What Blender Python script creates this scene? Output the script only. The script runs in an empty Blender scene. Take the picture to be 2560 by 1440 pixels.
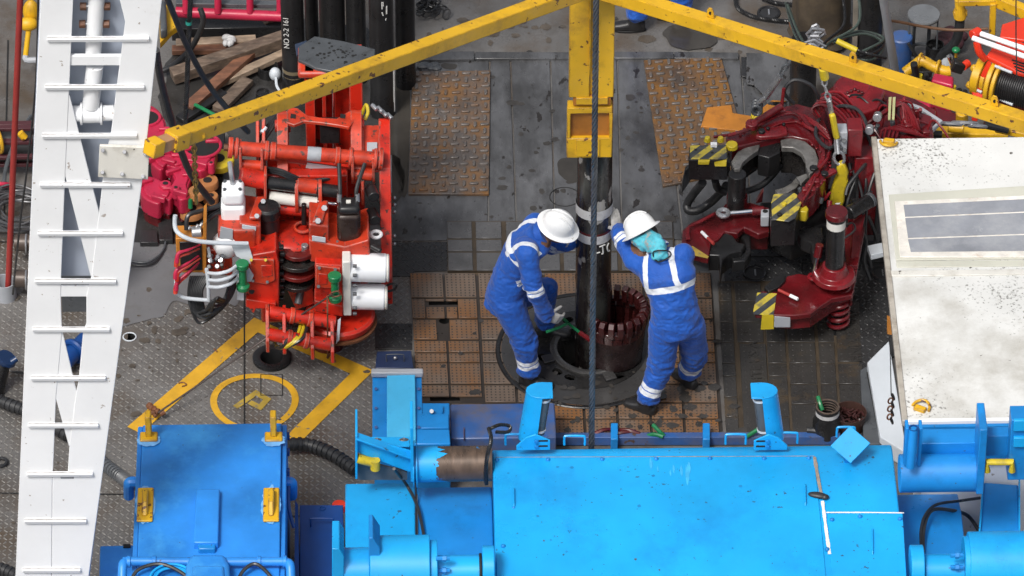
import bpy, bmesh, math, random
from mathutils import Vector, Matrix, noise
R = math.radians
random.seed(7)
sc = bpy.context.scene
# ---------------------------------------------------------------- camera
F, TILT, YAW, DIST = 15000.0, R(39.5), R(1.2), 46.9
fwd = Vector((math.sin(YAW)*math.cos(TILT), math.cos(YAW)*math.cos(TILT), -math.sin(TILT)))
rgt = Vector((math.cos(YAW), -math.sin(YAW), 0))
upv = rgt.cross(fwd)
CAM = -fwd*DIST
cd = bpy.data.cameras.new('camera'); cam = bpy.data.objects.new('camera', cd)
sc.collection.objects.link(cam); sc.camera = cam
cd.sensor_width = 36; cd.lens = F/2560*36; cd.clip_start = .5; cd.clip_end = 2000
m3 = Matrix((rgt, upv, -fwd)).transposed()
cam.matrix_world = Matrix.Translation(CAM) @ m3.to_4x4()
# ---------------------------------------------------------------- sky, sun, exposure (overcast)
wd = bpy.data.worlds.new('World'); sc.world = wd; wd.use_nodes = True
nt = wd.node_tree; bg = nt.nodes['Background']
sky = nt.nodes.new('ShaderNodeTexSky'); sky.sky_type = 'NISHITA'; sky.sun_disc = False
SUN_EL, SUN_AZ = R(55), R(-146)
sky.sun_elevation = SUN_EL; sky.sun_rotation = SUN_AZ
sky.air_density = 1.0; sky.dust_density = 6.0; sky.ozone_density = 1.0
hs = nt.nodes.new('ShaderNodeHueSaturation'); hs.inputs['Saturation'].default_value = .4      # cloud cover greys the sky
nt.links.new(sky.outputs[0], hs.inputs['Color']); nt.links.new(hs.outputs[0], bg.inputs[0]); bg.inputs[1].default_value = .078
sd = bpy.data.lights.new('sun', 'SUN'); sun = bpy.data.objects.new('sun', sd); sc.collection.objects.link(sun)
sd.energy = 1.5; sd.angle = R(14); sd.color = (1, .97, .93)
sdir = Vector((math.sin(SUN_AZ)*math.cos(SUN_EL), math.cos(SUN_AZ)*math.cos(SUN_EL), math.sin(SUN_EL)))
sun.rotation_euler = (-sdir).to_track_quat('-Z', 'Y').to_euler()
sc.view_settings.view_transform = 'Standard'; sc.view_settings.look = 'None'
sc.view_settings.exposure = 0.72; sc.view_settings.gamma = 1
sc.view_settings.use_curve_mapping = False
sc.cycles.max_bounces = 5; sc.cycles.diffuse_bounces = 3; sc.cycles.glossy_bounces = 3; sc.cycles.transmission_bounces = 2
# ---------------------------------------------------------------- helpers
def W(px, py, z=None, Y=None):
    """point of the place seen at photograph pixel, on the level z or in the upright plane Y"""
    d = fwd*F + rgt*(px-1280) + upv*(720-py)
    t = (Y-CAM.y)/d.y if Y is not None else ((z or 0)-CAM.z)/d.z
    return CAM + d*t
def PZ(l, z=0): return [W(a, b, z) for a, b in l]
def PY(l, Y): return [W(a, b, Y=Y) for a, b in l]
OFF = {}
Zv = Vector((0, 0, 1))
class MB:
    def __init__(s): s.v = []; s.f = []
    def _a(s, vs, fs):
        n = len(s.v); s.v += [Vector(v) for v in vs]; s.f += [tuple(i+n for i in f) for f in fs]; return s
    def box(s, c, sz, M=None):
        c = Vector(c); x, y, z = [q/2 for q in sz]
        vs = [Vector((a*x, b*y, d*z)) for d in (-1, 1) for a, b in ((-1,-1),(1,-1),(1,1),(-1,1))]
        if M is not None: vs = [M @ v for v in vs]
        return s._a([c+v for v in vs], [(3,2,1,0),(4,5,6,7),(0,1,5,4),(1,2,6,5),(2,3,7,6),(3,0,4,7)])
    def bb(s, x0, x1, y0, y1, z0, z1): return s.box(((x0+x1)/2,(y0+y1)/2,(z0+z1)/2),(x1-x0,y1-y0,z1-z0))
    def beam(s, p, q, w, h, up=Zv):
        p, q = Vector(p), Vector(q); d = q-p; L = d.length; d.normalize()
        sd_ = d.cross(up)
        if sd_.length < 1e-4: sd_ = d.cross(Vector((0,1,0)))
        sd_.normalize(); u = sd_.cross(d)
        return s.box((p+q)/2, (L, w, h), Matrix((d, sd_, u)).transposed())
    def cyl(s, p, q, r0, r1=None, n=20, cap=True):
        if r1 is None: r1 = r0
        return s.rings([(p, r0), (q, r1)], n, cap)
    def rings(s, l, n=20, cap=True):
        """coaxial circles: [(centre, radius), ...]"""
        ps = [Vector(a) for a, _ in l]; d = (ps[-1]-ps[0])
        if d.length < 1e-6: d = Vector((0,0,1))
        d.normalize()
        a = d.orthogonal().normalized(); b = d.cross(a)
        vs = []; fs = []
        for p, (_, r) in zip(ps, l):
            for i in range(n):
                t = 2*math.pi*i/n; vs.append(p + (a*math.cos(t)+b*math.sin(t))*max(r,1e-5))
        for k in range(len(l)-1):
            for i in range(n):
                j = (i+1) % n; fs.append((k*n+i, k*n+j, (k+1)*n+j, (k+1)*n+i))
        if cap: fs.append(tuple(range(n-1,-1,-1))); fs.append(tuple(range((len(l)-1)*n, len(l)*n)))
        return s._a(vs, fs)
    def tube(s, pts, r, n=8, smooth=4, closed=False, cap=True):
        p = [Vector(q) for q in pts]
        if smooth and len(p) > 2: p = spline(p, smooth, closed)
        m = len(p); vs = []; fs = []
        rr = r if isinstance(r, (list, tuple)) else None
        a = None
        for i in range(m):
            if closed: d = p[(i+1) % m]-p[i-1]
            else: d = p[min(i+1, m-1)]-p[max(i-1, 0)]
            if d.length < 1e-9: d = Vector((0,0,1))
            d.normalize()
            a = d.orthogonal().normalized() if a is None else (a-d*a.dot(d))
            if a.length < 1e-5: a = d.orthogonal()
            a = a.normalized(); b = d.cross(a)
            q = rr[min(int(i/m*len(rr)), len(rr)-1)] if rr else r
            for k in range(n):
                t = 2*math.pi*k/n; vs.append(p[i]+(a*math.cos(t)+b*math.sin(t))*q)
        for i in range(m if closed else m-1):
            for k in range(n):
                l = (k+1) % n; j = (i+1) % m
                fs.append((i*n+k, i*n+l, j*n+l, j*n+k))
        if cap and not closed: fs.append(tuple(range(n-1,-1,-1))); fs.append(tuple(range((m-1)*n, m*n)))
        return s._a(vs, fs)
    def prism(s, pts, vec):
        n = len(pts); vec = Vector(vec); p = [Vector(q) for q in pts]
        nm = Vector((0,0,0))
        for i in range(n): nm += (p[i]-p[0]).cross(p[(i+1) % n]-p[0])
        if nm.dot(vec) > 0: p = p[::-1]
        fs = [tuple(range(n)), tuple(range(2*n-1, n-1, -1))]
        for i in range(n):
            j = (i+1) % n; fs.append((j, i, i+n, j+n))
        return s._a(p+[q+vec for q in p], fs)
    def top(s, l, z, th): return s.prism(PZ(l, z), (0,0,-th))           # pixel outline of a level top face
    def front(s, l, Y, th): return s.prism(PY(l, Y), (0,th,0))         # pixel outline of an upright front face
    def fbox(s, x0, x1, y0, y1, Y, d):                                  # upright front face by its pixel rectangle, depth d
        a = W(x0, (y0+y1)/2, Y=Y); b = W(x1, (y0+y1)/2, Y=Y)
        xm = (x0+x1)/2
        return s.bb(a.x, b.x, Y, Y+d, W(xm, y1, Y=Y).z, W(xm, y0, Y=Y).z)
    def lathe(s, prof, c, n=28, axis=Zv, a0=0, a1=2*math.pi):
        c = Vector(c); ax = Vector(axis).normalized(); u = Vector((1,0,0)) if abs(ax.x) < .9 else Vector((0,1,0))
        u = (u-ax*u.dot(ax)).normalized(); w = ax.cross(u)
        full = abs(a1-a0-2*math.pi) < 1e-6; m = n if full else n+1; k = len(prof)
        vs = []; fs = []
        for i in range(m):
            t = a0+(a1-a0)*i/n; e = u*math.cos(t)+w*math.sin(t)
            for r, h in prof: vs.append(c+e*r+ax*h)
        for i in range(n if full else n):
            j = (i+1) % m
            for q in range(k-1): fs.append((i*k+q, j*k+q, j*k+q+1, i*k+q+1))
        if not full:
            fs.append(tuple(range(k-1,-1,-1))); fs.append(tuple((m-1)*k+q for q in range(k)))
        return s._a(vs, fs)
    def ball(s, c, r, n=16, m=10, M=None):
        c = Vector(c); r = Vector((r,)*3) if isinstance(r, (int, float)) else Vector(r)
        vs = []; fs = []
        for i in range(m+1):
            a = math.pi*i/m
            for k in range(n):
                t = 2*math.pi*k/n
                v = Vector((math.sin(a)*math.cos(t)*r.x, math.sin(a)*math.sin(t)*r.y, math.cos(a)*r.z))
                if M is not None: v = M @ v
                vs.append(c+v)
        for i in range(m):
            for k in range(n):
                l = (k+1) % n; fs.append((i*n+k, (i+1)*n+k, (i+1)*n+l, i*n+l))
        return s._a(vs, fs)
    def torus(s, c, R_, r, axis=Zv, n=24, m=8, a0=0, a1=2*math.pi):
        c = Vector(c); ax = Vector(axis).normalized(); u = ax.orthogonal().normalized(); w = ax.cross(u)
        full = abs(a1-a0-2*math.pi) < 1e-6
        pts = [c+(u*math.cos(a0+(a1-a0)*i/n)+w*math.sin(a0+(a1-a0)*i/n))*R_ for i in range(n if full else n+1)]
        return s.tube(pts, r, m, 0, full)
    def rope(s, pts, r, pitch=.09, strands=6, smooth=6, n=6):
        """laid wire rope: strands wound round the line"""
        p = spline([Vector(q) for q in pts], smooth) if len(pts) > 2 else [Vector(pts[0]).lerp(Vector(pts[1]), i/60) for i in range(61)]
        L = 0; acc = [0]
        for i in range(1, len(p)): L += (p[i]-p[i-1]).length; acc.append(L)
        step = max(pitch/8, L/500); m = int(L/step)+1; q = []; k = 0
        for i in range(m):
            d = L*i/(m-1) if m > 1 else 0
            while k < len(acc)-2 and acc[k+1] < d: k += 1
            q.append(p[k].lerp(p[k+1], (d-acc[k])/max(acc[k+1]-acc[k], 1e-9)))
        a = None; fr = []
        for i in range(m):
            d = (q[min(i+1, m-1)]-q[max(i-1, 0)]).normalized()
            a = d.orthogonal().normalized() if a is None else (a-d*a.dot(d)).normalized()
            fr.append((a.copy(), d.cross(a)))
        for t in range(strands):
            pts2 = [q[i]+(fr[i][0]*math.cos(2*math.pi*(i*step/pitch+t/strands))+fr[i][1]*math.sin(2*math.pi*(i*step/pitch+t/strands)))*r*.62 for i in range(m)]
            s.tube(pts2, r*.40, n, 0, cap=False)
        return s
    def build(s, name, mat, parent=None, bevel=0, seg=2, smooth=35, loc=None, kind=None):
        if parent is not None: o0 = OFF[parent.name]
        else:
            if loc is None:
                xs = [v.x for v in s.v]; ys = [v.y for v in s.v]; zs = [v.z for v in s.v]
                loc = ((min(xs)+max(xs))/2, (min(ys)+max(ys))/2, min(zs))
            o0 = Vector(loc)
        me = bpy.data.meshes.new(name)
        me.from_pydata([v-o0 for v in s.v], [], s.f)
        if smooth:
            me.polygons.foreach_set('use_smooth', [True]*len(me.polygons)); me.set_sharp_from_angle(angle=R(smooth))
        me.materials.append(mat)
        o = bpy.data.objects.new(name, me); sc.collection.objects.link(o)
        if parent is not None: o.parent = parent
        else: o.location = o0
        OFF[o.name] = o0
        if bevel:
            b = o.modifiers.new('bevel', 'BEVEL'); b.width = bevel; b.segments = seg; b.limit_method = 'ANGLE'; b.angle_limit = R(40)
            b.harden_normals = False
        if kind: o['kind'] = kind
        return o
TMP = bpy.data.scenes.new('tmp_scene')
def evaluated(o):
    TMP.collection.objects.link(o); vl = TMP.view_layers[0]; vl.update()
    me = bpy.data.meshes.new_from_object(o.evaluated_get(vl.depsgraph)); bpy.data.objects.remove(o); return me
def spline(p, k, closed=False):
    out = []; n = len(p); rng = n if closed else n-1
    for i in range(rng):
        g = (lambda j: p[j % n]) if closed else (lambda j: p[max(0, min(n-1, j))])
        a, b, c, d = g(i-1), g(i), g(i+1), g(i+2)
        for t in range(k):
            u = t/k
            out.append(.5*((2*b)+(c-a)*u+(2*a-5*b+4*c-d)*u*u+(3*b-a-3*c+d)*u**3))
    if not closed: out.append(p[-1].copy())
    return out
def thing(name, label, cat, loc, group=None):
    o = bpy.data.objects.new(name, None); sc.collection.objects.link(o); o.location = Vector(loc); o.empty_display_size = .1
    OFF[o.name] = Vector(loc); return tag(o, label, cat, group)
def tag(o, label, cat, group=None):
    o['label'] = label; o['category'] = cat
    if group: o['group'] = group
    return o
# ---------------------------------------------------------------- procedural materials
def mat(name, col, rough=.45, metal=0., var=.12, vs=3., dirt=0., dcol=(.035,.028,.02), ds=5., chip=0., ccol=(.09,.035,.015), cs=22.,
        bump=.0, bs=60., rvar=.15, coat=0., stretch=(1,1,1), spec=.5, dirt2=0., d2col=(.2,.08,.02), d2s=9., speck=0., edge=0., ecol=(.12,.09,.08)):
    m = bpy.data.materials.new(name); m.use_nodes = True; t = m.node_tree; N = t.nodes; L = t.links
    b = N['Principled BSDF']; tc = N.new('ShaderNodeTexCoord'); mp = N.new('ShaderNodeMapping'); mp.inputs['Scale'].default_value = stretch
    L.new(tc.outputs['Object'], mp.inputs[0]); V = mp.outputs[0]
    def nz(scale, det=6, ro=.6, off=0):
        n = N.new('ShaderNodeTexNoise'); n.noise_dimensions = '4D'; n.inputs['W'].default_value = off+random.random()*20
        n.inputs['Scale'].default_value = scale; n.inputs['Detail'].default_value = det; n.inputs['Roughness'].default_value = ro
        L.new(V, n.inputs['Vector']); return n.outputs[0]
    def ramp(src, a, c):
        r = N.new('ShaderNodeMapRange'); r.inputs[1].default_value = a; r.inputs[2].default_value = c; L.new(src, r.inputs[0]); return r.outputs[0]
    def mix(f, A, B):
        x = N.new('ShaderNodeMix'); x.data_type = 'RGBA'; L.new(f, x.inputs[0])
        for s_, q in ((6, A), (7, B)):
            if isinstance(q, tuple): x.inputs[s_].default_value = (*q[:3], 1)
            else: L.new(q, x.inputs[s_])
        return x.outputs[2]
    lo = tuple(c*(1-var) for c in col); hi = tuple(min(1, c*(1+var)) for c in col)
    c = mix(ramp(nz(vs), .3, .7), lo, hi)
    if dirt2: c = mix(ramp(nz(d2s, 8, .65), .62-.35*dirt2, .75-.25*dirt2), c, d2col)
    if dirt:
        f = ramp(nz(ds, 10, .7), .66-.32*dirt, .9-.32*dirt)
        q = N.new('ShaderNodeMath'); q.operation = 'MULTIPLY'; q.inputs[1].default_value = .85; L.new(f, q.inputs[0])
        c = mix(q.outputs[0], c, dcol)
    if chip:
        q = N.new('ShaderNodeMath'); q.operation = 'MULTIPLY_ADD'; q.inputs[1].default_value = .32; L.new(nz(1.9, 4, .6), q.inputs[0]); L.new(nz(cs, 5, .55), q.inputs[2])
        f = ramp(q.outputs[0], .885-.25*chip, .905-.25*chip); c = mix(f, c, ccol)
    if edge:
        bv = N.new('ShaderNodeBevel'); bv.samples = 3; bv.inputs[0].default_value = .011; ge = N.new('ShaderNodeNewGeometry')
        dp = N.new('ShaderNodeVectorMath'); dp.operation = 'DOT_PRODUCT'; L.new(bv.outputs[0], dp.inputs[0]); L.new(ge.outputs['True Normal'], dp.inputs[1])
        e = ramp(dp.outputs['Value'], .985, .90)
        q = N.new('ShaderNodeMath'); q.operation = 'MULTIPLY'; L.new(e, q.inputs[0]); L.new(ramp(nz(7, 7, .7), .56-.2*edge, .66-.2*edge), q.inputs[1])
        c = mix(q.outputs[0], c, ecol)
    if speck:
        lo_ = ramp(nz(1.1, 3, .5), .42, .68); hi_ = nz(48, 4, .6)
        q = N.new('ShaderNodeMath'); q.operation = 'MULTIPLY_ADD'; q.inputs[1].default_value = .22; L.new(lo_, q.inputs[0]); L.new(hi_, q.inputs[2])
        c = mix(ramp(q.outputs[0], .735, .88), c, (.10,.095,.08))
    L.new(c, b.inputs['Base Color'])
    rr = N.new('ShaderNodeMapRange'); rr.inputs[1].default_value = .3; rr.inputs[2].default_value = .7
    rr.inputs[3].default_value = max(.03, rough-rvar); rr.inputs[4].default_value = min(1, rough+rvar)
    L.new(nz(ds*1.3, 8), rr.inputs[0]); L.new(rr.outputs[0], b.inputs['Roughness'])
    b.inputs['Metallic'].default_value = metal
    b.inputs['Specular IOR Level'].default_value = spec
    if coat: b.inputs['Coat Weight'].default_value = coat; b.inputs['Coat Roughness'].default_value = .12
    if bump:
        bp = N.new('ShaderNodeBump'); bp.inputs['Strength'].default_value = bump; bp.inputs['Distance'].default_value = .01
        L.new(nz(bs, 6, .6), bp.inputs['Height']); L.new(bp.outputs[0], b.inputs['Normal'])
    return m
DK = (.03,.026,.022)
M = dict(
 deck=mat('deck_steel', (.13,.125,.12), .32, 0, .3, 1.2, .58, (.055,.045,.036), 1.5, bump=.3, bs=45, rvar=.2, dirt2=.4, d2col=(.085,.062,.042), d2s=1.3),
 tread=mat('tread_steel', (.17,.163,.152), .33, .1, .3, 1.5, .5, (.06,.05,.04), 2.6, rvar=.18),
 film=mat('drying_mud', (.14,.14,.145), .34, 0, .18, 2, .4, (.1,.09,.075), 4, bump=.06, bs=30, rvar=.12),
 plate=mat('wet_plate_sheen_tint', (.105,.107,.112), .24, .1, .25, 1.3, .62, (.026,.025,.024), 1.5, bump=.16, bs=22, rvar=.17, stretch=(1.5,.7,1), dirt2=.45, d2col=(.052,.052,.053), d2s=2.6, chip=.35, ccol=(.025,.022,.02), cs=9),  # pale and dark streaks: dirt, and wet sheen put into the colour
 platedark=mat('dark_plate', (.028,.028,.029), .34, .1, .3, 2, .4, (.02,.02,.02), 4, bump=.2, bs=50, rvar=.2),
 rustmat=mat('rusty_mat', (.10,.086,.078), .34, .1, .3, 2, .45, (.05,.042,.038), 3.2, bump=.25, bs=60, rvar=.18, dirt2=.55, d2col=(.2,.10,.035), d2s=3.4),
 rusttile=mat('rusty_tile', (.145,.108,.082), .42, 0, .25, 2, .35, (.06,.045,.035), 2.0, bump=.3, bs=80, rvar=.18, dirt2=.5, d2col=(.2,.09,.03), d2s=1.7),
 nub=mat('nub', (.035,.028,.023), .4, 0, .3, 3),
 rubber=mat('rubber_tile', (.034,.032,.03), .36, 0, .3, 2, .35, (.02,.02,.02), 3, bump=.2, bs=70, rvar=.18, dirt2=.18, d2col=(.12,.075,.03), d2s=1.5),
 rubberg=mat('grey_rubber_tile', (.085,.085,.087), .34, 0, .25, 2, .35, (.03,.03,.03), 3, bump=.2, bs=70, rvar=.18),
 joint=mat('joint_dirt', (.05,.036,.022), .6, 0, .4, 6, .4),
 black=mat('black_steel', (.018,.018,.019), .32, .2, .4, 4, .2, (.045,.04,.035), 5, bump=.12, bs=40, rvar=.15),
 blackw=mat('black_wet', (.02,.018,.017), .22, .1, .5, 5, .3, (.05,.045,.04), 6, bump=.3, bs=30, rvar=.14),
 rubberhose=mat('rubber_hose', (.022,.023,.025), .38, 0, .3, 8, .25, (.06,.055,.05), 8),
 hole=mat('hole_dark', (.01,.01,.01), .7),
 yellow=mat('yellow_paint', (.68,.39,.012), .45, 0, .15, 2, .45, (.22,.115,.02), 3.5, .36, (.12,.045,.015), 20, bump=.08, bs=30, edge=.75, ecol=(.2,.09,.035)),
 yellowline=mat('yellow_line', (.58,.32,.02), .5, 0, .2, 6, .3, (.2,.13,.06), 9, .2, (.18,.16,.13), 30),
 yellowworn=mat('yellow_worn', (.36,.25,.04), .5, 0, .3, 8, .5, (.14,.12,.08), 14, .5, (.15,.14,.13), 26),
 orange=mat('orange_rust', (.42,.16,.02), .5, 0, .3, 4, .4, (.12,.05,.02), 7),
 white=mat('white_paint', (.84,.86,.88), .42, 0, .05, 2, .2, (.66,.66,.65), 2.5, .17, (.42,.38,.35), 17, bump=.05, bs=20),
 whitein=mat('shaded_white_paint', (.42,.47,.56), .45, 0, .05, 2, .15, (.35,.36,.38), 4),  # mast white toned bluish: shade of inner and side plates put into the colour
 whited=mat('dirty_white', (.70,.69,.64), .5, 0, .08, 2, .55, (.3,.27,.21), 3.2, .2, (.08,.07,.055), 14, bump=.06, bs=20),
 sky=mat('sky_blue_paint', (.010,.345,.74), .34, 0, .2, 1.1, .42, (.008,.20,.56), 1.5, .2, (.03,.09,.17), 34, rvar=.12, bump=.05, bs=5),
 skyd=mat('blue_paint', (.010,.215,.58), .38, 0, .2, 2, .38, (.012,.10,.28), 3, .15, (.05,.07,.09), 25, rvar=.12),
 motor=mat('motor_blue', (.022,.215,.64), .42, 0, .3, 1.6, .45, (.075,.40,.8), 1.7, .04, (.04,.05,.08), 25, rvar=.12),
 navy=mat('navy_paint', (.006,.05,.21), .4, 0, .15, 3, .2, (.01,.02,.1), 4),
 bluew=mat('worn_blue', (.03,.10,.30), .42, 0, .25, 3, .75, (.13,.105,.085), 2.8, .2, (.08,.05,.035), 12, rvar=.15),
 red=mat('red_paint', (.56,.022,.009), .34, 0, .15, 3, .6, (.06,.012,.01), 4.5, .42, (.07,.03,.025), 22, rvar=.15, edge=.7, ecol=(.3,.13,.1)),
 redo=mat('orange_red_paint', (.56,.045,.016), .36, 0, .15, 3, .6, (.075,.016,.012), 4.5, .42, (.09,.04,.03), 22, rvar=.15, edge=.8, ecol=(.34,.19,.16)),
 redd=mat('dark_red_paint', (.115,.007,.010), .24, 0, .4, 4, .62, (.035,.008,.008), 4, .1, (.02,.015,.015), 24, rvar=.12, coat=.3),
 pink=mat('magenta_red_paint', (.42,.018,.055), .36, 0, .2, 4, .25, (.12,.01,.02), 6, .12, (.06,.03,.03), 20),
 redpole=mat('faded_red', (.33,.035,.03), .5, 0, .15, 4, .2),
 wood=mat('wood', (.12,.085,.062), .6, 0, .5, 5, .6, (.03,.024,.02), 5, bump=.6, bs=10, stretch=(1,3,3), dirt2=.4, d2col=(.2,.15,.11), d2s=12),
 woodp=mat('pale_wood', (.28,.21,.15), .6, 0, .45, 5, .55, (.08,.06,.045), 5, bump=.6, bs=10, stretch=(1,3,3)),
 woodr=mat('red_wood', (.17,.075,.042), .55, 0, .5, 5, .6, (.05,.028,.02), 5, bump=.6, bs=10, stretch=(1,3,3)),
 steel=mat('steel', (.42,.43,.45), .32, .7, .2, 5, .25, (.1,.09,.08), 6),
 chrome=mat('chrome', (.75,.77,.8), .12, 1, .05, 5),
 grey=mat('grey_paint', (.36,.38,.41), .42, .0, .12, 3, .25, (.16,.15,.14), 5),
 lgrey=mat('light_grey_paint', (.52,.56,.6), .4, .0, .08, 3, .15, (.25,.25,.25), 5),
 dgrey=mat('dark_grey', (.075,.082,.09), .36, 0, .25, 4, .4, (.02,.02,.02), 9, rvar=.15),
 pipe=mat('muddy_pipe', (.014,.011,.011), .2, .1, .6, 2, .66, (.075,.078,.07), 3.8, .5, (.3,.29,.27), 9, rvar=.12, bump=.15, bs=25, stretch=(1,1,.6)),
 whiteband=mat('white_band', (.5,.5,.5), .5, 0, .15, 4, .45, (.08,.07,.065), 9, .3, (.03,.02,.02), 18),
 chalk=mat('chalk_mark', (.6,.6,.58), .7, 0, .2, 9),
 green=mat('green_paint', (.01,.17,.06), .32, 0, .15, 5, .15),
 hook=mat('yellow_hook', (.55,.42,.02), .42, 0, .2, 5, .4, (.12,.1,.05), 9, .2, (.05,.04,.03), 25),
 brown=mat('brown_rust', (.14,.055,.025), .55, 0, .4, 6, .4),
 brownst=mat('bare_steel_brown', (.12,.082,.06), .32, .3, .5, 4, .6, (.03,.024,.02), 4, .25, (.02,.2,.5), 7, rvar=.15, stretch=(2,.8,.8)),
 canvas=mat('canvas', (.06,.045,.03), .75, 0, .4, 5, .4, (.12,.09,.05), 5, bump=.5, bs=12),
 glass=mat('skylight_glass', (.27,.285,.315), .2, 0, .25, 2, .6, (.45,.46,.48), 2.2, rvar=.1),
 frame=mat('old_frame', (.56,.56,.48), .5, 0, .08, 3, .3, (.4,.36,.27), 4),
 sealant=mat('sealant', (.75,.72,.66), .6, 0, .2, 9, .3, (.4,.24,.12), 9),
 cloth=mat('rag', (.5,.5,.5), .8, 0, .2, 8, .2),
 skin=mat('skin', (.16,.08,.05), .5, 0, .1, 5),
 glove=mat('glove', (.38,.37,.35), .75, 0, .25, 12, .35, (.14,.12,.11), 14, bump=.4, bs=60),
 boot=mat('boot', (.017,.017,.018), .4, 0, .3, 8, .3),
 hat=mat('helmet_white', (.76,.77,.77), .26, 0, .03, 3, .28, (.5,.49,.46), 7, .2, (.3,.28,.25), 30, coat=.2),
 hair=mat('hair', (.012,.01,.009), .6),
 redbright=mat('winch_red', (.68,.04,.015), .35, 0, .1, 3, .15, (.3,.03,.02), 5, coat=.15),
)
# ---------------------------------------------------------------- drill floor
RC = W(1464, 882, 0); RR = .678            # rotary table centre, radius
HC = W(1480, 880, 0)                      # bore centre
holes = [('c', RC.x, RC.y, RR-.02), ('c', *W(680, 899, 0)[:2], .125), ('c', *W(324, 842, 0)[:2], .048),
         ('r', W(1072, 753, 0), W(1148, 764, 0)), ('c', *W(1111, 803, 0)[:2], .043), ('r', W(1075, 993, 0), W(1150, 1004, 0))]
def deck_sheet(name, x0, x1, y0, y1, z, holes, m):
    bm = bmesh.new(); es = []
    def loop(ps):
        vs = [bm.verts.new((a, b, z)) for a, b in ps]
        for i in range(len(vs)): es.append(bm.edges.new((vs[i], vs[(i+1) % len(vs)])))
    loop([(x0,y0),(x1,y0),(x1,y1),(x0,y1)])
    for h in holes:
        if h[0] == 'c': loop([(h[1]+h[3]*math.cos(2*math.pi*i/40), h[2]+h[3]*math.sin(2*math.pi*i/40)) for i in range(40)])
        else: loop([(h[1].x,h[1].y),(h[2].x,h[1].y),(h[2].x,h[2].y),(h[1].x,h[2].y)])
    bmesh.ops.triangle_fill(bm, use_beauty=True, use_dissolve=False, edges=es)
    for f in bm.faces:
        if f.normal.z < 0: f.normal_flip()
    me = bpy.data.meshes.new(name); bm.to_mesh(me); bm.free(); me.materials.append(m)
    o = bpy.data.objects.new(name, me); sc.collection.objects.link(o); OFF[o.name] = Vector((0,0,0)); return o
floor = deck_sheet('drill_floor', -14, 14, -14, 14, 0, holes, M['deck']); floor['kind'] = 'structure'
# pits under the openings
b = MB()
for h in holes:
    if h[0] == 'c' and h[3] < .5: b.lathe([(h[3]+.004,.0),(h[3]+.004,-.5),(.001,-.5)], (h[1],h[2],-.001), 32)
    elif h[0] == 'r':
        x0,x1,y0,y1 = h[1].x-.003,h[2].x+.003,h[2].y-.003,h[1].y+.003
        b._a([(x0,y0,-.001),(x1,y0,-.001),(x1,y1,-.001),(x0,y1,-.001),(x0,y0,-.4),(x1,y0,-.4),(x1,y1,-.4),(x0,y1,-.4)], [(4,5,6,7),(0,1,5,4),(1,2,6,5),(2,3,7,6),(3,0,4,7)])
b.build('pit_lining', M['hole'], floor)
# smooth plates of the middle
plates = [[(1226,150),(1274,149),(1290,598),(1222,600)], [(1278,149),(1374,148),(1386,596),(1294,598)], [(1378,148),(1541,147),(1553,596),(1390,596)],
          [(1545,147),(1655,147),(1705,598),(1557,596)], [(1660,147),(1850,150),(1880,598),(1710,598)], [(985,160),(1222,152),(1218,598),(978,602)],
          [(1854,150),(1990,156),(2020,598),(1884,598)]]
for q in plates:
    MB().top(q, .012, .016).build('plate', M['plate'], floor, .003)
for q in ([(1030,129),(1186,128),(1186,147),(1030,149)], [(1188,129),(1424,130),(1424,146),(1188,146)], [(1536,129),(1684,129),(1684,145),(1536,145)],
          [(1686,129),(1846,131),(1846,146),(1686,145)]):
    MB().top(q, .035, .04).build('ledge_strip', M['plate'], floor, .004)
MB().top([(1866,132),(1975,134),(1975,270),(1920,262),(1905,232),(1885,212),(1866,208)], .05, .012).build('cut_plate', M['plate'], floor, .003)
MB().top([(1853,142),(1866,142),(1866,192),(1853,190)], .045, .012).build('cut_plate', M['platedark'], floor, .003)
# tread plates
def tread(name, poly, z, m, pitch=.043, keep=None, jit=.0):
    ps = PZ(poly, z); xs = [p.x for p in ps]; ys = [p.y for p in ps]
    def inside(x, y):
        c = False
        for i in range(len(ps)):
            a, b_ = ps[i], ps[i-1]
            if (a.y > y) != (b_.y > y) and x < (b_.x-a.x)*(y-a.y)/(b_.y-a.y)+a.x: c = not c
        return c
    b = MB(); i = 0; y = min(ys)
    while y < max(ys):
        x = min(xs); j = 0
        while x < max(xs):
            if inside(x, y) and (keep is None or keep(x, y)):
                a = R(45) if (i+j) % 2 else R(-45)
                c, s_ = math.cos(a), math.sin(a); L, w, h = .021, .0065, .005
                q = [(-L,0,0),(-L*.5,-w,0),(L*.5,-w,0),(L,0,0),(L*.5,w,0),(-L*.5,w,0),(-L*.6,0,h),(L*.6,0,h)]
                b._a([(x+u*c-v*s_, y+u*s_+v*c, z+t) for u, v, t in q], [(0,1,6),(1,2,7,6),(2,3,7),(3,4,7),(4,5,6,7),(5,0,6)])
            x += pitch; j += 1
        y += pitch; i += 1
    return b.build(name, m, floor, smooth=0, kind='stuff')
def holefree(x, y):
    for h in holes:
        if h[0] == 'c' and (x-h[1])**2+(y-h[2])**2 < (h[3]+.05)**2: return False
        if h[0] == 'r' and h[1].x-.03 < x < h[2].x+.03 and h[2].y-.03 < y < h[1].y+.03: return False
    return True
film_poly = [(250,604),(430,606),(540,640),(610,640),(605,760),(560,756),(500,764),(440,752),(408,790),(380,795),(330,812),(240,806)]
fp = PZ(film_poly, 0)
def infilm(x, y):
    c = False
    n_ = .05*noise.noise(Vector((x*6, y*6, 0)))
    for i in range(len(fp)):
        a, b_ = fp[i], fp[i-1]
        if (a.y > y) != (b_.y > y) and x+n_ < (b_.x-a.x)*(y-a.y)/(b_.y-a.y)+a.x: c = not c
    return c
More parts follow.
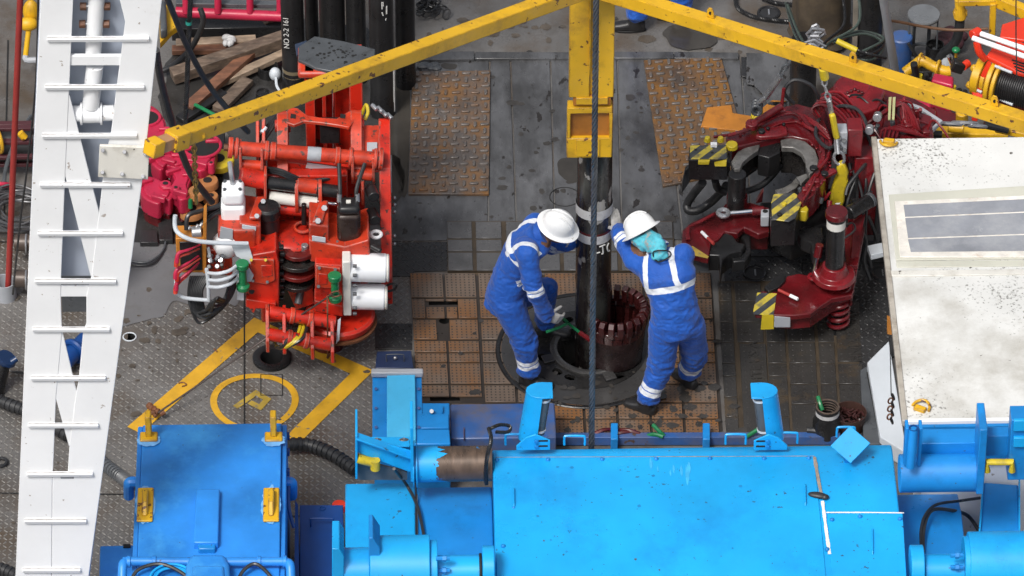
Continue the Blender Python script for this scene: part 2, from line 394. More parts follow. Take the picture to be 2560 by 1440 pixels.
tread('tread_bars', [(-60,600),(1030,603),(1030,1440),(900,1560),(-60,1560)], 0, M['tread'], keep=lambda x, y: holefree(x, y) and not infilm(x, y))
# raised dark tread plates at the right
for q in ([(1800,601),(1992,601),(2000,640),(1806,640)], [(1806,643),(2002,643),(2010,700),(1812,702)], [(1996,601),(2230,601),(2240,655),(2004,655)],
          [(2006,658),(2240,658),(2260,880),(2150,925),(2120,700),(2012,700)]):
    MB().top(q, .018, .02).build('plate', M['platedark'], floor, .003)
    tread('tread_bars', q, .018, M['platedark'], .05)
for q in ([(975,606),(1118,604),(1122,676),(1036,678),(1032,690),(975,690)], [(938,808),(1030,808),(1030,872),(938,872)]):
    MB().top(q, .01, .012).build('plate', M['platedark'], floor, .003); tread('tread_bars', q, .01, M['platedark'], .045)
# dried mud film on the treads
b = MB(); ring = spline([W(a, c, .006) for a, c in film_poly], 6, True)
ring = [v+Vector((noise.noise(v*5)*.05, noise.noise(v*5+Vector((9,0,0)))*.06, 0)) for v in ring]
b._a(ring, [tuple(range(len(ring)))[::-1]]); b._a([], [])
film = b.build('mud_film', M['film'], floor)
# painted lines
def stroke(pts, w, z=.0065, closed=False):
    p = [W(*q, z) for q in pts]; n = len(p); L_ = []; R_ = []
    for i in range(n):
        a = p[i-1] if (i or closed) else p[i]; c = p[(i+1) % n] if (i < n-1 or closed) else p[i]
        d1 = (p[i]-a); d2 = (c-p[i])
        d1 = d1.normalized() if d1.length > 1e-6 else d2.normalized(); d2 = d2.normalized() if d2.length > 1e-6 else d1
        d = (d1+d2).normalized(); nn = Vector((-d.y, d.x, 0)); k = w/2/max(.4, d.dot(d1))
        L_.append(p[i]+nn*k); R_.append(p[i]-nn*k)
    m = MB(); vs = L_+R_; fs = []
    for i in range(n if closed else n-1):
        j = (i+1) % n; fs.append((i, i+n, j+n, j))
    return m._a(vs, fs)
stroke([(335,1075),(640,812),(905,930),(720,1110)], .13).build('painted_line', M['yellowline'], floor, smooth=0)
cc = W(636, 1004, .0065)
m = MB(); n = 64
vs = []; 
for i in range(n):
    a = 2*math.pi*i/n; wob = 1+.02*math.sin(3*a)
    for r in (.285, .338): vs.append((cc.x+r*wob*math.cos(a), cc.y+r*wob*math.sin(a), cc.z))
m._a(vs, [(2*i, 2*i+1, (2*i+3) % (2*n), (2*i+2) % (2*n)) for i in range(n)]); m.build('painted_ring', M['yellowline'], floor, smooth=0)
stroke([(588,1018),(640,982),(668,998),(650,1018),(624,1005)], .05).build('painted_letter', M['yellowworn'], floor, smooth=0)
# deck seams and covers
for q in ([(611,620),(611,1070)], [(-40,604),(300,606)], [(-40,1232),(330,1236)], [(20,100),(10,560)], [(845,1290),(730,1290)]):
    stroke(q, .012, .0075).build('seam', M['hole'], floor, smooth=0)
stroke([(652,936),(706,936),(706,988),(652,988)], .006, .0085, True).build('hatch_seam', M['hole'], floor, smooth=0)
b = MB().lathe([(.15,.004),(.15,.03),(.135,.036),(.09,.03),(.085,.0),(.085,-.3)], W(680,899,0)+Vector((0,0,.0)), 36)
b.build('mouse_hole_ring', M['black'], floor)
b = MB().torus(W(324,842,.006), .05, .006); b.build('hole_rim', M['lgrey'], floor)
def cover(px, py, z, r=.085):
    c = W(px, py, z)
    MB().torus(c, r, .014, n=30).build('cover_ring', M['black'], floor)
    MB().lathe([(.001,.004),(r-.012,.004),(r-.01,0)], c, 28).build('cover_lid', M['platedark'], floor)
    MB().beam(c+Vector((0,-.035,.012)), c+Vector((0,.035,.012)), .012, .01).build('cover_bar', M['steel'], floor)
cover(1888, 684, .02); cover(2207, 684, .02); cover(1922, 33, .004); MB().torus(W(1412,492,.013), .12, .004, n=40).build('cover_seam', M['hole'], floor)
# black grease around the rack and the timber
gm = mat('deck_grease', (.03,.029,.028), .22, 0, .6, 2, .5, (.075,.072,.07), 2.4, bump=.2, bs=30, rvar=.15)
for pts in ([(440,135),(560,70),(720,40),(990,120),(985,330),(975,560),(700,470),(560,330),(420,320),(400,220)], [(300,520),(420,500),(560,520),(560,600),(420,602),(300,600)]):
    ring = spline([W(a, c, .0075) for a, c in pts], 6, True); ring = [v+Vector((noise.noise(v*4)*.12, noise.noise(v*4+Vector((5,0,0)))*.12, 0)) for v in ring]
    MB()._a(ring, [tuple(range(len(ring)))]).build('grease_film', gm, floor, smooth=0)
# spilt fluid
wetm = mat('wet_fluid', (.05,.045,.039), .07, 0, .3, 3)
for pts, nm in (([(1395,400),(1440,398),(1440,455),(1410,448),(1392,425)], 'puddle'), ([(985,190),(1022,190),(1018,480),(980,420)], 'puddle'),
                ([(1720,60),(1790,90),(1770,120),(1690,120),(1660,80)], 'puddle'), ([(1100,163),(1135,160),(1140,170),(1112,174)], 'puddle'),
                ([(945,385),(1000,400),(1010,470),(975,520),(940,480)], 'puddle')):
    ring = spline([W(a, c, .0145) for a, c in pts], 5, True)
    ring = [v+Vector((noise.noise(v*9)*.03, noise.noise(v*9+Vector((5,0,0)))*.03, 0)) for v in ring]
    b = MB()._a(ring, [tuple(range(len(ring)))]); 
    o = b.build(nm, wetm, floor, smooth=0)
# mud splashes
def splashes(spots, z, m, par, nm='mud_splash', seed=5):
    rs = random.Random(seed); b = MB()
    for cx, cy, sx, sy, n, rmax in spots:
        for i in range(n//2):
            c = W(cx+rs.gauss(0, sx), cy+rs.gauss(0, sy), z); r = .6*rmax*rs.random()**2.6+.003; k = 9 if r < .02 else 16; ph = rs.uniform(0, 50); el = rs.uniform(.5, 1.6)
            b._a([c+Vector((r*el*math.cos(t)*(1+.5*noise.noise(Vector((math.cos(t)*1.5+ph, math.sin(t)*1.5, 0)))), r*math.sin(t)*(1+.5*noise.noise(Vector((math.cos(t)*1.5, math.sin(t)*1.5+ph, 3)))), .0004*i/n)) for t in [2*math.pi*j/k for j in range(k)]], [tuple(range(k))])
    return b.build(nm, m, par, smooth=0, kind='stuff')
mudm = mat('wet_mud', (.045,.041,.037), .18, 0, .4, 6, rvar=.1); mudb = mat('brown_mud', (.085,.07,.055), .3, 0, .4, 6)
splashes([(1300,330,60,120,60,.06),(1440,500,50,60,40,.05),(1600,300,40,130,70,.07),(1150,560,90,25,40,.05),(1700,540,90,30,50,.06),(1950,300,30,80,30,.05)], .0136, mudm, floor)
splashes([(430,840,80,50,90,.07),(860,900,60,50,20,.04),(330,950,50,100,50,.05),(640,900,150,100,20,.03),(140,1300,60,60,40,.05)], .0072, mudb, floor, seed=8)
splashes([(1150,80,80,30,60,.08),(1350,70,60,30,40,.07),(1720,70,60,30,60,.09),(1820,90,50,30,40,.06),(60,700,40,80,40,.06)], .0035, mudb, floor, seed=9)
# ---------------------------------------------------------------- anti-slip mats with raised bars
barm = mat('raised_bar_steel', (.13,.115,.105), .32, .2, .3, 3, .35, (.04,.034,.03), 5, dirt2=.35, d2col=(.18,.085,.03), d2s=5)
def bar_mat(px, label, dirtm):
    c = [W(a, q, .012) for a, q in px]
    t = thing('anti_slip_mat', label, 'floor mat', (sum(c, Vector())/4), 'rusty anti slip mats')
    MB().top(px, .034, .022).build('base_plate', dirtm, t, .004)
    A, B_, C_, D = [W(a, q, .034) for a, q in px]     # tl tr br bl
    nx = max(3, round((B_-A).length/.083)); ny = max(4, round((D-A).length/.083)); b = MB()
    for i in range(nx):
        for j in range(ny):
            u, v = (i+.5)/nx, (j+.5)/ny
            p = A.lerp(B_, u).lerp(D.lerp(C_, u), v)+Vector((random.uniform(-.004,.004), random.uniform(-.004,.004), .004))
            ex = (B_-A).normalized() if (i+j) % 2 else (D-A).normalized()
            L = .036 if (i+j) % 2 else .034
            a0 = ex*L; s_ = Vector((-ex.y, ex.x, 0))*.0125; pts = []
            for k in range(10):
                ang = math.pi*(k/4) if k < 5 else math.pi*((k-1)/4)
                e = 1 if (k < 5) else -1
                ang = -math.pi/2+math.pi*(k % 5)/4
                pts.append(p+e*(a0*.66)+e*(a0.normalized()*math.cos(ang)*.0125+s_.normalized()*math.sin(ang)*.0125))
            b.prism([q+Vector((0,0,.010)) for q in pts], (0,0,-.02))
    b.build('raised_bars', barm, t, .004, 2, kind='stuff')
bar_mat([(1031,178),(1226,176),(1222,485),(1021,484)], 'large rusty anti slip mat with raised bars left of the yellow column', M['rustmat'])
bar_mat([(1609,150),(1803,142),(1880,420),(1657,465)], 'orange rusty anti slip mat with raised bars beside the dark red tong', mat('rusty_mat_orange', (.09,.068,.054), .32, .1, .3, 2, .5, (.04,.034,.03), 3, bump=.25, bs=60, dirt2=.66, d2col=(.22,.105,.028), d2s=3))
MB().top([(1768,268),(1828,262),(1832,282),(1880,290),(1930,250),(1970,252),(1960,320),(1880,330),(1752,316)], .05, .03).build('bent_plate', M['orange'], floor, .003)
# ---------------------------------------------------------------- tile mats around the rotary table
def tile_mat(name, label, rects, z, m, nub, pitch=.03, inset=1.5, nr=.0066, nh=.004, skip=None, back=None, nmat=None):
    c = W((min(r[0] for r in rects)+max(r[2] for r in rects))/2, max(r[3] for r in rects), 0)
    t = thing(name, label, 'floor mat', c)
    if back: MB().top(back, z-.008, .02 if z > .03 else z-.01).build('backing', M['joint'], t)
    nb = MB()
    for x0, y0, x1, y1 in rects:
        sk = (lambda y: (y-880)*skip) if skip else (lambda y: 0)
        px = [(x0+sk(y0),y0),(x1+sk(y0),y0),(x1+sk(y1),y1),(x0+sk(y1),y1)]
        q = PZ([(a+inset*(1 if i in (0,3) else -1), b_+inset*.7*(1 if i < 2 else -1)) for i, (a, b_) in enumerate(px)], z+random.uniform(-.0015,.0015))
        MB().prism(q, (0,0,-.014)).build('tile', m, t, .0025, 1)
        A, B_, C_, D = q; nx = max(1, round((B_-A).length/pitch)); ny = max(1, round((D-A).length/pitch))
        for i in range(nx):
            for j in range(ny):
                p = A.lerp(B_, (i+.5)/nx).lerp(D.lerp(C_, (i+.5)/nx), (j+.5)/ny)
                if (Vector((p.x,p.y))-Vector((RC.x,RC.y))).length < RR or not holefree2(p): continue
                a = nr
                nb._a([p+Vector((-a,-a,0)), p+Vector((a,-a,0)), p+Vector((a,a,0)), p+Vector((-a,a,0)), p+Vector((-a*.5,-a*.5,nh)), p+Vector((a*.5,-a*.5,nh)), p+Vector((a*.5,a*.5,nh)), p+Vector((-a*.5,a*.5,nh))],
                      [(4,5,6,7),(0,1,5,4),(1,2,6,5),(2,3,7,6),(3,0,4,7)])
    if nb.v: nb.build('nubs', nmat or nub, t, smooth=0, kind='stuff')
    return t
def holefree2(p): return holefree(p.x, p.y)
rows = [(682,743),(746,795),(798,848),(851,880),(882,905),(907,959),(962,1005),(1008,1046),(1048,1086)]
cols = [(1035,1118),(1121,1200),(1205,1284),(1288,1367),(1371,1450),(1454,1533),(1537,1616),(1620,1699),(1703,1788)]
rects = []
for y0, y1 in rows:
    for x0, x1 in cols:
        cxy = [W(a, q, .02) for a, q in ((x0,y0),(x1,y0),(x1,y1),(x0,y1))]
        if all((Vector((p.x-RC.x, p.y-RC.y))).length < RR-.01 for p in cxy): continue
        if y0 == 746 and x0 in (1035, 1121):
            if x0 == 1035: rects += [(1035,746,1070,795),(1070,746,1118,752),(1070,766,1118,795)]
            else: rects += [(1150,746,1200,795),(1121,746,1150,752),(1121,766,1150,795)]
            continue
        if y0 == 798 and x0 == 1035: rects += [(1035,798,1096,848)]; continue
        if y0 == 798 and x0 == 1121: rects += [(1126,798,1200,848)]; continue
        if y0 == 962 and x0 in (1035, 1121):
            rects += [(x0,962,x1,991)]; continue
        rects.append((x0,y0,x1,y1))
rm_ = tile_mat('floor_mat', 'rust brown studded floor tiles laid around the rotary table', rects, .024, M['rusttile'], M['nub'], .034, skip=.055)
a_, b2_ = W(1033,1088,.01), W(1800,681,.01)
bk = deck_sheet('backing', W(1046,1088,.01).x, W(1792,880,.01).x, a_.y, b2_.y, .009, [(h[0],)+tuple(h[1:]) for h in holes if (h[0] == 'c' and h[3] > .5) or (h[0] == 'c' and h[3] == .043) or (h[0] == 'r' and h[1].x > W(1050,800,0).x)], M['nub'])
bk.parent = rm_; bk.location = -OFF[rm_.name]; OFF[bk.name] = OFF[rm_.name]
R2 = []
for y0, y1 in ((553,596),(598,628),(630,676)):
    for x0, x1 in ((1126,1190),(1197,1264),(1273,1336),(1343,1408),(1415,1480),(1488,1552),(1560,1622),(1630,1692)): R2.append((x0,y0,x1,y1))
tile_mat('floor_mat', 'dark grey rubber tiles behind the two workers at the pipe', R2, .03, M['rubberg'], M['rubberg'], .07, nr=.006, nh=.004, skip=.03, back=[(1118,553),(1682,553),(1690,677),(1119,677)])
R3 = []
def col(x0, x1, ys):
    for i in range(len(ys)-1): R3.append((x0, ys[i], x1, ys[i+1]))
col(1803,1838,[706,752,804,855,908,940,992,1042,1092]); col(1844,1912,[706,752,804,855]); R3.append((1848,858,1917,1092))
col(1917,1966,[752,804,855,908,940,992,1042,1092]); col(1970,2040,[752,804,855,908,960,1010,1092]); col(2046,2088,[752,804,855,908,960,1010,1092])
R3.append((2092,752,2155,904)); col(2092,2155,[908,960,1010,1092])
tile_mat('floor_mat', 'black rubber tiles with cast lettering under the dark red tong arm', R3, .024, M['rubber'], M['rubber'], .06, nr=.006, nh=.004, skip=.055, back=[(1796,703),(2150,703),(2190,910),(2180,1096),(1822,1096)])
def floor_text(s, px, py, size, z, m, parent, rot, mirror=False, name='cast_lettering', ex=.004):
    cu = bpy.data.curves.new(name, 'FONT'); cu.body = s; cu.size = size; cu.extrude = ex; cu.align_x = 'CENTER'; cu.align_y = 'CENTER'
    o = bpy.data.objects.new(name+'_curve', cu)
    me = evaluated(o)
    me.materials.clear(); me.materials.append(m); me.name = name
    T = Matrix.Translation(W(px, py, z)-OFF[parent.name]) @ rot.to_4x4() @ Matrix.Diagonal((-1 if mirror else 1, 1, 1, 1))
    me.transform(T)
    if mirror: me.flip_normals()
    q = bpy.data.objects.new(name, me); sc.collection.objects.link(q); q.parent = parent; OFF[q.name] = OFF[parent.name]; return q
mt = [o for o in sc.objects if o.name.startswith('floor_mat')][-1]
floor_text('ANDUS 91B 9', 2132, 830, .12, .026, M['rubber'], mt, Matrix.Rotation(R(92), 3, 'Z'))
floor_text('WHTE US A', 1890, 920, .12, .026, M['rubber'], mt, Matrix.Rotation(R(92), 3, 'Z'))
# ---------------------------------------------------------------- rotary table
rt = thing('rotary_table', 'wet black rotary table disc set in the rusty tiles', 'rotary table', RC)
c = RC
MB().lathe([(RR-.018,-.05),(RR-.018,.03),(RR-.010,.036),(RR+.010,.036),(RR+.018,.03),(RR+.018,.0)], c, 72).build('outer_rim', M['black'], rt)
steelw = mat('wet_table_steel', (.03,.029,.029), .22, .3, .5, 3, .5, (.02,.018,.016), 3, bump=.35, bs=14, rvar=.14)
steelg = mat('table_ring_steel', (.052,.051,.051), .24, .2, .25, 3, .4, (.05,.045,.04), 4, rvar=.15)
MB().lathe([(.45,.03),(RR-.026,.03),(RR-.026,-.05)], c, 72).build('outer_plate', steelg, rt)
slots = [(1355,893),(1369,945),(1413,958),(1570,960),(1600,890),(1360,835),(1420,800),(1590,835)]
hc = HC
def slot_sheet():
    bm = bmesh.new(); es = []
    def loop(ps):
        vs = [bm.verts.new((a-OFF[rt.name].x, q-OFF[rt.name].y, .036)) for a, q in ps]
        for i in range(len(vs)): es.append(bm.edges.new((vs[i], vs[(i+1) % len(vs)])))
    loop([(c.x+.47*math.cos(2*math.pi*i/64), c.y+.47*math.sin(2*math.pi*i/64)) for i in range(64)])
    loop([(hc.x+.325*math.cos(2*math.pi*i/48), hc.y+.325*math.sin(2*math.pi*i/48)) for i in range(48)])
    for sx, sy in slots:
        p = W(sx, sy, .036); d = Vector((p.x-hc.x, p.y-hc.y)); 
        if not (.375 < d.length < .43 and (Vector((p.x-c.x,p.y-c.y))).length < .43): d = d.normalized()*.385; p = Vector((hc.x+d.x, hc.y+d.y, .036))
        if Vector((p.x-c.x,p.y-c.y)).length > .41: continue
        d.normalize(); e = Vector((-d.y, d.x))
        loop([(p.x+d.x*u*.03+e.x*v*.042, p.y+d.y*u*.03+e.y*v*.042) for u, v in ((1,.5),(.5,1),(-.5,1),(-1,.5),(-1,-.5),(-.5,-1),(.5,-1),(1,-.5))])
    bmesh.ops.triangle_fill(bm, use_beauty=True, edges=es)
    for f in bm.faces:
        if f.normal.z < 0: f.normal_flip()
    me = bpy.data.meshes.new('slotted_plate'); bm.to_mesh(me); bm.free(); me.materials.append(steelw)
    o = bpy.data.objects.new('slotted_plate', me); sc.collection.objects.link(o); o.parent = rt; OFF[o.name] = OFF[rt.name]
    md = o.modifiers.new('solid', 'SOLIDIFY'); md.thickness = .03; md.offset = -1
slot_sheet()
MB().lathe([(.325,.03),(.325,.05),(.315,.056),(.28,.056),(.27,.05),(.262,-.3)], hc, 56).build('bushing', steelg, rt)
MB().lathe([(.66,-.06),(.48,-.06),(.48,-.3),(.27,-.3),(.27,-.5),(.001,-.5)], c, 48).build('well', M['hole'], rt)
for a0, nm in ((R(200),'key'),(R(20),'key'),(R(290),'key')):
    d = Vector((math.cos(a0), math.sin(a0), 0)); p = hc+d*.36
    MB().beam(p-d*.05+Zv*.046, p+d*.05+Zv*.046, .09, .016).build('key', steelg, rt, .006)
splashes([(1380,930,60,35,45,.05),(1330,860,30,40,20,.04),(1480,1000,90,15,40,.05),(1600,960,50,30,40,.05)], .0376, mudm, rt, seed=3)
splashes([(1250,1020,90,20,40,.05),(1690,1000,60,50,90,.07),(1560,1060,120,15,60,.06),(1180,820,70,80,40,.035),(1740,800,30,90,40,.05)], .0275, mudm, rm_, seed=4)
# ---------------------------------------------------------------- standing pipe, slips, rope, yellow column and braces
pp = thing('drill_pipe', 'thick muddy black pipe standing upright in the rotary table', 'pipe', (HC.x, HC.y, 0))
PX = W(1482, 900, 0).x; pc = Vector((PX, HC.y-.03, 0))
pr = .136
zt = W(1482, 0, Y=pc.y).z+2
def zp(py): return W(1482, py, Y=pc.y-pr).z
MB().rings([(pc+Zv*-.4, pr), (pc+Zv*zp(600), pr), (pc+Zv*zp(598), pr*1.02), (pc+Zv*zp(575), pr*1.03), (pc+Zv*zp(560), pr*.985), (pc+Zv*zt, pr*.985)], 40).build('tube', M['pipe'], pp)
for a, q in ((530,552),(592,612)): MB().rings([(pc+Zv*zp(q), pr*1.03), (pc+Zv*zp(a), pr*1.03)], 40, False).build('painted_band', M['whiteband'], pp)
MB().rings([(pc+Zv*zp(592), pr*1.025), (pc+Zv*zp(578), pr*1.025)], 40, False).build('painted_band', mat('red_band', (.09,.015,.012), .3, 0, .4, 9, .4), pp)
for st in ([(1498,617),(1508,613),(1513,611)], [(1506,613),(1508,632),(1504,634)], [(1490,633),(1500,630)], [(1522,607),(1518,616),(1520,627),(1524,626)]):
    q = []
    for a, b_ in st:
        v = W(a, b_, Y=pc.y-pr); dx = max(-.13, min(.13, v.x-pc.x)); yy = pc.y-math.sqrt(max(1e-6, pr*pr-dx*dx))
        w_ = W(a, b_, Y=yy); q.append(Vector((w_.x, yy-.002, w_.z)))
    MB().tube(q, .0055, 6, 3).build('paint_mark', M['chalk'], pp)
# slip ring, tapered bowl of segments swung open at the left
sl = thing('pipe_slips', 'dark red toothed slip ring standing open beside the muddy pipe', 'slips', W(1545, 905, 0))
sc_ = W(1535, 897, 0); sc_.z = .04
Ht = .46
slipm = mat('slip_red', (.045,.009,.009), .28, 0, .4, 6, .5, (.02,.008,.008), 7, coat=.3)
rT, rB = .25, .205
for k in range(16):
    a = R(-136)+R(246)*k/15; d = R(246)/15*.46
    p = MB()
    prof = [(rB-.035,.0),(rB,.0),(rB+.02,Ht*.45),(rT,Ht*.8),(rT,Ht*.86),(rT-.045,Ht*.86)]
    p.lathe(prof, sc_, 3, Zv, a-d, a+d)
    o = p.build('slip_segment', slipm, sl, .003, 1)
    e = Vector((math.cos(a), math.sin(a), 0))
    MB().prism([sc_+e*(rT-.05)+Zv*Ht*.8, sc_+e*(rT+.012)+Zv*Ht*.8, sc_+e*(rT+.02)+Zv*(Ht*1.02), sc_+e*(rT-.01)+Zv*(Ht*1.1), sc_+e*(rT-.055)+Zv*(Ht*1.05)], Vector((-e.y, e.x, 0))*.045).build('tooth', slipm, sl, .004)
MB().lathe([(rB-.03,.01),(rB+.012,.01),(rB+.034,Ht*.62),(rB+.03,Ht*.66)], sc_, 40, Zv, R(-142), R(115)).build('shell', mat('slip_shell', (.022,.013,.013), .25, .1, .5, 6), sl)
def e_(a, r, z): return sc_+Vector((math.cos(R(a))*r, math.sin(R(a))*r, z))
hg = [W(1472,838,.42)]
h1, h2 = W(1440, 822, .42), W(1405, 797, .45)
MB().tube([W(1476,850,.44), W(1450,832,.42)], .02, 8, 0).build('handle_socket', M['redd'], sl)
MB().tube([W(1452,833,.42), W(1425,812,Y=-1.05), W(1410,798,Y=-1.16), W(1392,792,Y=-1.2), W(1372,800,Y=-1.24)], .011, 8, 5).build('handle', M['green'], sl)
MB().tube([W(1420,808,Y=-1.08), W(1395,820,Y=-1.15), W(1366,830,Y=-1.2)], .012, 8, 3).build('handle', M['green'], sl)
MB().tube([W(1590,825,.36), W(1622,796,.4), W(1632,785,.42), W(1600,768,.42), W(1575,762,.4)], .012, 8, 2).build('handle', M['black'], sl)
# wire rope to the drum
YR = W(1700,1141,1.13).y+.30
rope = MB().rope([W(1491,-60,Y=YR), W(1485,500,Y=YR), W(1478,1190,Y=YR)], .0235, .25, 5, 30)
tag(rope.build('wire_rope', mat('rope_steel', (.10,.108,.12), .34, .5, .3, 9, .3, (.04,.04,.04), 12), loc=W(1478,1190,Y=YR)), 'thick steel wire rope hanging in front of the yellow column', 'wire rope')
# yellow column
yc = thing('hanging_column', 'chipped yellow steel column hanging above the pipe', 'column', W(1475, 395, Y=-1.2))
Yc = -1.16
MB().fbox(1424,1476,-150,244,Yc,.10).build('channel_side', M['yellow'], yc, .006)
MB().fbox(1489,1537,-150,244,Yc,.10).build('channel_side', M['yellow'], yc, .006)
MB().fbox(1476,1489,-150,244,Yc+.03,.06).build('web', M['yellow'], yc)
MB().fbox(1474,1478,-150,180,Yc-.03,.05).build('flange', M['yellow'], yc, .003)
MB().fbox(1433,1527,240,264,Yc+.01,.08).build('neck', M['orange'], yc, .004)
MB().fbox(1440,1520,246,262,Yc-.015,.03).build('neck_plate', M['yellow'], yc, .004)
L_ = [(1419,270),(1531,270),(1530,396),(1416,394)]
MB().fbox(1419,1531,270,284,Yc,.10).build('block_rim', M['yellow'], yc, .004); MB().fbox(1418,1426,284,346,Yc,.10).build('block_rim', M['yellow'], yc, .003)
MB().fbox(1523,1531,284,346,Yc,.10).build('block_rim', M['yellow'], yc, .003); MB().fbox(1417,1530,346,395,Yc,.10).build('block', M['yellow'], yc, .008)
MB().fbox(1424,1525,282,348,Yc+.035,.06).build('recess', M['orange'], yc)
MB().fbox(1440,1500,350,392,Yc-.008,.02).build('cover_plate', M['yellow'], yc, .004)
# braces
def brace(name, label, a, bnd, w, lugs=()):
    t = thing(name, label, 'brace', a.lerp(bnd, .5), 'yellow diagonal braces')
    MB().beam(a, bnd, w, w).build('tube', M['yellow'], t, .008, 3)
    return t
apex = W(1478, -32, Y=-1.3)
bl = W(430, 352, Y=-4.36)
t = brace('diagonal_brace', 'yellow square tube brace running down to the white ladder mast', bl, apex, .108)
d = (bl-apex).normalized()
MB().beam(bl-d*.12, bl+d*.02, .128, .128).build('sleeve', M['yellow'], t, .008)
MB().beam(bl, bl+d*.15, .09, .09).build('inner_tube', mat('primer_tube', (.45,.25,.12), .5, 0, .2, 5, .3), t, .006)
MB().beam(bl+d*.12, bl+d*.22, .108, .108).build('end_socket', M['yellow'], t, .006)
MB().cyl(bl-d*.3+Vector((0,-.08,0)), bl-d*.3+Vector((0,-.055,0)), .02).build('bolt', M['yellow'], t)
brr = W(2640, 330, Y=-4.36)
t = brace('diagonal_brace', 'yellow square tube brace with lifting lugs crossing above the tong', brr, apex, .108)
for s_ in (.27, .58, .875, .945):
    p = apex.lerp(brr, s_); dd = (brr-apex).normalized()
    q = p+Zv*.055
    MB().prism([q+dd*-.035, q+dd*.035, q+dd*.035+Zv*.05, q+dd*.018+Zv*.08, q-dd*.018+Zv*.08, q-dd*.035+Zv*.05], (0,.02,0)).build('lug', M['yellow'], t, .003)
    MB().cyl(q+Zv*.045+Vector((0,-.004,0)), q+Zv*.045+Vector((0,.0,0)), .014).build('lug_hole', M['hole'], t)
ap = thing('brace_head', 'yellow joint head where the two braces meet the column', 'bracket', W(1478,-60,Y=-1.3))
MB().fbox(1418,1542,-130,-22,-1.42,.26).build('head_block', M['yellow'], ap, .01)
MB().fbox(1440,1520,-20,-4,-1.40,.2).build('collar', M['yellow'], ap, .01)
# ---------------------------------------------------------------- white ladder mast leg
rusty_edge = mat('weathered_edge', (.34,.32,.31), .6, 0, .3, 14, .5, (.2,.13,.09), 14)
YL = -4.4
ml = thing('ladder_mast', 'tall white tapering ladder mast leg with welded rungs and diagonal bracing', 'mast', W(130, 1600, Y=YL))
def fp_(l, Y, th, nm, m, bv=.004): return MB().front(l, Y, th).build(nm, m, ml, bv)
fp_([(106,-90),(187,-90),(172,245),(163,436),(153,690),(152,742),(155,829),(140,993),(133,1171),(131,1182),(128,1500),(36,1500),(72,640)], YL, .02, 'stile', M['white'])
fp_([(292,-90),(415,-90),(405,0),(360,420),(222,1440),(215,1500),(128.5,1500),(131.5,1182),(170,1182),(170,1171),(174,1112),(190,985),(197,948),(208,829),(216,810),(216,742),(229,690),(247,540),(262,400),(278,330),(290,230),(313,55),(297,-10)], YL, .02, 'stile', M['white'])
fp_([(170,240),(174,240),(250,540),(232,690),(226,690),(162,436)], YL+.004, .016, 'brace', M['white'])
fp_([(148,715),(235,715),(222,742),(147,742)], YL+.004, .016, 'cross_plate', M['white'])
fp_([(150,825),(155,825),(193,985),(177,1112),(172,1116),(138,990)], YL+.004, .016, 'brace', M['white'])
fp_([(175,140),(305,140),(302,164),(174,164)], YL+.012, .03, 'cross_plate', M['white'])
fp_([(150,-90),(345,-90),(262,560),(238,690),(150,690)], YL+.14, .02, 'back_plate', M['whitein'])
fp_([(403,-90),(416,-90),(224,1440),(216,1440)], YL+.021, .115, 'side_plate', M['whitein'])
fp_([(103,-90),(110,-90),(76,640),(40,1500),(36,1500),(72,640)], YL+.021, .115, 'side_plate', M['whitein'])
fp_([(150,1188),(186,1188),(184,1197),(152,1197)], YL-.003, .002, 'slot', M['grey'], 0)
MB().cyl(W(247,-90,Y=YL+.075), W(233,132,Y=YL+.075), .054, n=24).build('inner_tube', M['white'], ml)
MB().cyl(W(237,164,Y=YL+.075), W(227,265,Y=YL+.075), .058, n=24).build('inner_tube', M['white'], ml)
MB().cyl(W(176,284,Y=YL+.075), W(285,282,Y=YL+.075), .055, n=24).build('cross_tube', M['white'], ml)
MB().cyl(W(203,284,Y=YL+.075), W(250,283,Y=YL+.075), .066, n=24).build('sleeve', M['white'], ml)
for x in (201,251): MB().cyl(W(x,284,Y=YL+.075), W(x+5,284,Y=YL+.075), .078, n=24).build('collar', M['white'], ml)
for y, xs in ((16,(208,268)),(60,(206,266))):
    for x in xs: MB().cyl(W(x-8,y,Y=YL+.08), W(x+8,y,Y=YL+.08), .028, n=6).build('bolt', M['brown'], ml, .003)
    MB().cyl(W(xs[0],y,Y=YL+.08), W(xs[1],y,Y=YL+.08), .012).build('bolt_shank', M['steel'], ml)
for y, x0, x1 in ((-28,122,385),(92,118,373),(212,113,361),(334,106,342),(456,100,326),(578,95,307),(697,88,290),(818,82,274),(940,78,264),(1058,72,246),(1180,68,232),(1297,62,216),(1420,57,201)):
    a, q = W(x0,y,Y=YL), W(x1,y,Y=YL)
    j = random.uniform(-.004,.004)
    o = MB().prism([a+Vector((0,.003,-.036)), a+Vector((0,-.018,-.032)), a+Vector((0,-.026,-.004)), a+Vector((0,-.02,.002)), a+Vector((0,.003,.004))], q-a+Zv*j).build('rung', M['white'], ml, .002)
    n_ = 26; pts = [a.lerp(q, i/n_)+Vector((0,-.012,.005+.004*noise.noise(Vector((i*.6, y, 0))))) for i in range(n_+1)]
    MB().tube(pts, [.0025+.003*abs(noise.noise(Vector((i*.8, y*.1, 5)))) for i in range(n_)], 5, 0).build('rung_edge', rusty_edge, o)
pl = thing('mounting_plate', 'scuffed white bolted plate fixing the yellow brace to the mast', 'plate', W(310, 445, Y=YL-.05))
MB().front([(249,365),(373,370),(370,449),(245,443)], YL-.04, .025).build('plate', M['whited'], pl, .003)
MB().front([(355,366),(388,372),(384,396),(355,392)], YL-.012, .02).build('gusset', M['whited'], pl, .003)
for x, y in ((257,376),(311,380),(363,385),(256,431),(305,435),(357,441)): MB().cyl(W(x,y,Y=YL-.062), W(x,y,Y=YL-.04), .014, n=8).build('bolt', M['steel'], pl, .002)
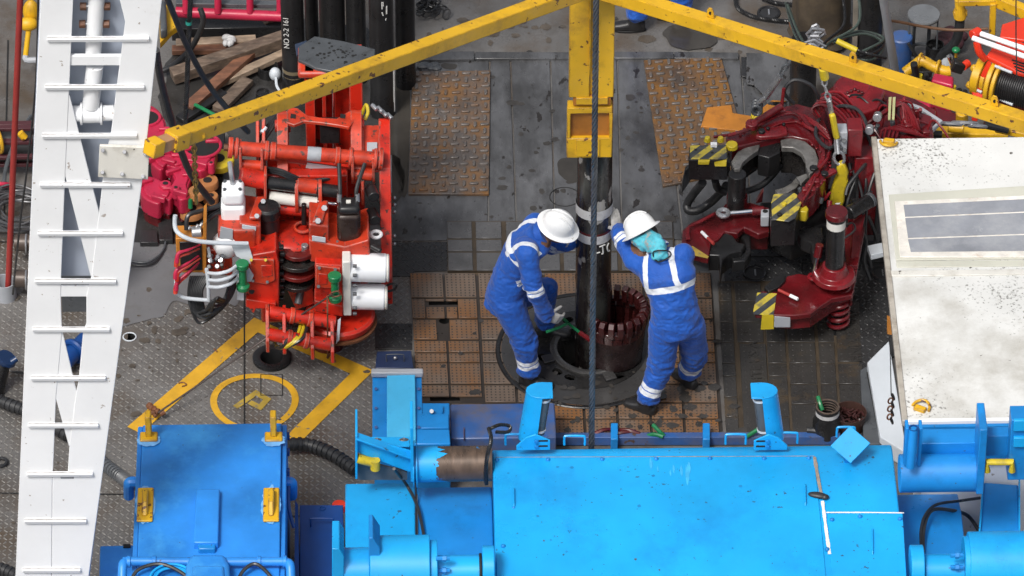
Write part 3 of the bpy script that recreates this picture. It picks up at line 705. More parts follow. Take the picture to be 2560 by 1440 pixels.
# ---------------------------------------------------------------- white cabin
ZC = 1.2
roofm = mat('mouldy_roof', (.68,.685,.665), .5, 0, .08, 2, .5, (.32,.30,.25), 1.3, .15, (.08,.07,.055), 14, bump=.06, bs=20, speck=.8)
cb = thing('control_cabin', 'weathered white control cabin roof with long skylight', 'cabin', W(2400, 700, 0))
A_ = W(2182, 346, ZC); B_ = W(2259, 1052, ZC); x1 = 8.0
x0 = (A_.x+B_.x)/2
MB().bb(x0, x1, B_.y, A_.y, ZC-.07, ZC).build('roof', roofm, cb, .012)
MB().bb(x0+.16, x1-.02, B_.y+.01, A_.y-.05, -.02, ZC-.071).build('walls', M['white'], cb)
MB().bb(x0-.012, x0+.03, B_.y-.01, A_.y+.012, ZC-.045, ZC+.012).build('edge_trim', mat('trim', (.4,.37,.32), .5, 0, .2, 4, .6, (.12,.09,.06), 7), cb, .006)
MB().bb(x0+.03, x1, B_.y-.012, B_.y+.02, ZC-.08, ZC+.003).build('fascia', M['white'], cb, .004)
def rz(l, z, th, nm, m, bv=.004): return MB().top(l, ZC+z, th).build(nm, m, cb, bv)
rz([(2222,486),(2600,462),(2600,646),(2240,650)], .012, .012, 'skylight_curb', M['frame'])
rz([(2236,502),(2600,486),(2600,642),(2250,642)], .022, .012, 'skylight_frame', M['sealant'], .006)
for k, q in enumerate(([(2259,512),(2600,496),(2600,526),(2263,541)], [(2263,545),(2600,530),(2600,582),(2270,594)], [(2270,598),(2600,586),(2600,626),(2277,629)])):
    rz(q, .027, .006, 'pane', M['glass'], 0)
rz([(2226,676),(2600,672),(2600,684),(2230,690)], .012, .012, 'seam_strip', M['whited'])
rz([(2240,652),(2600,650),(2600,664),(2242,668)], .008, .008, 'seam_strip', M['frame'])
def lift_ring(px, py, rot, par, z):
    c_ = W(px, py, z); q = Matrix.Rotation(rot, 3, 'Z')
    MB().beam(c_+q@Vector((-.045,0,.012)), c_+q@Vector((.045,0,.012)), .05, .03).build('ring_clip', M['orange'] if 0 else M['yellow'], par, .006)
    MB().tube([c_+q@Vector((.065*math.cos(a), -.005-.075*math.sin(a), .012+.02*math.sin(a))) for a in [math.pi*i/10 for i in range(11)]], .011, 8, 2).build('lifting_ring', M['yellow'], par)
lift_ring(2222, 356, R(-12), cb, ZC); lift_ring(2300, 1025, R(150), cb, ZC)
MB().fbox(2218,2234,792,838,-1.0,.03)
o = MB().top([(2168,906),(2222,852),(2262,1100),(2262,1130),(2200,1092)], .16, .155).build('deck_ramp', M['lgrey'], None, .006); tag(o, 'pale grey steel ramp plate beside the white cabin', 'ramp')
o = MB().top([(2168,614),(2205,606),(2210,630),(2178,638)], .5, .05).build('bracket_plate', M['lgrey'], None, .004); tag(o, 'small pale grey bracket jutting out below the cabin edge', 'bracket')
b = MB().front([(2218,796),(2231,800),(2231,838),(2218,836)], W(2225,838,.5).y, .04); tag(b.build('orange_tag', M['orange'], None, .004), 'small orange box hanging at the cabin side', 'box')
# ---------------------------------------------------------------- drawworks
SK, SD = M['sky'], M['skyd']
dw = thing('drawworks', 'huge sky blue drawworks with rounded hood, shafts and side gearboxes', 'drawworks', W(1740, 1440, 0))
HY = W(1700,1141,1.13).y+3.45
xa, xb = W(1232, 1140, Y=-3.45).x, W(2237, 1135, Y=-3.45).x
def sweep(prof, x0, x1, nm, m, bv=.0, par=None, smooth=30):
    return MB().prism([Vector((x0, y, z)) for y, z in prof], (x1-x0, 0, 0)).build(nm, m, par or dw, bv, 3, smooth)
hood = [(-3.24,.3),(-3.25,.98),(-3.275,1.06),(-3.33,1.105),(-3.42,1.125),(-3.6,1.138),(-3.9,1.145),(-4.2,1.14),(-4.5,1.12),(-4.8,1.08),(-5.1,1.02),(-5.4,.93),(-5.45,.3)]
hood = [(a+HY, q) for a, q in hood]
sweep(hood, xa, xb, 'hood', SK, .012)
def hz(y):
    for (a, za), (b_, zb) in zip(hood, hood[1:]):
        if b_ <= y <= a: return za+(zb-za)*(y-a)/(b_-a)
    return 1.1
def onhood(px, py, up=0):
    Y = -3.5+HY
    for _ in range(12): z = hz(Y)+up; Y = W(px, py, z).y
    return W(px, py, hz(Y)+up)
def hoodpanel(l, nm, m, th=.011, div=8):
    # four pixel corners tl tr br bl laid on the hood
    b = MB(); tl, tr, br, bl_ = [onhood(*q) for q in l]
    vs = []
    for i in range(div+1):
        v = i/div
        for a, c_ in ((tl, bl_), (tr, br)):
            p = a.lerp(c_, v); p.z = hz(p.y)+th; vs.append(p)
    for i in range(div+1):
        for a, c_ in ((tl, bl_), (tr, br)):
            p = a.lerp(c_, v := i/div); p.z = hz(p.y)-.004; vs.append(p)
    n = 2*(div+1); fs = []
    for i in range(div):
        fs += [(2*i, 2*i+2, 2*i+3, 2*i+1), (n+2*i, 2*i+n+1, n+2*i+3, n+2*i+2)[::1], (2*i, n+2*i, n+2*i+2, 2*i+2), (2*i+1, 2*i+3, n+2*i+3, n+2*i+1)]
    fs += [(0,1,n+1,n), (2*div, n+2*div, n+2*div+1, 2*div+1)]
    return b._a(vs, fs).build(nm, m, dw, .002, 1)
hoodpanel([(1237,1146),(2034,1142),(2068,1490),(1243,1490)], 'access_panel', SK)
hoodpanel([(2068,1286),(2256,1284),(2268,1490),(2082,1490)], 'access_panel', SK)
for x, y in ((1242,1151),(1370,1150),(1505,1149),(1640,1148),(1775,1147),(1910,1147),(2022,1146),(1258,1366),(2068,1374),(2080,1300),(2250,1298),(2150,1292)):
    p = onhood(x, y, .011); MB().rings([(p, .018), (p+Zv*.01, .016), (p+Zv*.017, .009)], 10).build('bolt', SD, dw)
# seal lines along the panel joints
def seal(pts, w, m, nm='seal'):
    b = MB(); L_ = []; R_ = []
    q = []
    for (a0, b0), (a1, b1) in zip(pts, pts[1:]):
        for i in range(14): q.append((a0+(a1-a0)*i/14, b0+(b1-b0)*i/14))
    q.append(pts[-1]); P = [onhood(x, y, .0125) for x, y in q]
    for i, p in enumerate(P):
        d_ = (P[min(i+1, len(P)-1)]-P[max(i-1, 0)]).normalized(); nn = Vector((-d_.y, d_.x, 0)).normalized()
        k = w*(.5+.5*abs(noise.noise(p*14))+.2*random.random()); L_.append(p+nn*k); R_.append(p-nn*k)
    n = len(P); b._a(L_+R_, [(i, i+n, i+n+1, i+1) for i in range(n-1)]); b.build(nm, m, dw)
sealb = mat('brown_seal', (.3,.25,.2), .6, 0, .3, 20, .5, (.14,.09,.06), 20)
seal([(2036,1142),(2046,1200),(2054,1240)], .018, sealb); seal([(2056,1252),(2066,1330),(2074,1385)], .017, M['sealant'])
seal([(2066,1281),(2160,1281),(2260,1282)], .009, M['sealant']); seal([(1240,1143),(1500,1142),(1800,1141),(2036,1140)], .004, sealb)
p = onhood(2045, 1238, .02)
b = MB(); b.ball(p, (.075,.03,.02), 14, 8, Matrix.Rotation(R(-14),3,'Z')); b.ball(p+Vector((.05,-.02,0)), (.03,.025,.02), 10, 6)
tag(b.build('rubber_glove', M['rubberhose'], None), 'black rubber glove lying on the blue hood seam', 'glove')
# smears, scuffs and drips on the hood
def smear(n, xr, yr, rr, m, nm, seed, el=1.0):
    rs = random.Random(seed); b = MB()
    for i in range(n):
        c = onhood(rs.uniform(*xr), rs.uniform(*yr)); r = rr*rs.random()**2+.004; ph = rs.uniform(0, 40); k = 14
        vs = []
        for t in [2*math.pi*j/k for j in range(k)]:
            v = c+Vector((r*math.cos(t)*(1+.6*noise.noise(Vector((math.cos(t)*2+ph, math.sin(t)*2, 0)))), r*el*math.sin(t)*(1+.6*noise.noise(Vector((math.cos(t)*2, math.sin(t)*2+ph, 5)))), 0)); v.z = hz(v.y)+.0126+.0003*i/n; vs.append(v)
        b._a(vs, [tuple(range(k))])
    b.build(nm, m, dw, smooth=0, kind='stuff')
smear(20, (1250,2020), (1160,1440), .010, mat('scuff', (.012,.20,.48), .4, 0, .3, 9), 'scuffs', 21)
smear(7, (1625,1725), (1160,1195), .014, mat('drip', (.05,.42,.78), .4, 0, .2, 9), 'drips', 23, 6)
smear(6, (1240,2030), (1150,1440), .006, M['dgrey'], 'oil_specks', 24)
# grab handles
def handle(x0, x1, y0, y1, Y, m, par, nm='grab_handle', r=.009):
    a = W(x0, y1, Y=Y); b_ = W(x1, y1, Y=Y); h = W(x0, y0, Y=Y).z-a.z
    MB().tube([a, a+Zv*h*.8, a+Zv*h+Vector((.015,0,0)), b_+Zv*h-Vector((.015,0,0)), b_+Zv*h*.8, b_], r, 8, 3).build(nm, m, par)
for x0, x1, y0, y1 in ((1264,1314,1086,1112),(1411,1462,1090,1112),(1814,1864,1086,1110),(1942,1993,1082,1108),(2092,2136,1068,1092)):
    handle(x0, x1, y0, y1, -3.31+HY, SK, dw)
for x, y0, y1 in ((1284,1228,1268),(2012,1218,1264),(2180,1330,1386)):
    a, q = onhood(x, y0), onhood(x+1, y1); MB().tube([a, a+Zv*.03, q+Zv*.03, q], .006, 6, 2).build('panel_handle', SK, dw)
p = onhood(1284, 1270, .006); MB().ball(p, .014, 10, 6).build('latch', SD, dw)
# rope guide rollers standing on the back edge
def guide(x0, x1, flip):
    t = thing('roller_guard', 'sky blue roller guard left of the wire rope' if not flip else 'sky blue roller guard right of the wire rope, roller to the left', 'roller guard', W((x0+x1)/2, 1100, 1.1), 'roller guards on the drawworks')
    Y = -3.3+HY; zb = W(x0, 1092, Y=Y).z; zt_ = W(x0, 980, Y=Y).z
    X0, X1 = W(x0, 1090, Y=Y).x, W(x1, 1090, Y=Y).x; w = X1-X0; s_ = -1 if flip else 1
    base = X0 if not flip else X1
    def pt(u, y, z): return Vector((base+s_*u*w, y, z))
    lean = Vector((s_*.045, .04, 0))
    # half round shell: profile in x-y, lofted up with a slight lean
    n = 10; ring0 = []; ring1 = []
    for i in range(n+1):
        a = math.pi/2+math.pi*i/n if not flip else math.pi/2-math.pi*i/n
        e = Vector((math.cos(a)*.13, math.sin(a)*.10, 0))
        ring0.append(pt(.62, Y, zb)+e); ring1.append(pt(.62, Y, zt_-.03)+e*.9+lean)
    inn = [v+(pt(.62, Y, v.z)-v).normalized()*.012 for v in ring0], [v+(pt(.62, Y, v.z)+lean-v).normalized()*.012 for v in ring1]
    m_ = n+1; b = MB()
    vs = ring0+ring1+inn[0]+inn[1]; fs = []
    for i in range(n):
        q = (i, i+1, m_+i+1, m_+i); fs.append(q if not flip else q[::-1])
        q = (2*m_+i, 3*m_+i, 3*m_+i+1, 2*m_+i+1); fs.append(q if not flip else q[::-1])
        fs.append((m_+i, m_+i+1, 3*m_+i+1, 3*m_+i)); fs.append((i, 2*m_+i, 2*m_+i+1, i+1))
    fs += [(0, m_, 3*m_, 2*m_), (n, 2*m_+n, 3*m_+n, m_+n)]
    b._a(vs, fs).build('guard_shell', SK, t)
    top_ = [pt(.62, Y, zt_-.03)+lean+Vector((math.cos(math.pi*i/8+math.pi/2)*.118*s_, math.sin(math.pi*i/8+math.pi/2)*.09, 0)) for i in range(9)]+[pt(.95, Y-.085, zt_-.03)+lean, pt(.95, Y+.085, zt_-.03)+lean]
    MB().prism(top_, (0,0,.012)).build('top_plate', SK, t, .003)
    c0 = pt(.66, Y-.01, zb+.05); c1 = pt(.66, Y-.01, zt_-.05)+lean
    MB().cyl(c0, c1, .055, n=24).build('roller', M['dgrey'], t)
    for f in (.1, .9):
        p = c0.lerp(c1, f); d_ = (c1-c0).normalized(); MB().cyl(p-d_*.008, p+d_*.008, .06, n=24).build('roller_ring', M['lgrey'], t)
    fr = [pt(.0,Y-.115,zb-.02), pt(1.05,Y-.115,zb-.02), pt(1.05,Y-.115,zb+.07), pt(.6,Y-.115,zb+.13), pt(.3,Y-.115,zb+.1), pt(0,Y-.115,zb+.02)]
    MB().prism(fr, (0,-.014,0)).build('foot_plate', SK, t, .003)
    for u, z in ((.62,.07),(.62,.02)):
        MB().cyl(pt(u,Y-.13,zb+z), pt(u,Y-.145,zb+z), .017, n=6).build('bolt', SD, t, .002)
        MB().bb(*sorted((pt(u+.08,0,0).x, pt(u+.36,0,0).x)), Y-.1315, Y-.1285, zb+z-.007, zb+z+.007).build('slot', M['hole'], t)
guide(1290, 1370, False); guide(1886, 1966, True)
# rail with posts behind the hood
rl = thing('low_rail', 'low worn blue rail with two short posts behind the drawworks', 'rail', W(1650, 1090, 0))
a, q = W(1235, 1098, .05), W(2100, 1096, .05)
MB().beam(a, q, .06, .08).build('bar', M['bluew'], rl, .004)
for x in (1536, 1766): MB().top([(x-9,1057),(x+9,1057),(x+9,1098),(x-9,1098)], .13, .12).build('post', M['skyd'], rl, .006)
b = MB(); 
for x0, x1, y0, y1 in ((1488,1530,1084,1074),(1545,1600,1076,1085),(1530,1590,1088,1080)): b.tube([W(x0,y0,.08), W((x0+x1)/2,(y0+y1)/2-4,.1), W(x1,y1,.08)], .016, 6, 3)
tag(b.build('tong_die_bars', M['redd'], None), 'dark red bars lying behind the low blue rail', 'bars')
def greenh(pts, label):
    tag(MB().tube([W(*p) for p in pts], .016, 8, 3).build('green_lever', M['green'], None), label, 'lever')
greenh([(1610,1092,.06),(1635,1086,.1),(1658,1092,.1)], 'curved green handle lying low behind the blue rail'); greenh([(1632,1062,.14),(1648,1078,.12),(1660,1090,.08)], 'straight green handle propped behind the blue rail')
greenh([(1865,1092,.1),(1885,1080,.14),(1900,1070,.16)], 'green handle poking out beside the right roller guard')
# pedestal plate
p = onhood(2120, 1152); MB().cyl(p-Zv*.02, p+Zv*.14, .038, n=4).build('pedestal', SD, dw, .004)
c_ = p+Zv*.15+Vector((.012,.0,.005)); Mq = Matrix.Rotation(R(38),3,'X')@Matrix.Rotation(R(45),3,'Z')
MB().box(c_, (.21,.2,.012), Matrix.Rotation(R(-6),3,'Y')@Matrix.Rotation(R(28),3,'X')@Matrix.Rotation(R(42),3,'Z')).build('pedestal_plate', SK, dw, .003)
for x, y in ((2125,1092),(2086,1112),(2165,1112),(2128,1134)): MB().ball(W(x, y, Y=c_.y-.06), .008, 8, 6)
# ---- left wing
sweep([(-3.1,.1),(-3.12,.72),(-3.2,.8),(-3.5,.84),(-3.9,.82),(-4.4,.74),(-5.0,.6),(-5.3,.1)], W(862,1160,Y=-3.2).x, W(1037,1160,Y=-3.2).x, 'gear_cover', SK, .012)
sweep([(-3.13,.1),(-3.15,.70),(-3.22,.77),(-3.5,.81),(-3.9,.79),(-4.4,.71),(-5.0,.58),(-5.3,.1)], W(1043,1160,Y=-3.2).x, xa-.004, 'gear_cover', SD, .012)
ya = -3.36; za = W(1100, 1160, Y=ya).z
MB().cyl((W(1030,1160,Y=ya).x, ya, za), (xa-.005, ya, za), .13, n=40).build('spool', M['brownst'], dw)
MB().cyl((W(1030,1160,Y=ya).x-.002, ya, za), (W(1090,1160,Y=ya).x, ya, za), .1325, n=40).build('spool_paint', SK, dw)
# ragged paint edge
b = MB(); X0 = W(1089,1160,Y=ya).x
rn2 = random.Random(3)
for i in range(40):
    a = rn2.uniform(0, 6.28); L_ = rn2.uniform(.01,.03) if i % 3 else rn2.uniform(.04,.1); wd_ = rn2.uniform(.06,.22)
    for j, (aa, x_) in enumerate(((a-.075,0),(a+.075,0),(a,L_))): pass
    q = [Vector((X0+x_, ya+.1318*math.cos(t_), za+.1318*math.sin(t_))) for t_, x_ in ((a-wd_,-.003),(a+wd_,-.003),(a+wd_*.7,L_*.6),(a+wd_*rn2.uniform(-.2,.4),L_),(a-wd_*.6,L_*.5))]
    b._a(q, [(0,1,2,3,4)])
b.build('paint_edge', SK, dw, smooth=0, kind='stuff')
for x in (1032, 1040): MB().cyl((W(x,1160,Y=ya).x, ya, za), (W(x+3,1160,Y=ya).x, ya, za), .17, n=40).build('spool_flange', SK, dw)
MB().fbox(1026,1034,1070,1205,ya-.14,.3).build('side_plate', SK, dw, .004)
# rope end wrapped at the hood edge
rp = MB().rope([W(1222,1070,Y=-3.3), W(1228,1100,Y=-3.42), W(1218,1140,Y=-3.5), W(1214,1180,Y=-3.5), W(1216,1210,Y=-3.46)], .016, .09, 5, 8)
rp.rope([W(1225,1072,Y=-3.3), W(1250,1062,Y=-3.28), W(1275,1066,Y=-3.26), W(1270,1080,Y=-3.3), W(1240,1080,Y=-3.34)], .014, .09, 5, 8)
tag(rp.build('rope_end', M['black'], None), 'dark frayed rope end looped over the blue spool', 'rope')
# bracket at the far left
Yb = -3.42
br_ = thing('lever_bracket', 'sky blue triangular bracket with yellow lever inside', 'bracket', W(960, 1200, Y=Yb))
MB().front([(888,1090),(894,1090),(894,1198),(888,1198)], Yb-.05, .3).build('left_cheek', SK, br_, .004)
MB().prism([W(890,1088,Y=Yb), W(1030,1130,Y=Yb), W(1030,1180,Y=Yb), W(1022,1180,Y=Yb), W(890,1130,Y=Yb)], (0,.02,0)).build('sloping_web', SK, br_, .004)
MB().beam(W(890,1090,Y=Yb-.02), W(1030,1140,Y=Yb-.02), .08, .014).build('web_flange', SK, br_, .004)
MB().top([(892,1092),(1024,1092),(1024,1116),(960,1114)], .86, .012).build('top_flange', SK, br_, .004)
MB().front([(894,1150),(1018,1180),(1018,1200),(894,1200)], Yb+.05, .02).build('back_plate', M['dgrey'], br_)
MB().cyl(W(893,1146,Y=Yb-.02), W(940,1158,Y=Yb-.02), .035, n=16).build('lever', M['hook'], br_); MB().cyl(W(938,1150,Y=Yb-.03), W(938,1172,Y=Yb-.03), .036, n=16).build('lever_knob', M['hook'], br_)
for x in (942, 1010):
    p = W(x, 1099, .862); MB().ball(p, (.036,.018,.006), 14, 6).build('worn_patch', M['dgrey'], br_); MB().cyl(p, p+Zv*.012, .01, n=8).build('bolt', M['steel'], br_)
# trough running back
tr_ = thing('cable_trough', 'pale blue capped trough with bolted dark blue flanges left of the drawworks', 'trough', W(990, 1110, 0))
z1 = .55
MB().top([(931,930),(1054,930),(1057,1100),(931,1100)], z1-.04, .05).build('flange', M['skyd'], tr_, .004)
MB().top([(967,938),(1038,936),(1040,1100),(967,1100)], z1, .06).build('top_channel', mat('pale_blue_paint', (.06,.42,.72), .4, 0, .1, 4, .3, (.03,.22,.5), 4, .1, (.1,.15,.2), 20), tr_, .006)
MB().top([(934,942),(1050,942),(1052,1100),(934,1100)], z1-.045, z1-.05).build('body', M['skyd'], tr_, .006)
MB().top([(928,920),(1058,920),(1058,932),(928,932)], z1+.02, .05).build('cap_bar', M['grey'], tr_, .01)
for x in (940, 1047):
    for y in (972, 1020, 1068): MB().cyl(W(x,y,z1-.04), W(x,y,z1-.02), .012, n=6).build('bolt', M['navy'], tr_)
bx_ = thing('junction_box', 'stacked pale blue hatch boxes beside the trough', 'box', W(1080,1100,0))
MB().top([(1036,1007),(1124,1007),(1124,1044),(1036,1044)], .5, .5).build('upper_box', SD, bx_, .008)
MB().top([(1036,1034),(1122,1034),(1122,1070),(1036,1070)], .515, .05).build('hatch', SD, bx_, .006)
MB().top([(1036,1073),(1124,1073),(1126,1110),(1036,1110)], .52, .5).build('lower_box', SD, bx_, .008)
MB().cyl(W(1079,1028,.5), W(1079,1028,.55), .016, n=8).build('fitting', M['steel'], bx_); MB().beam(W(1106,1020,.5), W(1106,1036,.5), .006, .06).build('fin', SD, bx_)
ww = thing('worn_drum_cover', 'scuffed dark blue drum cover with rust patches in front of the tiles', 'cover', W(1255,1105,0))
b = MB(); prof = [(W(1255,1002,.3).y+.02, .02), (W(1255,1002,.3).y, .26), (W(1255,1002,.3).y-.06,.32), (W(1255,1050,.36).y,.36), (W(1255,1095,.35).y,.35), (W(1255,1110,.3).y,.1)]
X0, X1 = W(1126,1050,.3).x, W(1388,1050,.3).x
b.prism([Vector((X0,y,z)) for y, z in prof], (X1-X0,0,0)).build('shell', M['bluew'], ww, .01)
MB().beam(W(1160,1072,.36), W(1160,1098,.36), .005, .03).build('fin', M['brown'], ww)
# small recessed lid box in the deck
lb = thing('deck_hatch', 'small dark blue lid box with wire handle set in the deck', 'lid', W(985, 915, 0))
MB().top([(942,878),(1028,876),(1034,918),(938,920)], .1, .09).build('lid', mat('lid_blue', (.02,.035,.09), .35, 0, .2, 5, .3), lb, .006)
handle(966, 1010, 886, 904, W(985,904,.1).y, M['dgrey'], lb, 'wire_handle', .004); MB().ball(W(988,895,.12), .016, 8, 6).build('catch', M['steel'], lb)
# lower left shaft and couplings
Ym = -4.55
def xc(x0, x1, y, r, nm, m, n=32, Y=Ym): 
    z = W((x0+x1)/2, y, Y=Y).z; MB().cyl((W(x0,y,Y=Y).x, Y, z), (W(x1,y,Y=Y).x, Y, z), r, n=n).build(nm, m, dw, .006)
xc(925,1075,1420,.235,'clutch_drum',SK); xc(835,925,1428,.17,'shaft_housing',SK); xc(1075,1094,1420,.2,'clutch_flange',SK); xc(1094,1200,1428,.115,'shaft',SK); xc(1198,1205,1428,.13,'shaft_seal',M['hole']); xc(1206,1236,1420,.16,'bearing_cap',SK)
MB().front([(830,1372),(848,1372),(860,1390),(860,1500),(830,1500)], Ym-.15, .3).build('guard_plate', SK, dw, .006)
MB().front([(922,1345),(932,1345),(950,1372),(950,1500),(922,1500)], Ym-.1, .25).build('guard_plate', SD, dw, .006)
MB().top([(922,1346),(1024,1346),(1024,1370),(922,1370)], .78, .03).build('drum_bracket', SK, dw, .006)
for x in (972, 1010): MB().cyl(W(x,1352,.78), W(x,1352,.8), .014, n=6).build('bolt', M['navy'], dw)
for y in (1396, 1426): 
    z = W(1105,y,Y=Ym-.1).z; MB().cyl((W(1090,y,Y=Ym-.1).x, Ym-.1, z), (W(1125,y,Y=Ym-.1).x, Ym-.1, z), .016, n=8).build('stud', SD, dw); MB().cyl((W(1106,y,Y=Ym-.1).x, Ym-.1, z), (W(1116,y,Y=Ym-.1).x, Ym-.1, z), .026, n=6).build('nut', SD, dw)
hose = MB().tube([W(985,1172,Y=-3.5), W(1018,1215,.86), W(1045,1270,.86), W(1060,1340,.82)], .012, 8, 6); tag(hose.build('cable', M['rubberhose'], None), 'thin black cable hanging over the light blue gear cover', 'cable')
MB().tube([W(1040,1205,.86), W(1040,1340,.84)], .006, 6, 0).build('seam_rod', M['hole'], dw)
# ---- right wing
Yr = -3.75
MB().fbox(2266,2620,1066,1150,B_.y-.06,.03).build('back_panel', SD, dw)
def xr(x0, x1, y, r, nm, m, Y=Yr): xc(x0, x1, y, r, nm, m, 40, Y)
xr(2248,2450,1182,.14,'brake_drum',SD)
sweep([(-3.3+HY,.05),(-3.3+HY,.6),(-3.6+HY,.68),(-4.2,.66),(-4.7,.58),(-5.2,.45),(-5.2,.05)], xb+.004, W(2425,1300,Y=-4).x, 'gear_cover', SD, .012)
MB().fbox(2300,2448,1108,1139,Yr+.1,.16).build('channel', SD, dw, .006)
MB().fbox(2445,2464,1075,1236,Yr-.16,.3).build('flange_plate', SD, dw, .006)
MB().cyl(W(2284,1070,Y=Yr-.1), W(2276,1168,Y=Yr-.16), .032, n=20).build('stand_pipe', SD, dw); p = W(2284,1070,Y=Yr-.1); MB().lathe([(.0325,-.01),(.034,.004),(.022,.004),(.022,-.03),(.001,-.03)], p, 20).build('pipe_mouth', M['navy'], dw)
for x in (2262, 2296): MB().fbox(x,x+8,1072,1165,Yr-.08,.1).build('pipe_clamp', SD, dw, .004)
MB().fbox(2464,2530,1090,1140,Yr+.02,.1).build('web_plate', SD, dw, .004); MB().fbox(2524,2600,1050,1200,Yr-.1,.16).build('end_plate', SD, dw, .006); MB().fbox(2534,2600,1052,1078,Yr-.13,.03).build('stiffener', SK, dw, .004); MB().fbox(2534,2600,1095,1118,Yr-.13,.03).build('stiffener', SK, dw, .004)
MB().tube([W(2468,1178,Y=Yr-.12), W(2468,1155,Y=Yr-.12), W(2530,1155,Y=Yr-.12), W(2530,1178,Y=Yr-.12)], .026, 10, 0).build('yellow_bracket', M['hook'], dw)
MB().top([(2460,1206),(2545,1212),(2548,1345),(2448,1345)], .62, .5).build('sloping_cover', SD, dw, .008)
for x in (2458, 2548): MB().beam(W(x,1206,.62), W(x-(2458-2448 if x<2500 else 0),1345,.62), .014, .06).build('cover_lip', SK, dw, .003)
xr(2420,2600,1410,.235,'clutch_drum',SK,Ym); xr(2408,2424,1410,.2,'clutch_flange',SK,Ym); xr(2310,2410,1425,.115,'shaft',SK,Ym); xr(2275,2308,1418,.16,'bearing_cap',SK,Ym)
MB().top([(2484,1338),(2600,1338),(2600,1364),(2484,1364)], .8, .03).build('drum_bracket', SK, dw, .006)
for x in (2496, 2536): MB().cyl(W(x,1346,.8), W(x,1346,.82), .014, n=6).build('bolt', M['navy'], dw)
for y in (1388, 1418):
    z = W(2390,y,Y=Ym-.1).z; MB().cyl((W(2376,y,Y=Ym-.1).x, Ym-.1, z), (W(2408,y,Y=Ym-.1).x, Ym-.1, z), .016, n=8).build('stud', SD, dw); MB().cyl((W(2388,y,Y=Ym-.1).x, Ym-.1, z), (W(2398,y,Y=Ym-.1).x, Ym-.1, z), .026, n=6).build('nut', SD, dw)
h = MB().tube([W(2304,1380,.7), W(2302,1330,.75), W(2312,1290,.8), W(2340,1262,.8), W(2400,1252,.7), W(2450,1245,.65)], .011, 8, 6); h.tube([W(2308,1380,.7), W(2310,1320,.75), W(2330,1276,.78), W(2380,1276,.7), W(2420,1290,.5), W(2450,1330,.4)], .014, 8, 6)
tag(h.build('hose_pair', M['rubberhose'], None), 'pair of thin black hoses arching beside the right gear cover', 'hose')
# ---------------------------------------------------------------- blue electric motor
mo = thing('electric_motor', 'mid blue box shaped electric motor with yellow lifting lugs', 'motor', W(530,1440,0))
MZ = 1.2
mx0, mx1 = W(345,1062,MZ).x, W(716,1062,MZ).x; my0 = W(530,1057,MZ-.03).y
def sw(prof, x0, x1, nm, m, bv): return MB().prism([Vector((x0,y,z)) for y, z in prof], (x1-x0,0,0)).build(nm, m, mo, bv, 3)
sw([(my0,.12),(my0,MZ-.05),(my0-.04,MZ-.01),(my0-.2,MZ+.012),(my0-1.0,MZ+.02),(my0-1.9,MZ-.01),(my0-2.4,MZ-.05),(my0-2.4,.12)], mx0+.035, mx1-.035, 'casing', M['motor'], .01)
for a, q in ((mx0-.002, mx0+.033),(mx1-.033, mx1+.002)): sw([(my0+.004,.1),(my0+.004,MZ-.06),(my0-.05,MZ-.025),(my0-1.9,MZ-.02),(my0-2.4,MZ-.06),(my0-2.4,.1)], a, q, 'side_rail', M['motor'], .006)
for x, top in ((372,1042),(684,1042)):
    c0 = W(x, 1092, MZ+.03)
    MB().box(c0+Vector((0,0,0)), (.13,.10,.02)).build('lug_pad', M['yellow'], mo, .02)
    MB().box(c0+Vector((0,.03,.1)), (.045,.09,.19)).build('lifting_lug', M['yellow'], mo, .008)
for x in (363, 678):
    c0 = W(x, 1262, MZ+.03)
    MB().box(c0, (.115,.36,.02)).build('lug_pad', M['yellow'], mo, .04, 4)
    MB().prism([c0+Vector((-.022,.15,.01)), c0+Vector((-.022,.1,.07)), c0+Vector((-.022,-.05,.075)), c0+Vector((-.022,-.14,.01))], (.044,0,0)).build('lifting_lug', M['yellow'], mo, .012)
MB().top([(490,1222),(550,1222),(545,1356),(484,1356)], MZ+.07, .08).build('cable_duct', M['motor'], mo, .01)
MB().top([(494,1352),(540,1352),(538,1372),(496,1372)], MZ+.05, .06).build('duct_neck', SD, mo, .01)
oversp = mat('overspray', (.17,.42,.78), .5, 0, .2, 14, .6, (.06,.32,.74), 9)
for x, y, hx, hy in ((372,1100,.085,.07),(684,1100,.085,.07),(363,1262,.072,.205),(678,1262,.072,.205)):
    c0 = W(x, y, MZ+.0225); MB()._a([c0+Vector((hx*math.cos(a)*(1+.28*noise.noise(Vector((a*3,x,y)))), hy*math.sin(a)*(1+.22*noise.noise(Vector((a*3,y,x)))), 0)) for a in [2*math.pi*i/40 for i in range(40)]], [tuple(range(40))]).build('overspray', oversp, mo, smooth=0)
MB().top([(476,1384),(562,1384),(574,1410),(578,1500),(462,1500),(464,1410)], MZ+.12, .14).build('terminal_box', M['motor'], mo, .03, 3)
MB().top([(482,1412),(560,1412),(566,1500),(474,1500)], MZ+.14, .04).build('terminal_lid', M['motor'], mo, .02, 3)
MB().tube([W(306,1500,MZ-.1), W(306,1420,MZ+.05), W(312,1406,MZ+.06), W(325,1403,MZ+.06), W(520,1405,MZ+.06), W(700,1404,MZ+.06), W(718,1406,MZ+.06), W(726,1420,MZ+.05), W(727,1500,MZ-.1)], .033, 12, 3).build('conduit', M['motor'], mo)
for x in (322, 386, 648, 712): MB().cyl(W(x-5,1404,MZ+.06), W(x+5,1404,MZ+.06), .043, n=16).build('conduit_collar', M['motor'], mo, .004)
for r_, k in ((.14,0),(.125,1),(.11,2),(.15,3)): MB().torus(W(428,1446,MZ+.04+.012*k), r_, .009, n=36).build('cable_coil', SK, mo)
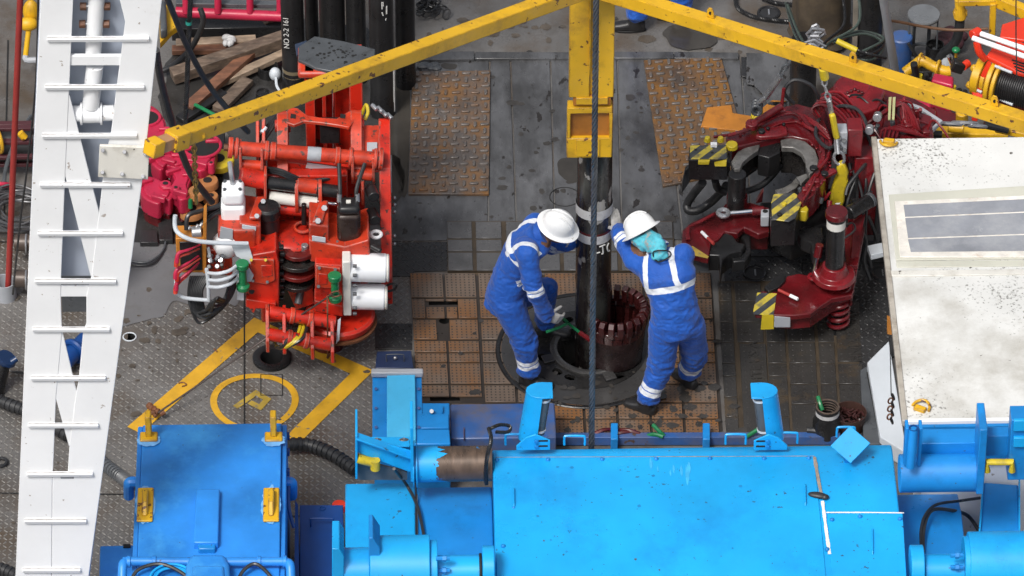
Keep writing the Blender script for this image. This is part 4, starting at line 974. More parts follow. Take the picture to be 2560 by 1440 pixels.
for x0, x1 in ((325,480),(590,690)):
    MB().tube([W(x0,1460,MZ), W(x0+20,1425,MZ+.06), W((x0+x1)/2,1410,MZ+.08), W(x1-15,1440,MZ+.06), W(x1,1480,MZ)], .014, 8, 6).build('cable', M['rubberhose'], mo)
for y in (1090, 1130, 1180): MB().cyl(W(716,y,MZ-.15), W(724,y,MZ-.15), .03, n=8).build('hinge', M['navy'], mo)
for x, s_ in ((330,-1),(722,1)):
    MB().tube([W(x-s_*10,1205,MZ-.25), W(x+s_*4,1205,MZ-.25), W(x+s_*8,1212,MZ-.28), W(x+s_*8,1240,MZ-.45)], .04, 10, 3).build('elbow', M['motor'], mo)
MB().top([(250,1364),(335,1362),(335,1520),(246,1520)], .75, .75).build('side_box', M['motor'], mo, .01); MB().top([(308,1360),(326,1360),(326,1368),(308,1368)], .76, .02).build('side_box_clip', M['hole'], mo)
MB().top([(738,1250),(745,1262),(748,1500),(735,1500)], .75, .6).build('flank', M['navy'], mo)
MB().tube([W(722,1215,MZ-.2), W(722,1270,MZ-.3), W(735,1320,.8)], .014, 8, 5).build('cable', M['navy'], mo)
nb_ = thing('tool_box', 'dark navy steel box with thin handle between motor and gear cover', 'box', W(800,1440,0))
MB().top([(749,1262),(858,1262),(862,1560),(749,1560)], .5, .49).build('body', M['navy'], nb_, .006)
handle(777, 833, 1296, 1316, W(800,1316,.5).y, M['navy'], nb_, 'handle', .007)
MB().torus(W(806,1270,.505), .02, .004).build('ring', M['navy'], nb_)
tag(MB().lathe([(.001,.05),(.05,.045),(.06,.02),(.06,0)], W(848,1272,.3), 24).build('red_dome', M['redbright'], None), 'small red dome showing beside the gear cover', 'cap')
# corrugated hoses
def corr(pts, r, label, m2=None):
    p = spline([Vector(q) for q in pts], 14); t = thing('corrugated_hose', label, 'hose', p[len(p)//2]); 
    MB().tube(p, r*.86, 14, 0).build('core', M['rubberhose'], t)
    b = MB(); L = 0
    for i in range(1, len(p)):
        L += (p[i]-p[i-1]).length
        if L > r*.75:
            L = 0; d_ = (p[i]-p[i-1]).normalized(); b.rings([(p[i]-d_*r*.28, r*.86), (p[i]-d_*r*.2, r), (p[i]+d_*r*.2, r), (p[i]+d_*r*.28, r*.86)], 16, False)
    b.build('ribs', M['rubberhose'] if not m2 else m2, t)
corr([W(720,1112,.1), W(770,1112,.08), W(830,1135,.08), W(890,1175,.08)], .055, 'black ribbed hose curving from the motor to the blue bracket')
corr([W(200,1110,.06), W(255,1155,.07), W(300,1190,.2), W(328,1212,.5)], .05, 'grey and black banded hose running under the mast to the motor', M['dgrey'])
corr([W(-40,985,.08), W(20,1010,.08), W(70,1030,.08), W(170,1090,.07)], .05, 'black ribbed hose entering at the left edge of the deck')
corr([W(-40,1415,.08), W(10,1425,.08), W(60,1450,.08)], .05, 'black ribbed hose at the bottom left corner')
# ---------------------------------------------------------------- red pipe wrenching machine
RD, RO = M['red'], M['redo']
rn = thing('iron_roughneck', 'bright red hydraulic pipe wrenching machine with white motors and control levers', 'machine', W(800, 700, 0))
def P(nm, mb, m, bv=.006, par=None, seg=2, sm=35): return mb.build(nm, m, par or rn, bv, seg, sm)
def X(px, py, Y): return W(px, py, Y=Y)
# column with grey cap
Yc_ = .5
ztop = W(830, 178, Y=Yc_).z
xl, xr_ = X(762,230,Yc_).x, X(906,230,Yc_).x
P('column_side', MB().bb(xl, xl+.075, Yc_, Yc_+.34, .02, ztop), RD)
P('column_side', MB().bb(xr_-.10, xr_, Yc_, Yc_+.34, .02, ztop), RD)
P('column_back', MB().bb(xl+.075, xr_-.10, Yc_+.2, Yc_+.34, .02, ztop), RD)
P('column_rib', MB().bb(xl+.13, xl+.16, Yc_+.06, Yc_+.2, .02, ztop-.02), RD)
P('column_head', MB().bb(xl-.05, xr_, Yc_-.02, Yc_+.34, ztop-.06, ztop), RO, .02)
P('chrome_rod', MB().cyl(X(833,170,Yc_+.1), X(836,420,Yc_+.1), .018), M['chrome'], 0)
capz = ztop+.025
cap = [(747,116),(786,90),(862,103),(938,122),(936,150),(915,163),(841,180),(789,170),(772,161),(745,149)]
P('column_cap', MB().top(cap, capz, .03), M['dgrey'], .006)
b = MB()
for i in range(46):
    x = random.gauss(845, 38); y = 132+random.gauss(0, 13)+(x-845)*.12
    if 755 < x < 928 and 105 < y < 165: 
        p = W(x, y, capz+.001); b.lathe([(.001,.001),(random.uniform(.004,.016),.0005)], p, 8)
P('oil_spots', b, M['hole'], 0)['kind'] = 'stuff'
P('cap_flap', MB().top([(737,110),(768,100),(752,128),(742,140)], capz-.06, .02), mat('cap_blue', (.03,.045,.08), .4), .004)
# swing arms, curved plates either side of the column
def sideplate(pts, x, th, nm, m): return P(nm, MB().prism([Vector((x, y, z)) for y, z in pts], (th,0,0)), m, .005)
def yz(px, py, Y): v = W(px, py, Y=Y); return (Y, v.z)
xL, xR = X(712,300,.1).x, X(893,300,.1).x
zA = W(712, 277, Y=.16).z
arm = [(.2,zA-.5),(.22,zA-.12),(.2,zA-.03),(.13,zA),(.04,zA-.01),(-.05,zA-.06),(-.15,zA-.14),(-.26,zA-.2),(-.31,zA-.26),(-.3,zA-.36),(-.2,zA-.36),(-.05,zA-.42)]
for x in (xL-.06, xR-.05): sideplate(arm, x, .085, 'swing_arm', RO)
for x in (xL-.017, xR-.007): P('arm_pin', MB().cyl((x-.06,.1,zA-.1), (x+.06,.1,zA-.1), .05, n=24), RD, .006)
bow = [(715,277),(728,268),(745,270),(768,288),(805,294),(842,296),(872,278),(888,276),(896,290),(872,318),(842,312),(800,306),(760,302),(735,312),(716,306)]
P('bow_plate', MB().top(bow, zA-.01, .03), RO, .006)
for x in (733, 857): P('bow_slot', MB().top([(x-6,284),(x+7,286),(x+6,296),(x-7,294)], zA-.005, .003), M['hole'], 0)
for x in (X(640,330,0).x, X(655,330,0).x): sideplate([(.16,1.5),(.14,1.66),(.06,1.66),(-.28,1.42),(-.28,1.2),(0,1.2)], x, .025, 'left_link', RO)
for k in range(3): P('hose_bundle', MB().tube([X(690+k*6,290,.2), X(668+k*7,318,.1), X(648+k*6,352,0), X(640+k*4,380,-.15)], .016, 8, 5), M['rubberhose'], 0)
P('hose_ferrule', MB().cyl(X(664,318,.02), X(655,332,-.02), .018), M['lgrey'], 0)
# main shaft
ys = -.27; zs = W(765, 384, Y=ys).z
def xat(px, y=384): return X(px, y, ys).x
tilt = -.045
def sh(px): return Vector((xat(px), ys, zs+(xat(765)-xat(px))*.115))
P('main_shaft', MB().cyl(sh(575), sh(955), .056, n=32), RO, .004)
for a, q, r in ((571,583,.082),(588,596,.082),(662,672,.076),(676,690,.07),(838,850,.07),(872,880,.076),(934,942,.082),(946,957,.08)): P('shaft_collar', MB().cyl(sh(a), sh(q), r, n=32), RO, .006)
P('shaft_wear', MB().cyl(sh(768), sh(802), .0572, n=32), M['grey'], 0)
P('shaft_nut', MB().cyl(sh(560), sh(571), .03, n=6), M['brown'], .004)
for a, q, dz in ((598,652,.13),(878,930,.14)):
    c0, c1 = sh(a), sh(q); P('clevis_pin', MB().cyl(c0+Vector((0,-.03,-dz)), c1+Vector((0,-.03,-dz)), .042, n=24), RO, .004)
    for s_ in (c0, c1):
        P('clevis_plate', MB().prism([s_+Vector((0,.07,.04)), s_+Vector((0,-.06,.05)), s_+Vector((0,-.1,-.1)), s_+Vector((0,-.07,-.19)), s_+Vector((0,.03,-.2)), s_+Vector((0,.07,-.1))], (.02,0,0)), RO)
# right boom: channel and tall side plate
xs0, xs1 = X(908,350,-.1).x, X(948,350,-.1).x
za1 = W(930, 300, Y=.12).z
boom = [(.2,za1-.25),(.18,za1-.03),(.1,za1),(.02,za1-.03),(-.3,za1-.14),(-.36,za1-.3),(-.3,za1-.5)]
sideplate(boom, xs1-.004, .02, 'boom_flange', RO)
P('boom_floor', MB().prism([Vector((xs0,.12,za1-.05)), Vector((xs1,.12,za1-.05)), Vector((xs1,-.29,za1-.17)), Vector((xs0,-.29,za1-.17))], (0,0,-.02)), RO, .003)
P('boom_plate', MB().box((X(930,355,-.12).x,-.1,za1-.098), (.08,.1,.012), Matrix.Rotation(R(16),3,'X')), M['grey'], .003)
sideplate(boom, xs0-.02, .022, 'boom_flange', RO)
side = [(.24,.55),(.24,za1-.3),(.22,za1-.06),(.13,za1),(.03,za1-.02),(-.3,za1-.14),(-.42,za1-.32),(-.5,.8),(-.62,.62),(-.6,.35),(-.1,.3)]
sideplate(side, xs1, .085, 'side_plate', RD)
P('warning_label', MB().box((xs1+.088,-.16,1.28), (.006,.16,.26), Matrix.Rotation(R(12),3,'X')), M['lgrey'], 0)
for yy, zz in ((515,1.05),(680,.75)): pass
for px, py in ((925,490),(928,549)): 
    c0 = X(px, py, -.52); P('hydraulic_port', MB().cyl(c0+Vector((0,.1,0)), c0+Vector((.03,-.02,-.0)), .045, n=20), M['black'], .006); P('port_mouth', MB().cyl(c0+Vector((.03,-.021,0)), c0+Vector((.031,-.024,0)), .03, n=20), M['hole'], 0)
for px, py in ((944,268),(968,285),(955,278),(930,262)): P('hose_fitting', MB().cyl(X(px,py,.15), X(px+12,py+12,.1), .018, n=8), M['steel'], .003)
P('hydraulic_hose', MB().tube([X(905,285,.3), X(915,262,.3), X(920,280,.25), X(912,300,.2)], .014, 8, 5), M['hook'], 0)
for y_ in (495,512,530,590,610): P('side_fitting', MB().ball(X(986, y_, .1), .016, 8, 6), M['steel'], 0)
# inside between the arms
P('inner_cross_plate', MB().bb(xL, xR, -.12, -.09, 1.02, 1.3), RD)
P('inner_box', MB().bb(xL+.05, xR-.05, .02, .3, .6, 1.15), RD, .01)
P('inner_valve', MB().fbox(800,850,312,360,.05,.1), M['black'], .01)
P('inner_label', MB().front([(768,408),(842,418),(838,432),(764,420)], -.24, .01), M['lgrey'], .002)
P('inner_rail', MB().front([(668,398),(870,425),(868,442),(668,420)], -.23, .04), RD)
# clamp cylinders
def xcyl(x0, y0, x1, y1, Y, r, nm, m, n=28, bv=.004): P(nm, MB().cyl(X(x0,y0,Y), X(x1,y1,Y), r, n=n), m, bv)
Yt = -.42
xcyl(668,456,852,480,Yt,.05,'black_cylinder',M['black']); xcyl(672,492,792,507,Yt-.02,.048,'white_cylinder',M['whited']); xcyl(790,503,842,510,Yt-.02,.018,'piston_rod',M['chrome'])
xcyl(690,520,790,530,Yt-.02,.045,'lower_cylinder',RD); xcyl(664,525,700,529,Yt,.055,'lower_cap',M['black'])
for x0, x1 in ((733,742),(792,801)):
    c0 = X((x0+x1)/2, 492, Yt); P('clamp_ring', MB().prism([c0+Vector((0,.09*math.cos(a),.155*math.sin(a)-.0)) for a in [2*math.pi*i/20 for i in range(20)]], (.028,0,0)), RO, .005)
P('clamp_saddle', MB().cyl(X(742,462,Yt), X(792,468,Yt), .056, n=28), RO, .004)
for x0 in (660, 846): P('trunnion_plate', MB().prism([X(x0,430,Yt)+Vector((0,.08,0)), X(x0,425,Yt)+Vector((0,-.06,0)), X(x0,500,Yt)+Vector((0,-.1,0)), X(x0,512,Yt)+Vector((0,.08,0))], (.022,0,0)), RO)
P('end_cap', MB().cyl(X(600,440,Yt), X(664,452,Yt), .07, n=28), RD, .01)
P('cylinder_back', MB().fbox(640,870,440,560,-.33,.1), RD, .01)
for k in range(3): P('hose', MB().tube([X(668,420+k*5,-.3), X(700,425+k*5,-.38), X(735,440+k*5,-.4), X(770,452+k*3,-.36), X(850,440,-.3)], .013, 8, 5), M['rubberhose'], 0)
P('vertical_pin', MB().cyl(X(760,510,-.55), X(760,560,-.55), .02, n=14), M['black'], .004); P('pin_guide', MB().torus(X(757,568,-.55), .06, .012, n=24), RO, 0)
# white hydraulic motor, left
c0 = X(585, 555, -.6); zb = c0.z
wm = P('white_motor', MB().bb(c0.x-.095, c0.x+.09, -.66, -.48, zb-.02, zb+.19), M['white'], .03, seg=4)
P('white_motor_head', MB().bb(c0.x-.085, c0.x+.085, -.66, -.48, zb+.195, zb+.33), M['white'], .035, seg=4)
for dx, dy in ((-.06,-.62),(.055,-.62),(-.06,-.52),(.055,-.52)): P('motor_bolt', MB().cyl((c0.x+dx,dy,zb+.32), (c0.x+dx,dy,zb+.342), .013, n=6), M['dgrey'], 0)
P('motor_spout', MB().tube([Vector((c0.x,-.55,zb+.33)), Vector((c0.x-.01,-.53,zb+.42)), Vector((c0.x-.02,-.45,zb+.46))], .02, 8, 4), M['steel'], 0)
P('motor_flange', MB().bb(c0.x-.12, c0.x+.115, -.7, -.46, zb-.06, zb-.02), M['whited'], .01)
P('gearbox_lower', MB().fbox(545,640,575,630,-.78,.24), RO, .02)
P('name_plate', MB().front([(552,567),(582,574),(582,604),(548,596)], -.79, .008), M['grey'], .002)
P('white_dome', MB().ball(X(565,612,-.74), (.11,.09,.12), 18, 12), M['white'], 0)
P('grey_shield', MB().prism([X(575,606,-.86), X(620,608,-.86), X(632,645,-.9), X(628,662,-.9), X(590,640,-.88)], (0,.015,0)), M['lgrey'], .003)
# left head
lh = [(598,558),(652,566),(652,626),(600,618)]
P('left_gearbox', MB().prism(PY(lh, -.76), (0,.36,0)), RO, .014, seg=3)
P('left_badge', MB().front([(605,562),(640,568),(640,578),(605,572)], -.768, .008), M['lgrey'], .002)
zl = W(625, 560, Y=-.76).z
P('left_top_plate', MB().prism([X(618,545,-.7)*1.0]*0+[Vector((X(622,540,-.7).x,-.72,zl+.002)), Vector((X(650,540,-.7).x,-.72,zl+.002)), Vector((X(668,495,-.5).x,-.46,zl+.002)), Vector((X(640,495,-.5).x,-.46,zl+.002))], (0,0,.03)), RO, .012)
for py in (540, 503): P('top_bolt', MB().cyl(W(642 if py==540 else 658,py,zl+.03), W(642 if py==540 else 658,py,zl+.06), .022, n=6), M['steel'], .003)
bm_ = MB(); bc = X(672, 560, -.58)
P('black_motor', MB().rings([(bc+Zv*-.14, .06), (bc+Zv*-.06, .062), (bc+Zv*-.05, .085), (bc+Zv*.08, .085), (bc+Zv*.09, .095), (bc+Zv*.16, .095), (bc+Zv*.18, .08)], 20), M['black'], .004)
P('white_cap', MB().rings([(X(672,614,-.72), .04), (X(672,614,-.72)+Zv*.02, .036)], 18), M['white'], .003)
P('deck_plate', MB().top([(640,560),(700,540),(770,540),(840,560),(780,600),(700,600),(690,640),(640,640)], 1.0, .05), RD, .008)
P('dome_cover', MB().ball(X(726,590,-.55), (.22,.2,.06), 24, 10), RD, 0)
# left body
P('left_body', MB().prism(PY([(618,640),(690,628),(698,660),(698,770),(620,762)], -.88), (0,.36,0)), RD, .012, seg=3)
P('left_body_frame', MB().prism(PY([(625,648),(685,650),(688,700),(668,712),(628,706)], -.90), (0,.03,0)), RO, .006)
P('frame_window', MB().front([(652,664),(680,664),(682,690),(655,694)], -.905, .008), RD, .004)
for x, y in ((628,650),(664,650),(632,702),(668,705)): P('frame_bolt', MB().cyl(X(x,y,-.93), X(x,y,-.9), .012, n=8), M['hook'] if y < 680 else M['dgrey'], 0)
P('left_foot', MB().prism(PY([(614,748),(690,760),(688,772),(640,772),(634,785),(622,770),(614,768)], -.92), (0,.3,0)), RD, .006)
P('foot_hole', MB().cyl(X(629,728,-.886), X(629,728,-.88), .022, n=16), M['hole'], 0)
# throat with dark jaws
P('throat', MB().fbox(692,785,610,790,-.62,.1), M['black'], .004)
for k, (y_, r) in enumerate(((628,.13),(650,.16),(676,.15),(706,.13))):
    c1 = X(745, y_, -.72); P('jaw', MB().lathe([(r*.45,.0),(r,.0),(r,.035),(r*.45,.035)], c1, 28), M['blackw'] if k % 2 else mat('jaw_red', (.14,.012,.01), .3, 0, .3, 6, .5, (.02,.01,.01), 7), .004)
P('jaw_pin', MB().cyl(X(762,612,-.72), X(762,630,-.72), .028, n=14), M['steel'], .004)
P('throat_ramp', MB().prism(PY([(715,720),(780,700),(786,760),(740,775)], -.7), (0,.05,0)), RD, .006)
for x in (701, 706): 
    b = MB()
    for k in range(9): b.box(X(x+(k % 2)*3, 618+k*16, -.80-.002*k), (.02,.04,.03))
    P('roller_chain', b, M['black'], .004)['kind'] = 'stuff'
P('throat_rod', MB().cyl(X(755,715,-.66), X(745,760,-.75), .03, n=14), M['dgrey'], .004)
# right head
P('right_gearbox', MB().prism(PY([(772,600),(862,618),(922,600),(925,640),(900,652),(858,662),(775,655)], -.8), (0,.40,0)), RO, .012, seg=3)
P('right_head_block', MB().prism(PY([(772,560),(822,566),(822,612),(772,604)], -.76), (0,.28,0)), RO, .014, seg=3)
P('right_badge', MB().front([(780,590),(814,595),(814,607),(780,602)], -.808, .008), M['lgrey'], .002)
zr = W(800, 566, Y=-.76).z
P('right_top_plate', MB().prism([Vector((X(780,552,-.74).x,-.74,zr+.003)), Vector((X(806,552,-.74).x,-.74,zr+.003)), Vector((X(822,520,-.5).x,-.48,zr+.003)), Vector((X(800,520,-.5).x,-.48,zr+.003))], (0,0,.03)), RO, .012)
for x, y in ((795,552),(811,520)): P('top_bolt', MB().cyl(W(x,y,zr+.03), W(x,y,zr+.055), .026, n=6), M['steel'], .003); 
mc = X(873, 592, -.66)
P('brown_motor', MB().bb(mc.x-.09, mc.x+.09, -.74, -.56, mc.z, mc.z+.26), mat('brown_motor', (.035,.022,.018), .3, .2, .3, 6, .4, (.09,.07,.06), 9), .035, seg=4)
P('brown_motor_base', MB().bb(mc.x-.115, mc.x+.115, -.77, -.53, mc.z-.03, mc.z), M['black'], .006)
P('brown_motor_head', MB().bb(mc.x-.08, mc.x+.085, -.73, -.57, mc.z+.26, mc.z+.33), M['black'], .03, seg=3)
P('motor_tag', MB().box((mc.x,-.65,mc.z+.335), (.035,.035,.008)), M['whited'], 0)
for dx in (-.07, .07): 
    P('hydraulic_hose', MB().tube([Vector((mc.x+dx,-.62,mc.z+.3)), Vector((mc.x+dx*.9,-.58,mc.z+.4)), Vector((mc.x+dx*1.4+.03,-.42,mc.z+.52))], .016, 8, 5), M['rubberhose'], 0); P('ferrule', MB().cyl((mc.x+dx,-.62,mc.z+.31), (mc.x+dx*.95,-.6,mc.z+.37), .019, n=10), M['steel'], 0)
    P('base_bolt', MB().cyl((mc.x+dx*1.35,-.75,mc.z), (mc.x+dx*1.35,-.75,mc.z+.03), .016, n=6), M['steel'], 0)
P('white_ring', MB().torus(X(940,586,-.55), .04, .014, n=24), M['white'], 0)
P('lever_pin', MB().cyl(X(928,615,-.8), X(952,628,-.85), .02, n=12), M['black'], .004)
# right body
P('right_body', MB().prism(PY([(787,660),(856,664),(858,794),(788,780)], -.88), (0,.36,0)), RD, .012, seg=3)
P('right_body_frame', MB().prism(PY([(790,664),(850,672),(850,722),(788,720)], -.90), (0,.025,0)), M['redo'], .006)
P('frame_window', MB().front([(796,684),(818,686),(818,712),(796,710)], -.906, .008), RD, .004)
for x, y in ((798,670),(838,674),(796,716)): P('frame_bolt', MB().cyl(X(x,y,-.93), X(x,y,-.9), .014, n=6), M['dgrey'], 0)
P('right_foot', MB().prism(PY([(786,752),(858,766),(856,792),(800,782),(786,774)], -.92), (0,.3,0)), RD, .006)
# white torque cylinders
Yw = -.82
for (x0, x1, y_, r) in ((872,966,668,.112),(872,962,741,.10)):
    P('torque_motor', MB().cyl(X(x0,y_,Yw), X(x1,y_+2,Yw), r, n=36), M['white'], .012)
    P('torque_motor_end', MB().cyl(X(x1,y_+2,Yw), X(x1+7,y_+2,Yw), r*.97, n=36), M['whited'], .01)
P('motor_bracket', MB().fbox(857,878,655,790,-.93,.2), M['whited'], .008)
for y_ in (665,688,714,735,770,784): P('bracket_bolt', MB().cyl(X(882,y_,-.94), X(892,y_,-.94), .014, n=6), M['dgrey'], .002)
P('hose_clip', MB().tube([X(958,722,-.78), X(975,710,-.8), X(990,712,-.82), X(985,724,-.82), X(960,730,-.8)], .01, 8, 5), M['black'], 0)
# turntable disc low at the right
dc = W(850, 800, .32)
P('turntable_disc', MB().lathe([(.001,.08),(.25,.08),(.27,.06),(.27,.03),(.255,.0),(.001,0)], dc, 48), RD, 0)
P('turntable_rim', MB().lathe([(.255,-.002),(.285,-.002),(.285,-.02),(.25,-.03)], dc, 48), M['brown'], 0)
P('turntable_post', MB().cyl(Vector((dc.x-.1,dc.y+.1,0)), Vector((dc.x-.1,dc.y+.1,.32)), .13, n=28), M['redd'], 0)
P('base_frame', MB().bb(xl-.02, xr_+.02, -.5, .84, .01, .14), RD, .01)
P('base_body', MB().bb(X(650,700,-.5).x, X(900,700,-.5).x, -.56, .0, .14, .98), RD, .02)
# lower clamp frame
for (x0,y0,x1,y1,Y,r) in ((672,780,838,806,-.98,.052),(668,835,826,862,-1.12,.05)):
    P('clamp_rod', MB().cyl(X(x0,y0,Y), X(x1,y1,Y), r, n=28), RD, .004)
    for f in (.35, .62): 
        a, q = X(x0,y0,Y), X(x1,y1,Y); p = a.lerp(q, f); d_ = (q-a).normalized(); P('rod_collar', MB().cyl(p-d_*.018, p+d_*.018, r*1.25, n=28), RO, .006)
for px, dy in ((664,0),(706,6),(776,18),(826,27)):
    a = X(px, 776+dy, -.96); q = X(px, 856+dy, -1.14)
    P('clamp_plate', MB().prism([Vector((a.x,-.9,a.z+.03)), Vector((a.x,-1.02,a.z+.05)), Vector((a.x,-1.19,q.z+.05)), Vector((a.x,-1.19,q.z-.06)), Vector((a.x,-1.12,q.z-.09)), Vector((a.x,-1.02,q.z-.02)), Vector((a.x,-.9,q.z+.04))], (.028,0,0)), RO if px in (664,) else RD, .006)
P('clear_guard', MB().prism([X(845,800,-1.0), X(852,795,-1.0), X(848,850,-1.05), X(840,860,-1.05)], (0,.004,0)), M['lgrey'], 0)
for k, m in ((0,'hook'),(1,'hook'),(2,'rubberhose'),(-2.5,'rubberhose')):
    P('spiral_hose', MB().tube([X(752+k*9,806,-.95), X(748+k*9,826,-1.05), X(738+k*8,848,-1.16), X(712+k*3,868,-1.18), X(692,868,-1.1), X(684,850,-1.0)], .013, 8, 6), M[m], 0)
# green guide rollers
for x, y0, y1 in ((608,658,722),(838,688,750)):
    a, q = X(x,y1,-.98), X(x,y0,-.98); H = (q-a).length
    P('green_roller', MB().rings([(a,.05),(a+Zv*.035,.052),(a+Zv*.05,.03),(a+Zv*(H-.055),.03),(a+Zv*(H-.04),.05),(a+Zv*H,.052),(a+Zv*(H+.006),.045)], 20), M['green'], .003)
P('roller_bracket', MB().front([(596,665),(620,668),(634,690),(628,704),(610,706),(610,752),(592,750)], -.93, .02), M['lgrey'], .003)
P('tied_wire', MB().tube([X(828,732,-1.03), X(845,728,-1.04), X(850,738,-1.04), X(832,742,-1.04), X(826,734,-1.03)], .006, 6, 4), M['brown'], 0)
# control panel with red levers, guard rails, valves
cp_ = P('control_panel', MB().fbox(441,512,596,682,-.86,.16), M['orange'], .006)
P('panel_face', MB().fbox(450,505,605,676,-.868,.01), M['black'], .004, cp_)
P('panel_side', MB().prism(PY([(508,560),(516,552),(516,684),(508,684)], -.88), (0,.22,0)), M['orange'], .004, cp_)
for i, (x, y) in enumerate(((500,612),(498,622),(496,640),(500,646),(498,656),(494,664))):
    a = X(x, y, -.88); q = X(446-(i % 3)*2, y+22+8*(i//2)*1.6, -1.02)
    P('red_lever', MB().tube([a, a.lerp(q,.5)+Vector((0,-.03,.02)), q, q+Vector((-.012,-.02,-.07))], [.008,.012,.016,.018], 8, 4), M['red'] if i % 2 else M['pink'], 0, cp_)
P('gauge_head', MB().cyl(X(480,582,-.8), X(505,580,-.8), .05, n=16), M['steel'], .006, cp_)
for x, y in ((470,574),(490,570),(468,592),(500,566)): P('fitting', MB().cyl(X(x,y,-.8), X(x+6,y-8,-.78), .014, n=8), M['steel'], .002, cp_)
P('rear_hose', MB().tube([X(466,575,-.8), X(470,540,-.75), X(500,528,-.7), X(545,515,-.6), X(560,500,-.5)], .018, 8, 6), M['rubberhose'], 0)
P('rear_hose', MB().tube([X(505,560,-.7), X(530,540,-.65), X(556,520,-.55), X(570,470,-.45)], .018, 8, 6), M['rubberhose'], 0)
P('valve_back', MB().fbox(512,580,625,690,-.8,.1), RO, .008)
for i in range(9):
    x = 528+(i % 3)*14+random.uniform(-3,3); y = 640+(i//3)*14; a = X(x, y, -.84)
    P('valve', MB().cyl(a, a+Vector((random.uniform(-.02,.02),-.05,random.uniform(.02,.07))), random.uniform(.012,.02), n=8), M['steel'] if i % 2 else M['dgrey'], .002)
P('valve_stem', MB().cyl(X(520,618,-.86), X(528,655,-.9), .012, n=10), M['grey'], .002)
G = M['lgrey']
P('guard_rail', MB().tube([X(438,538,-.9), X(437,560,-.92), X(442,578,-.95), X(460,592,-.98), X(490,602,-.98), X(540,607,-.95), X(620,609,-.9)], .017, 10, 6), G, 0)
P('guard_rail', MB().tube([X(441,690,-.95), X(440,722,-.98), X(448,738,-1.0), X(470,746,-1.0), X(518,750,-1.0), X(526,749,-1.0)], .015, 10, 6), G, 0)
P('guard_rail', MB().tube([X(516,672,-1.0), X(520,700,-1.01), X(522,752,-1.02)], .015, 10, 3), G, 0)
for k in range(3): P('guard_rail', MB().tube([X(518,682+k*17,-1.0), X(545,684+k*17,-1.08), X(575,676+k*17,-1.06), X(594,662+k*17,-.98)], .014, 10, 6), G, 0)
for k in range(9):
    x = 476+k*5
    P('loop_hose', MB().tube([X(478+k*6,690,-.86), X(472+k*4,730,-.92), X(478+k*5,770+k*3,-.98), X(500+k*5,806-k*7+random.uniform(-12,8),-1.0-.012*k), X(545+k*2,780-k*4,-.98), X(575,745-k*5,-.94), X(588,715-k*4,-.88)], .0125, 8, 6), M['rubberhose'], 0)
# ---------------------------------------------------------------- dark red power tong on its stand
DR = M['redd']
DR2 = mat('dark_red_paint_bright', (.17,.009,.013), .26, 0, .3, 4, .5, (.04,.007,.008), 5, .1, (.02,.015,.015), 22, coat=.3)
def z7(x, y): return (1680+x/2.88, 200+y/2.88)
def z8(x, y): return (1680+x/2.4, 500+y/2.4)
stripe = bpy.data.materials.new('hazard_stripes'); stripe.use_nodes = True
def _st():
    t = stripe.node_tree; N = t.nodes; L = t.links; b = N['Principled BSDF']; tc = N.new('ShaderNodeTexCoord'); sp = N.new('ShaderNodeSeparateXYZ'); L.new(tc.outputs['Object'], sp.inputs[0])
    a = N.new('ShaderNodeMath'); a.operation = 'ADD'; m_ = N.new('ShaderNodeMath'); m_.operation = 'MULTIPLY'; m_.inputs[1].default_value = -.9; L.new(sp.outputs[1], m_.inputs[0])
    L.new(sp.outputs[0], a.inputs[0]); L.new(m_.outputs[0], a.inputs[1])
    f = N.new('ShaderNodeMath'); f.operation = 'PINGPONG'; f.inputs[1].default_value = .07; L.new(a.outputs[0], f.inputs[0])
    g = N.new('ShaderNodeMath'); g.operation = 'GREATER_THAN'; g.inputs[1].default_value = .035; L.new(f.outputs[0], g.inputs[0])
    nz = N.new('ShaderNodeTexNoise'); nz.inputs['Scale'].default_value = 18; nz.inputs['Detail'].default_value = 8; L.new(tc.outputs['Object'], nz.inputs['Vector'])
    r = N.new('ShaderNodeMapRange'); r.inputs[1].default_value = .5; r.inputs[2].default_value = .75; L.new(nz.outputs[0], r.inputs[0])
    x = N.new('ShaderNodeMix'); x.data_type = 'RGBA'; x.inputs[6].default_value = (.045,.05,.055,1); x.inputs[7].default_value = (.5,.4,.05,1); L.new(g.outputs[0], x.inputs[0])
    y = N.new('ShaderNodeMix'); y.data_type = 'RGBA'; y.inputs[7].default_value = (.1,.095,.08,1); L.new(r.outputs[0], y.inputs[0]); L.new(x.outputs[2], y.inputs[6]); L.new(y.outputs[2], b.inputs['Base Color']); b.inputs['Roughness'].default_value = .38
_st()
tg = thing('power_tong', 'oily dark red hydraulic power tong with open ring jaw and hazard striped guards', 'power tong', W(2000, 700, 0))
def T(nm, mb, m=DR, bv=.006, par=None, seg=2): return mb.build(nm, m, par or tg, bv, seg)
ZT = 1.0
outer = [(1815,342),(1861,322),(1888,308),(1916,287),(1951,268),(1992,259),(2031,269),(2062,304),(2081,349),(2079,401),(2062,450),(2034,488),(2006,505)]
inner = [(1992,488),(2013,464),(2038,426),(2048,394),(2041,370),(2020,349),(1982,341),(1944,342),(1902,353),(1860,363),(1833,370),(1819,360)]
T('ring_body', MB().top(outer+inner, ZT, .2), DR, .008)
T('ring_lip', MB().top([(1890,318),(1925,296),(1960,284),(2000,281),(2036,298),(2060,340),(2064,390),(2050,432),(2024,470),(2012,462),(2038,428),(2052,392),(2046,350),(2022,318),(1990,303),(1950,308),(1915,325),(1893,330)], ZT+.02, .02), DR2, .006)
T('cam_plate', MB().top([z7(620,370),z7(660,345),z7(820,320),z7(835,380),z7(760,400),z7(640,410),z7(600,400)], ZT+.05, .04), DR2, .01)
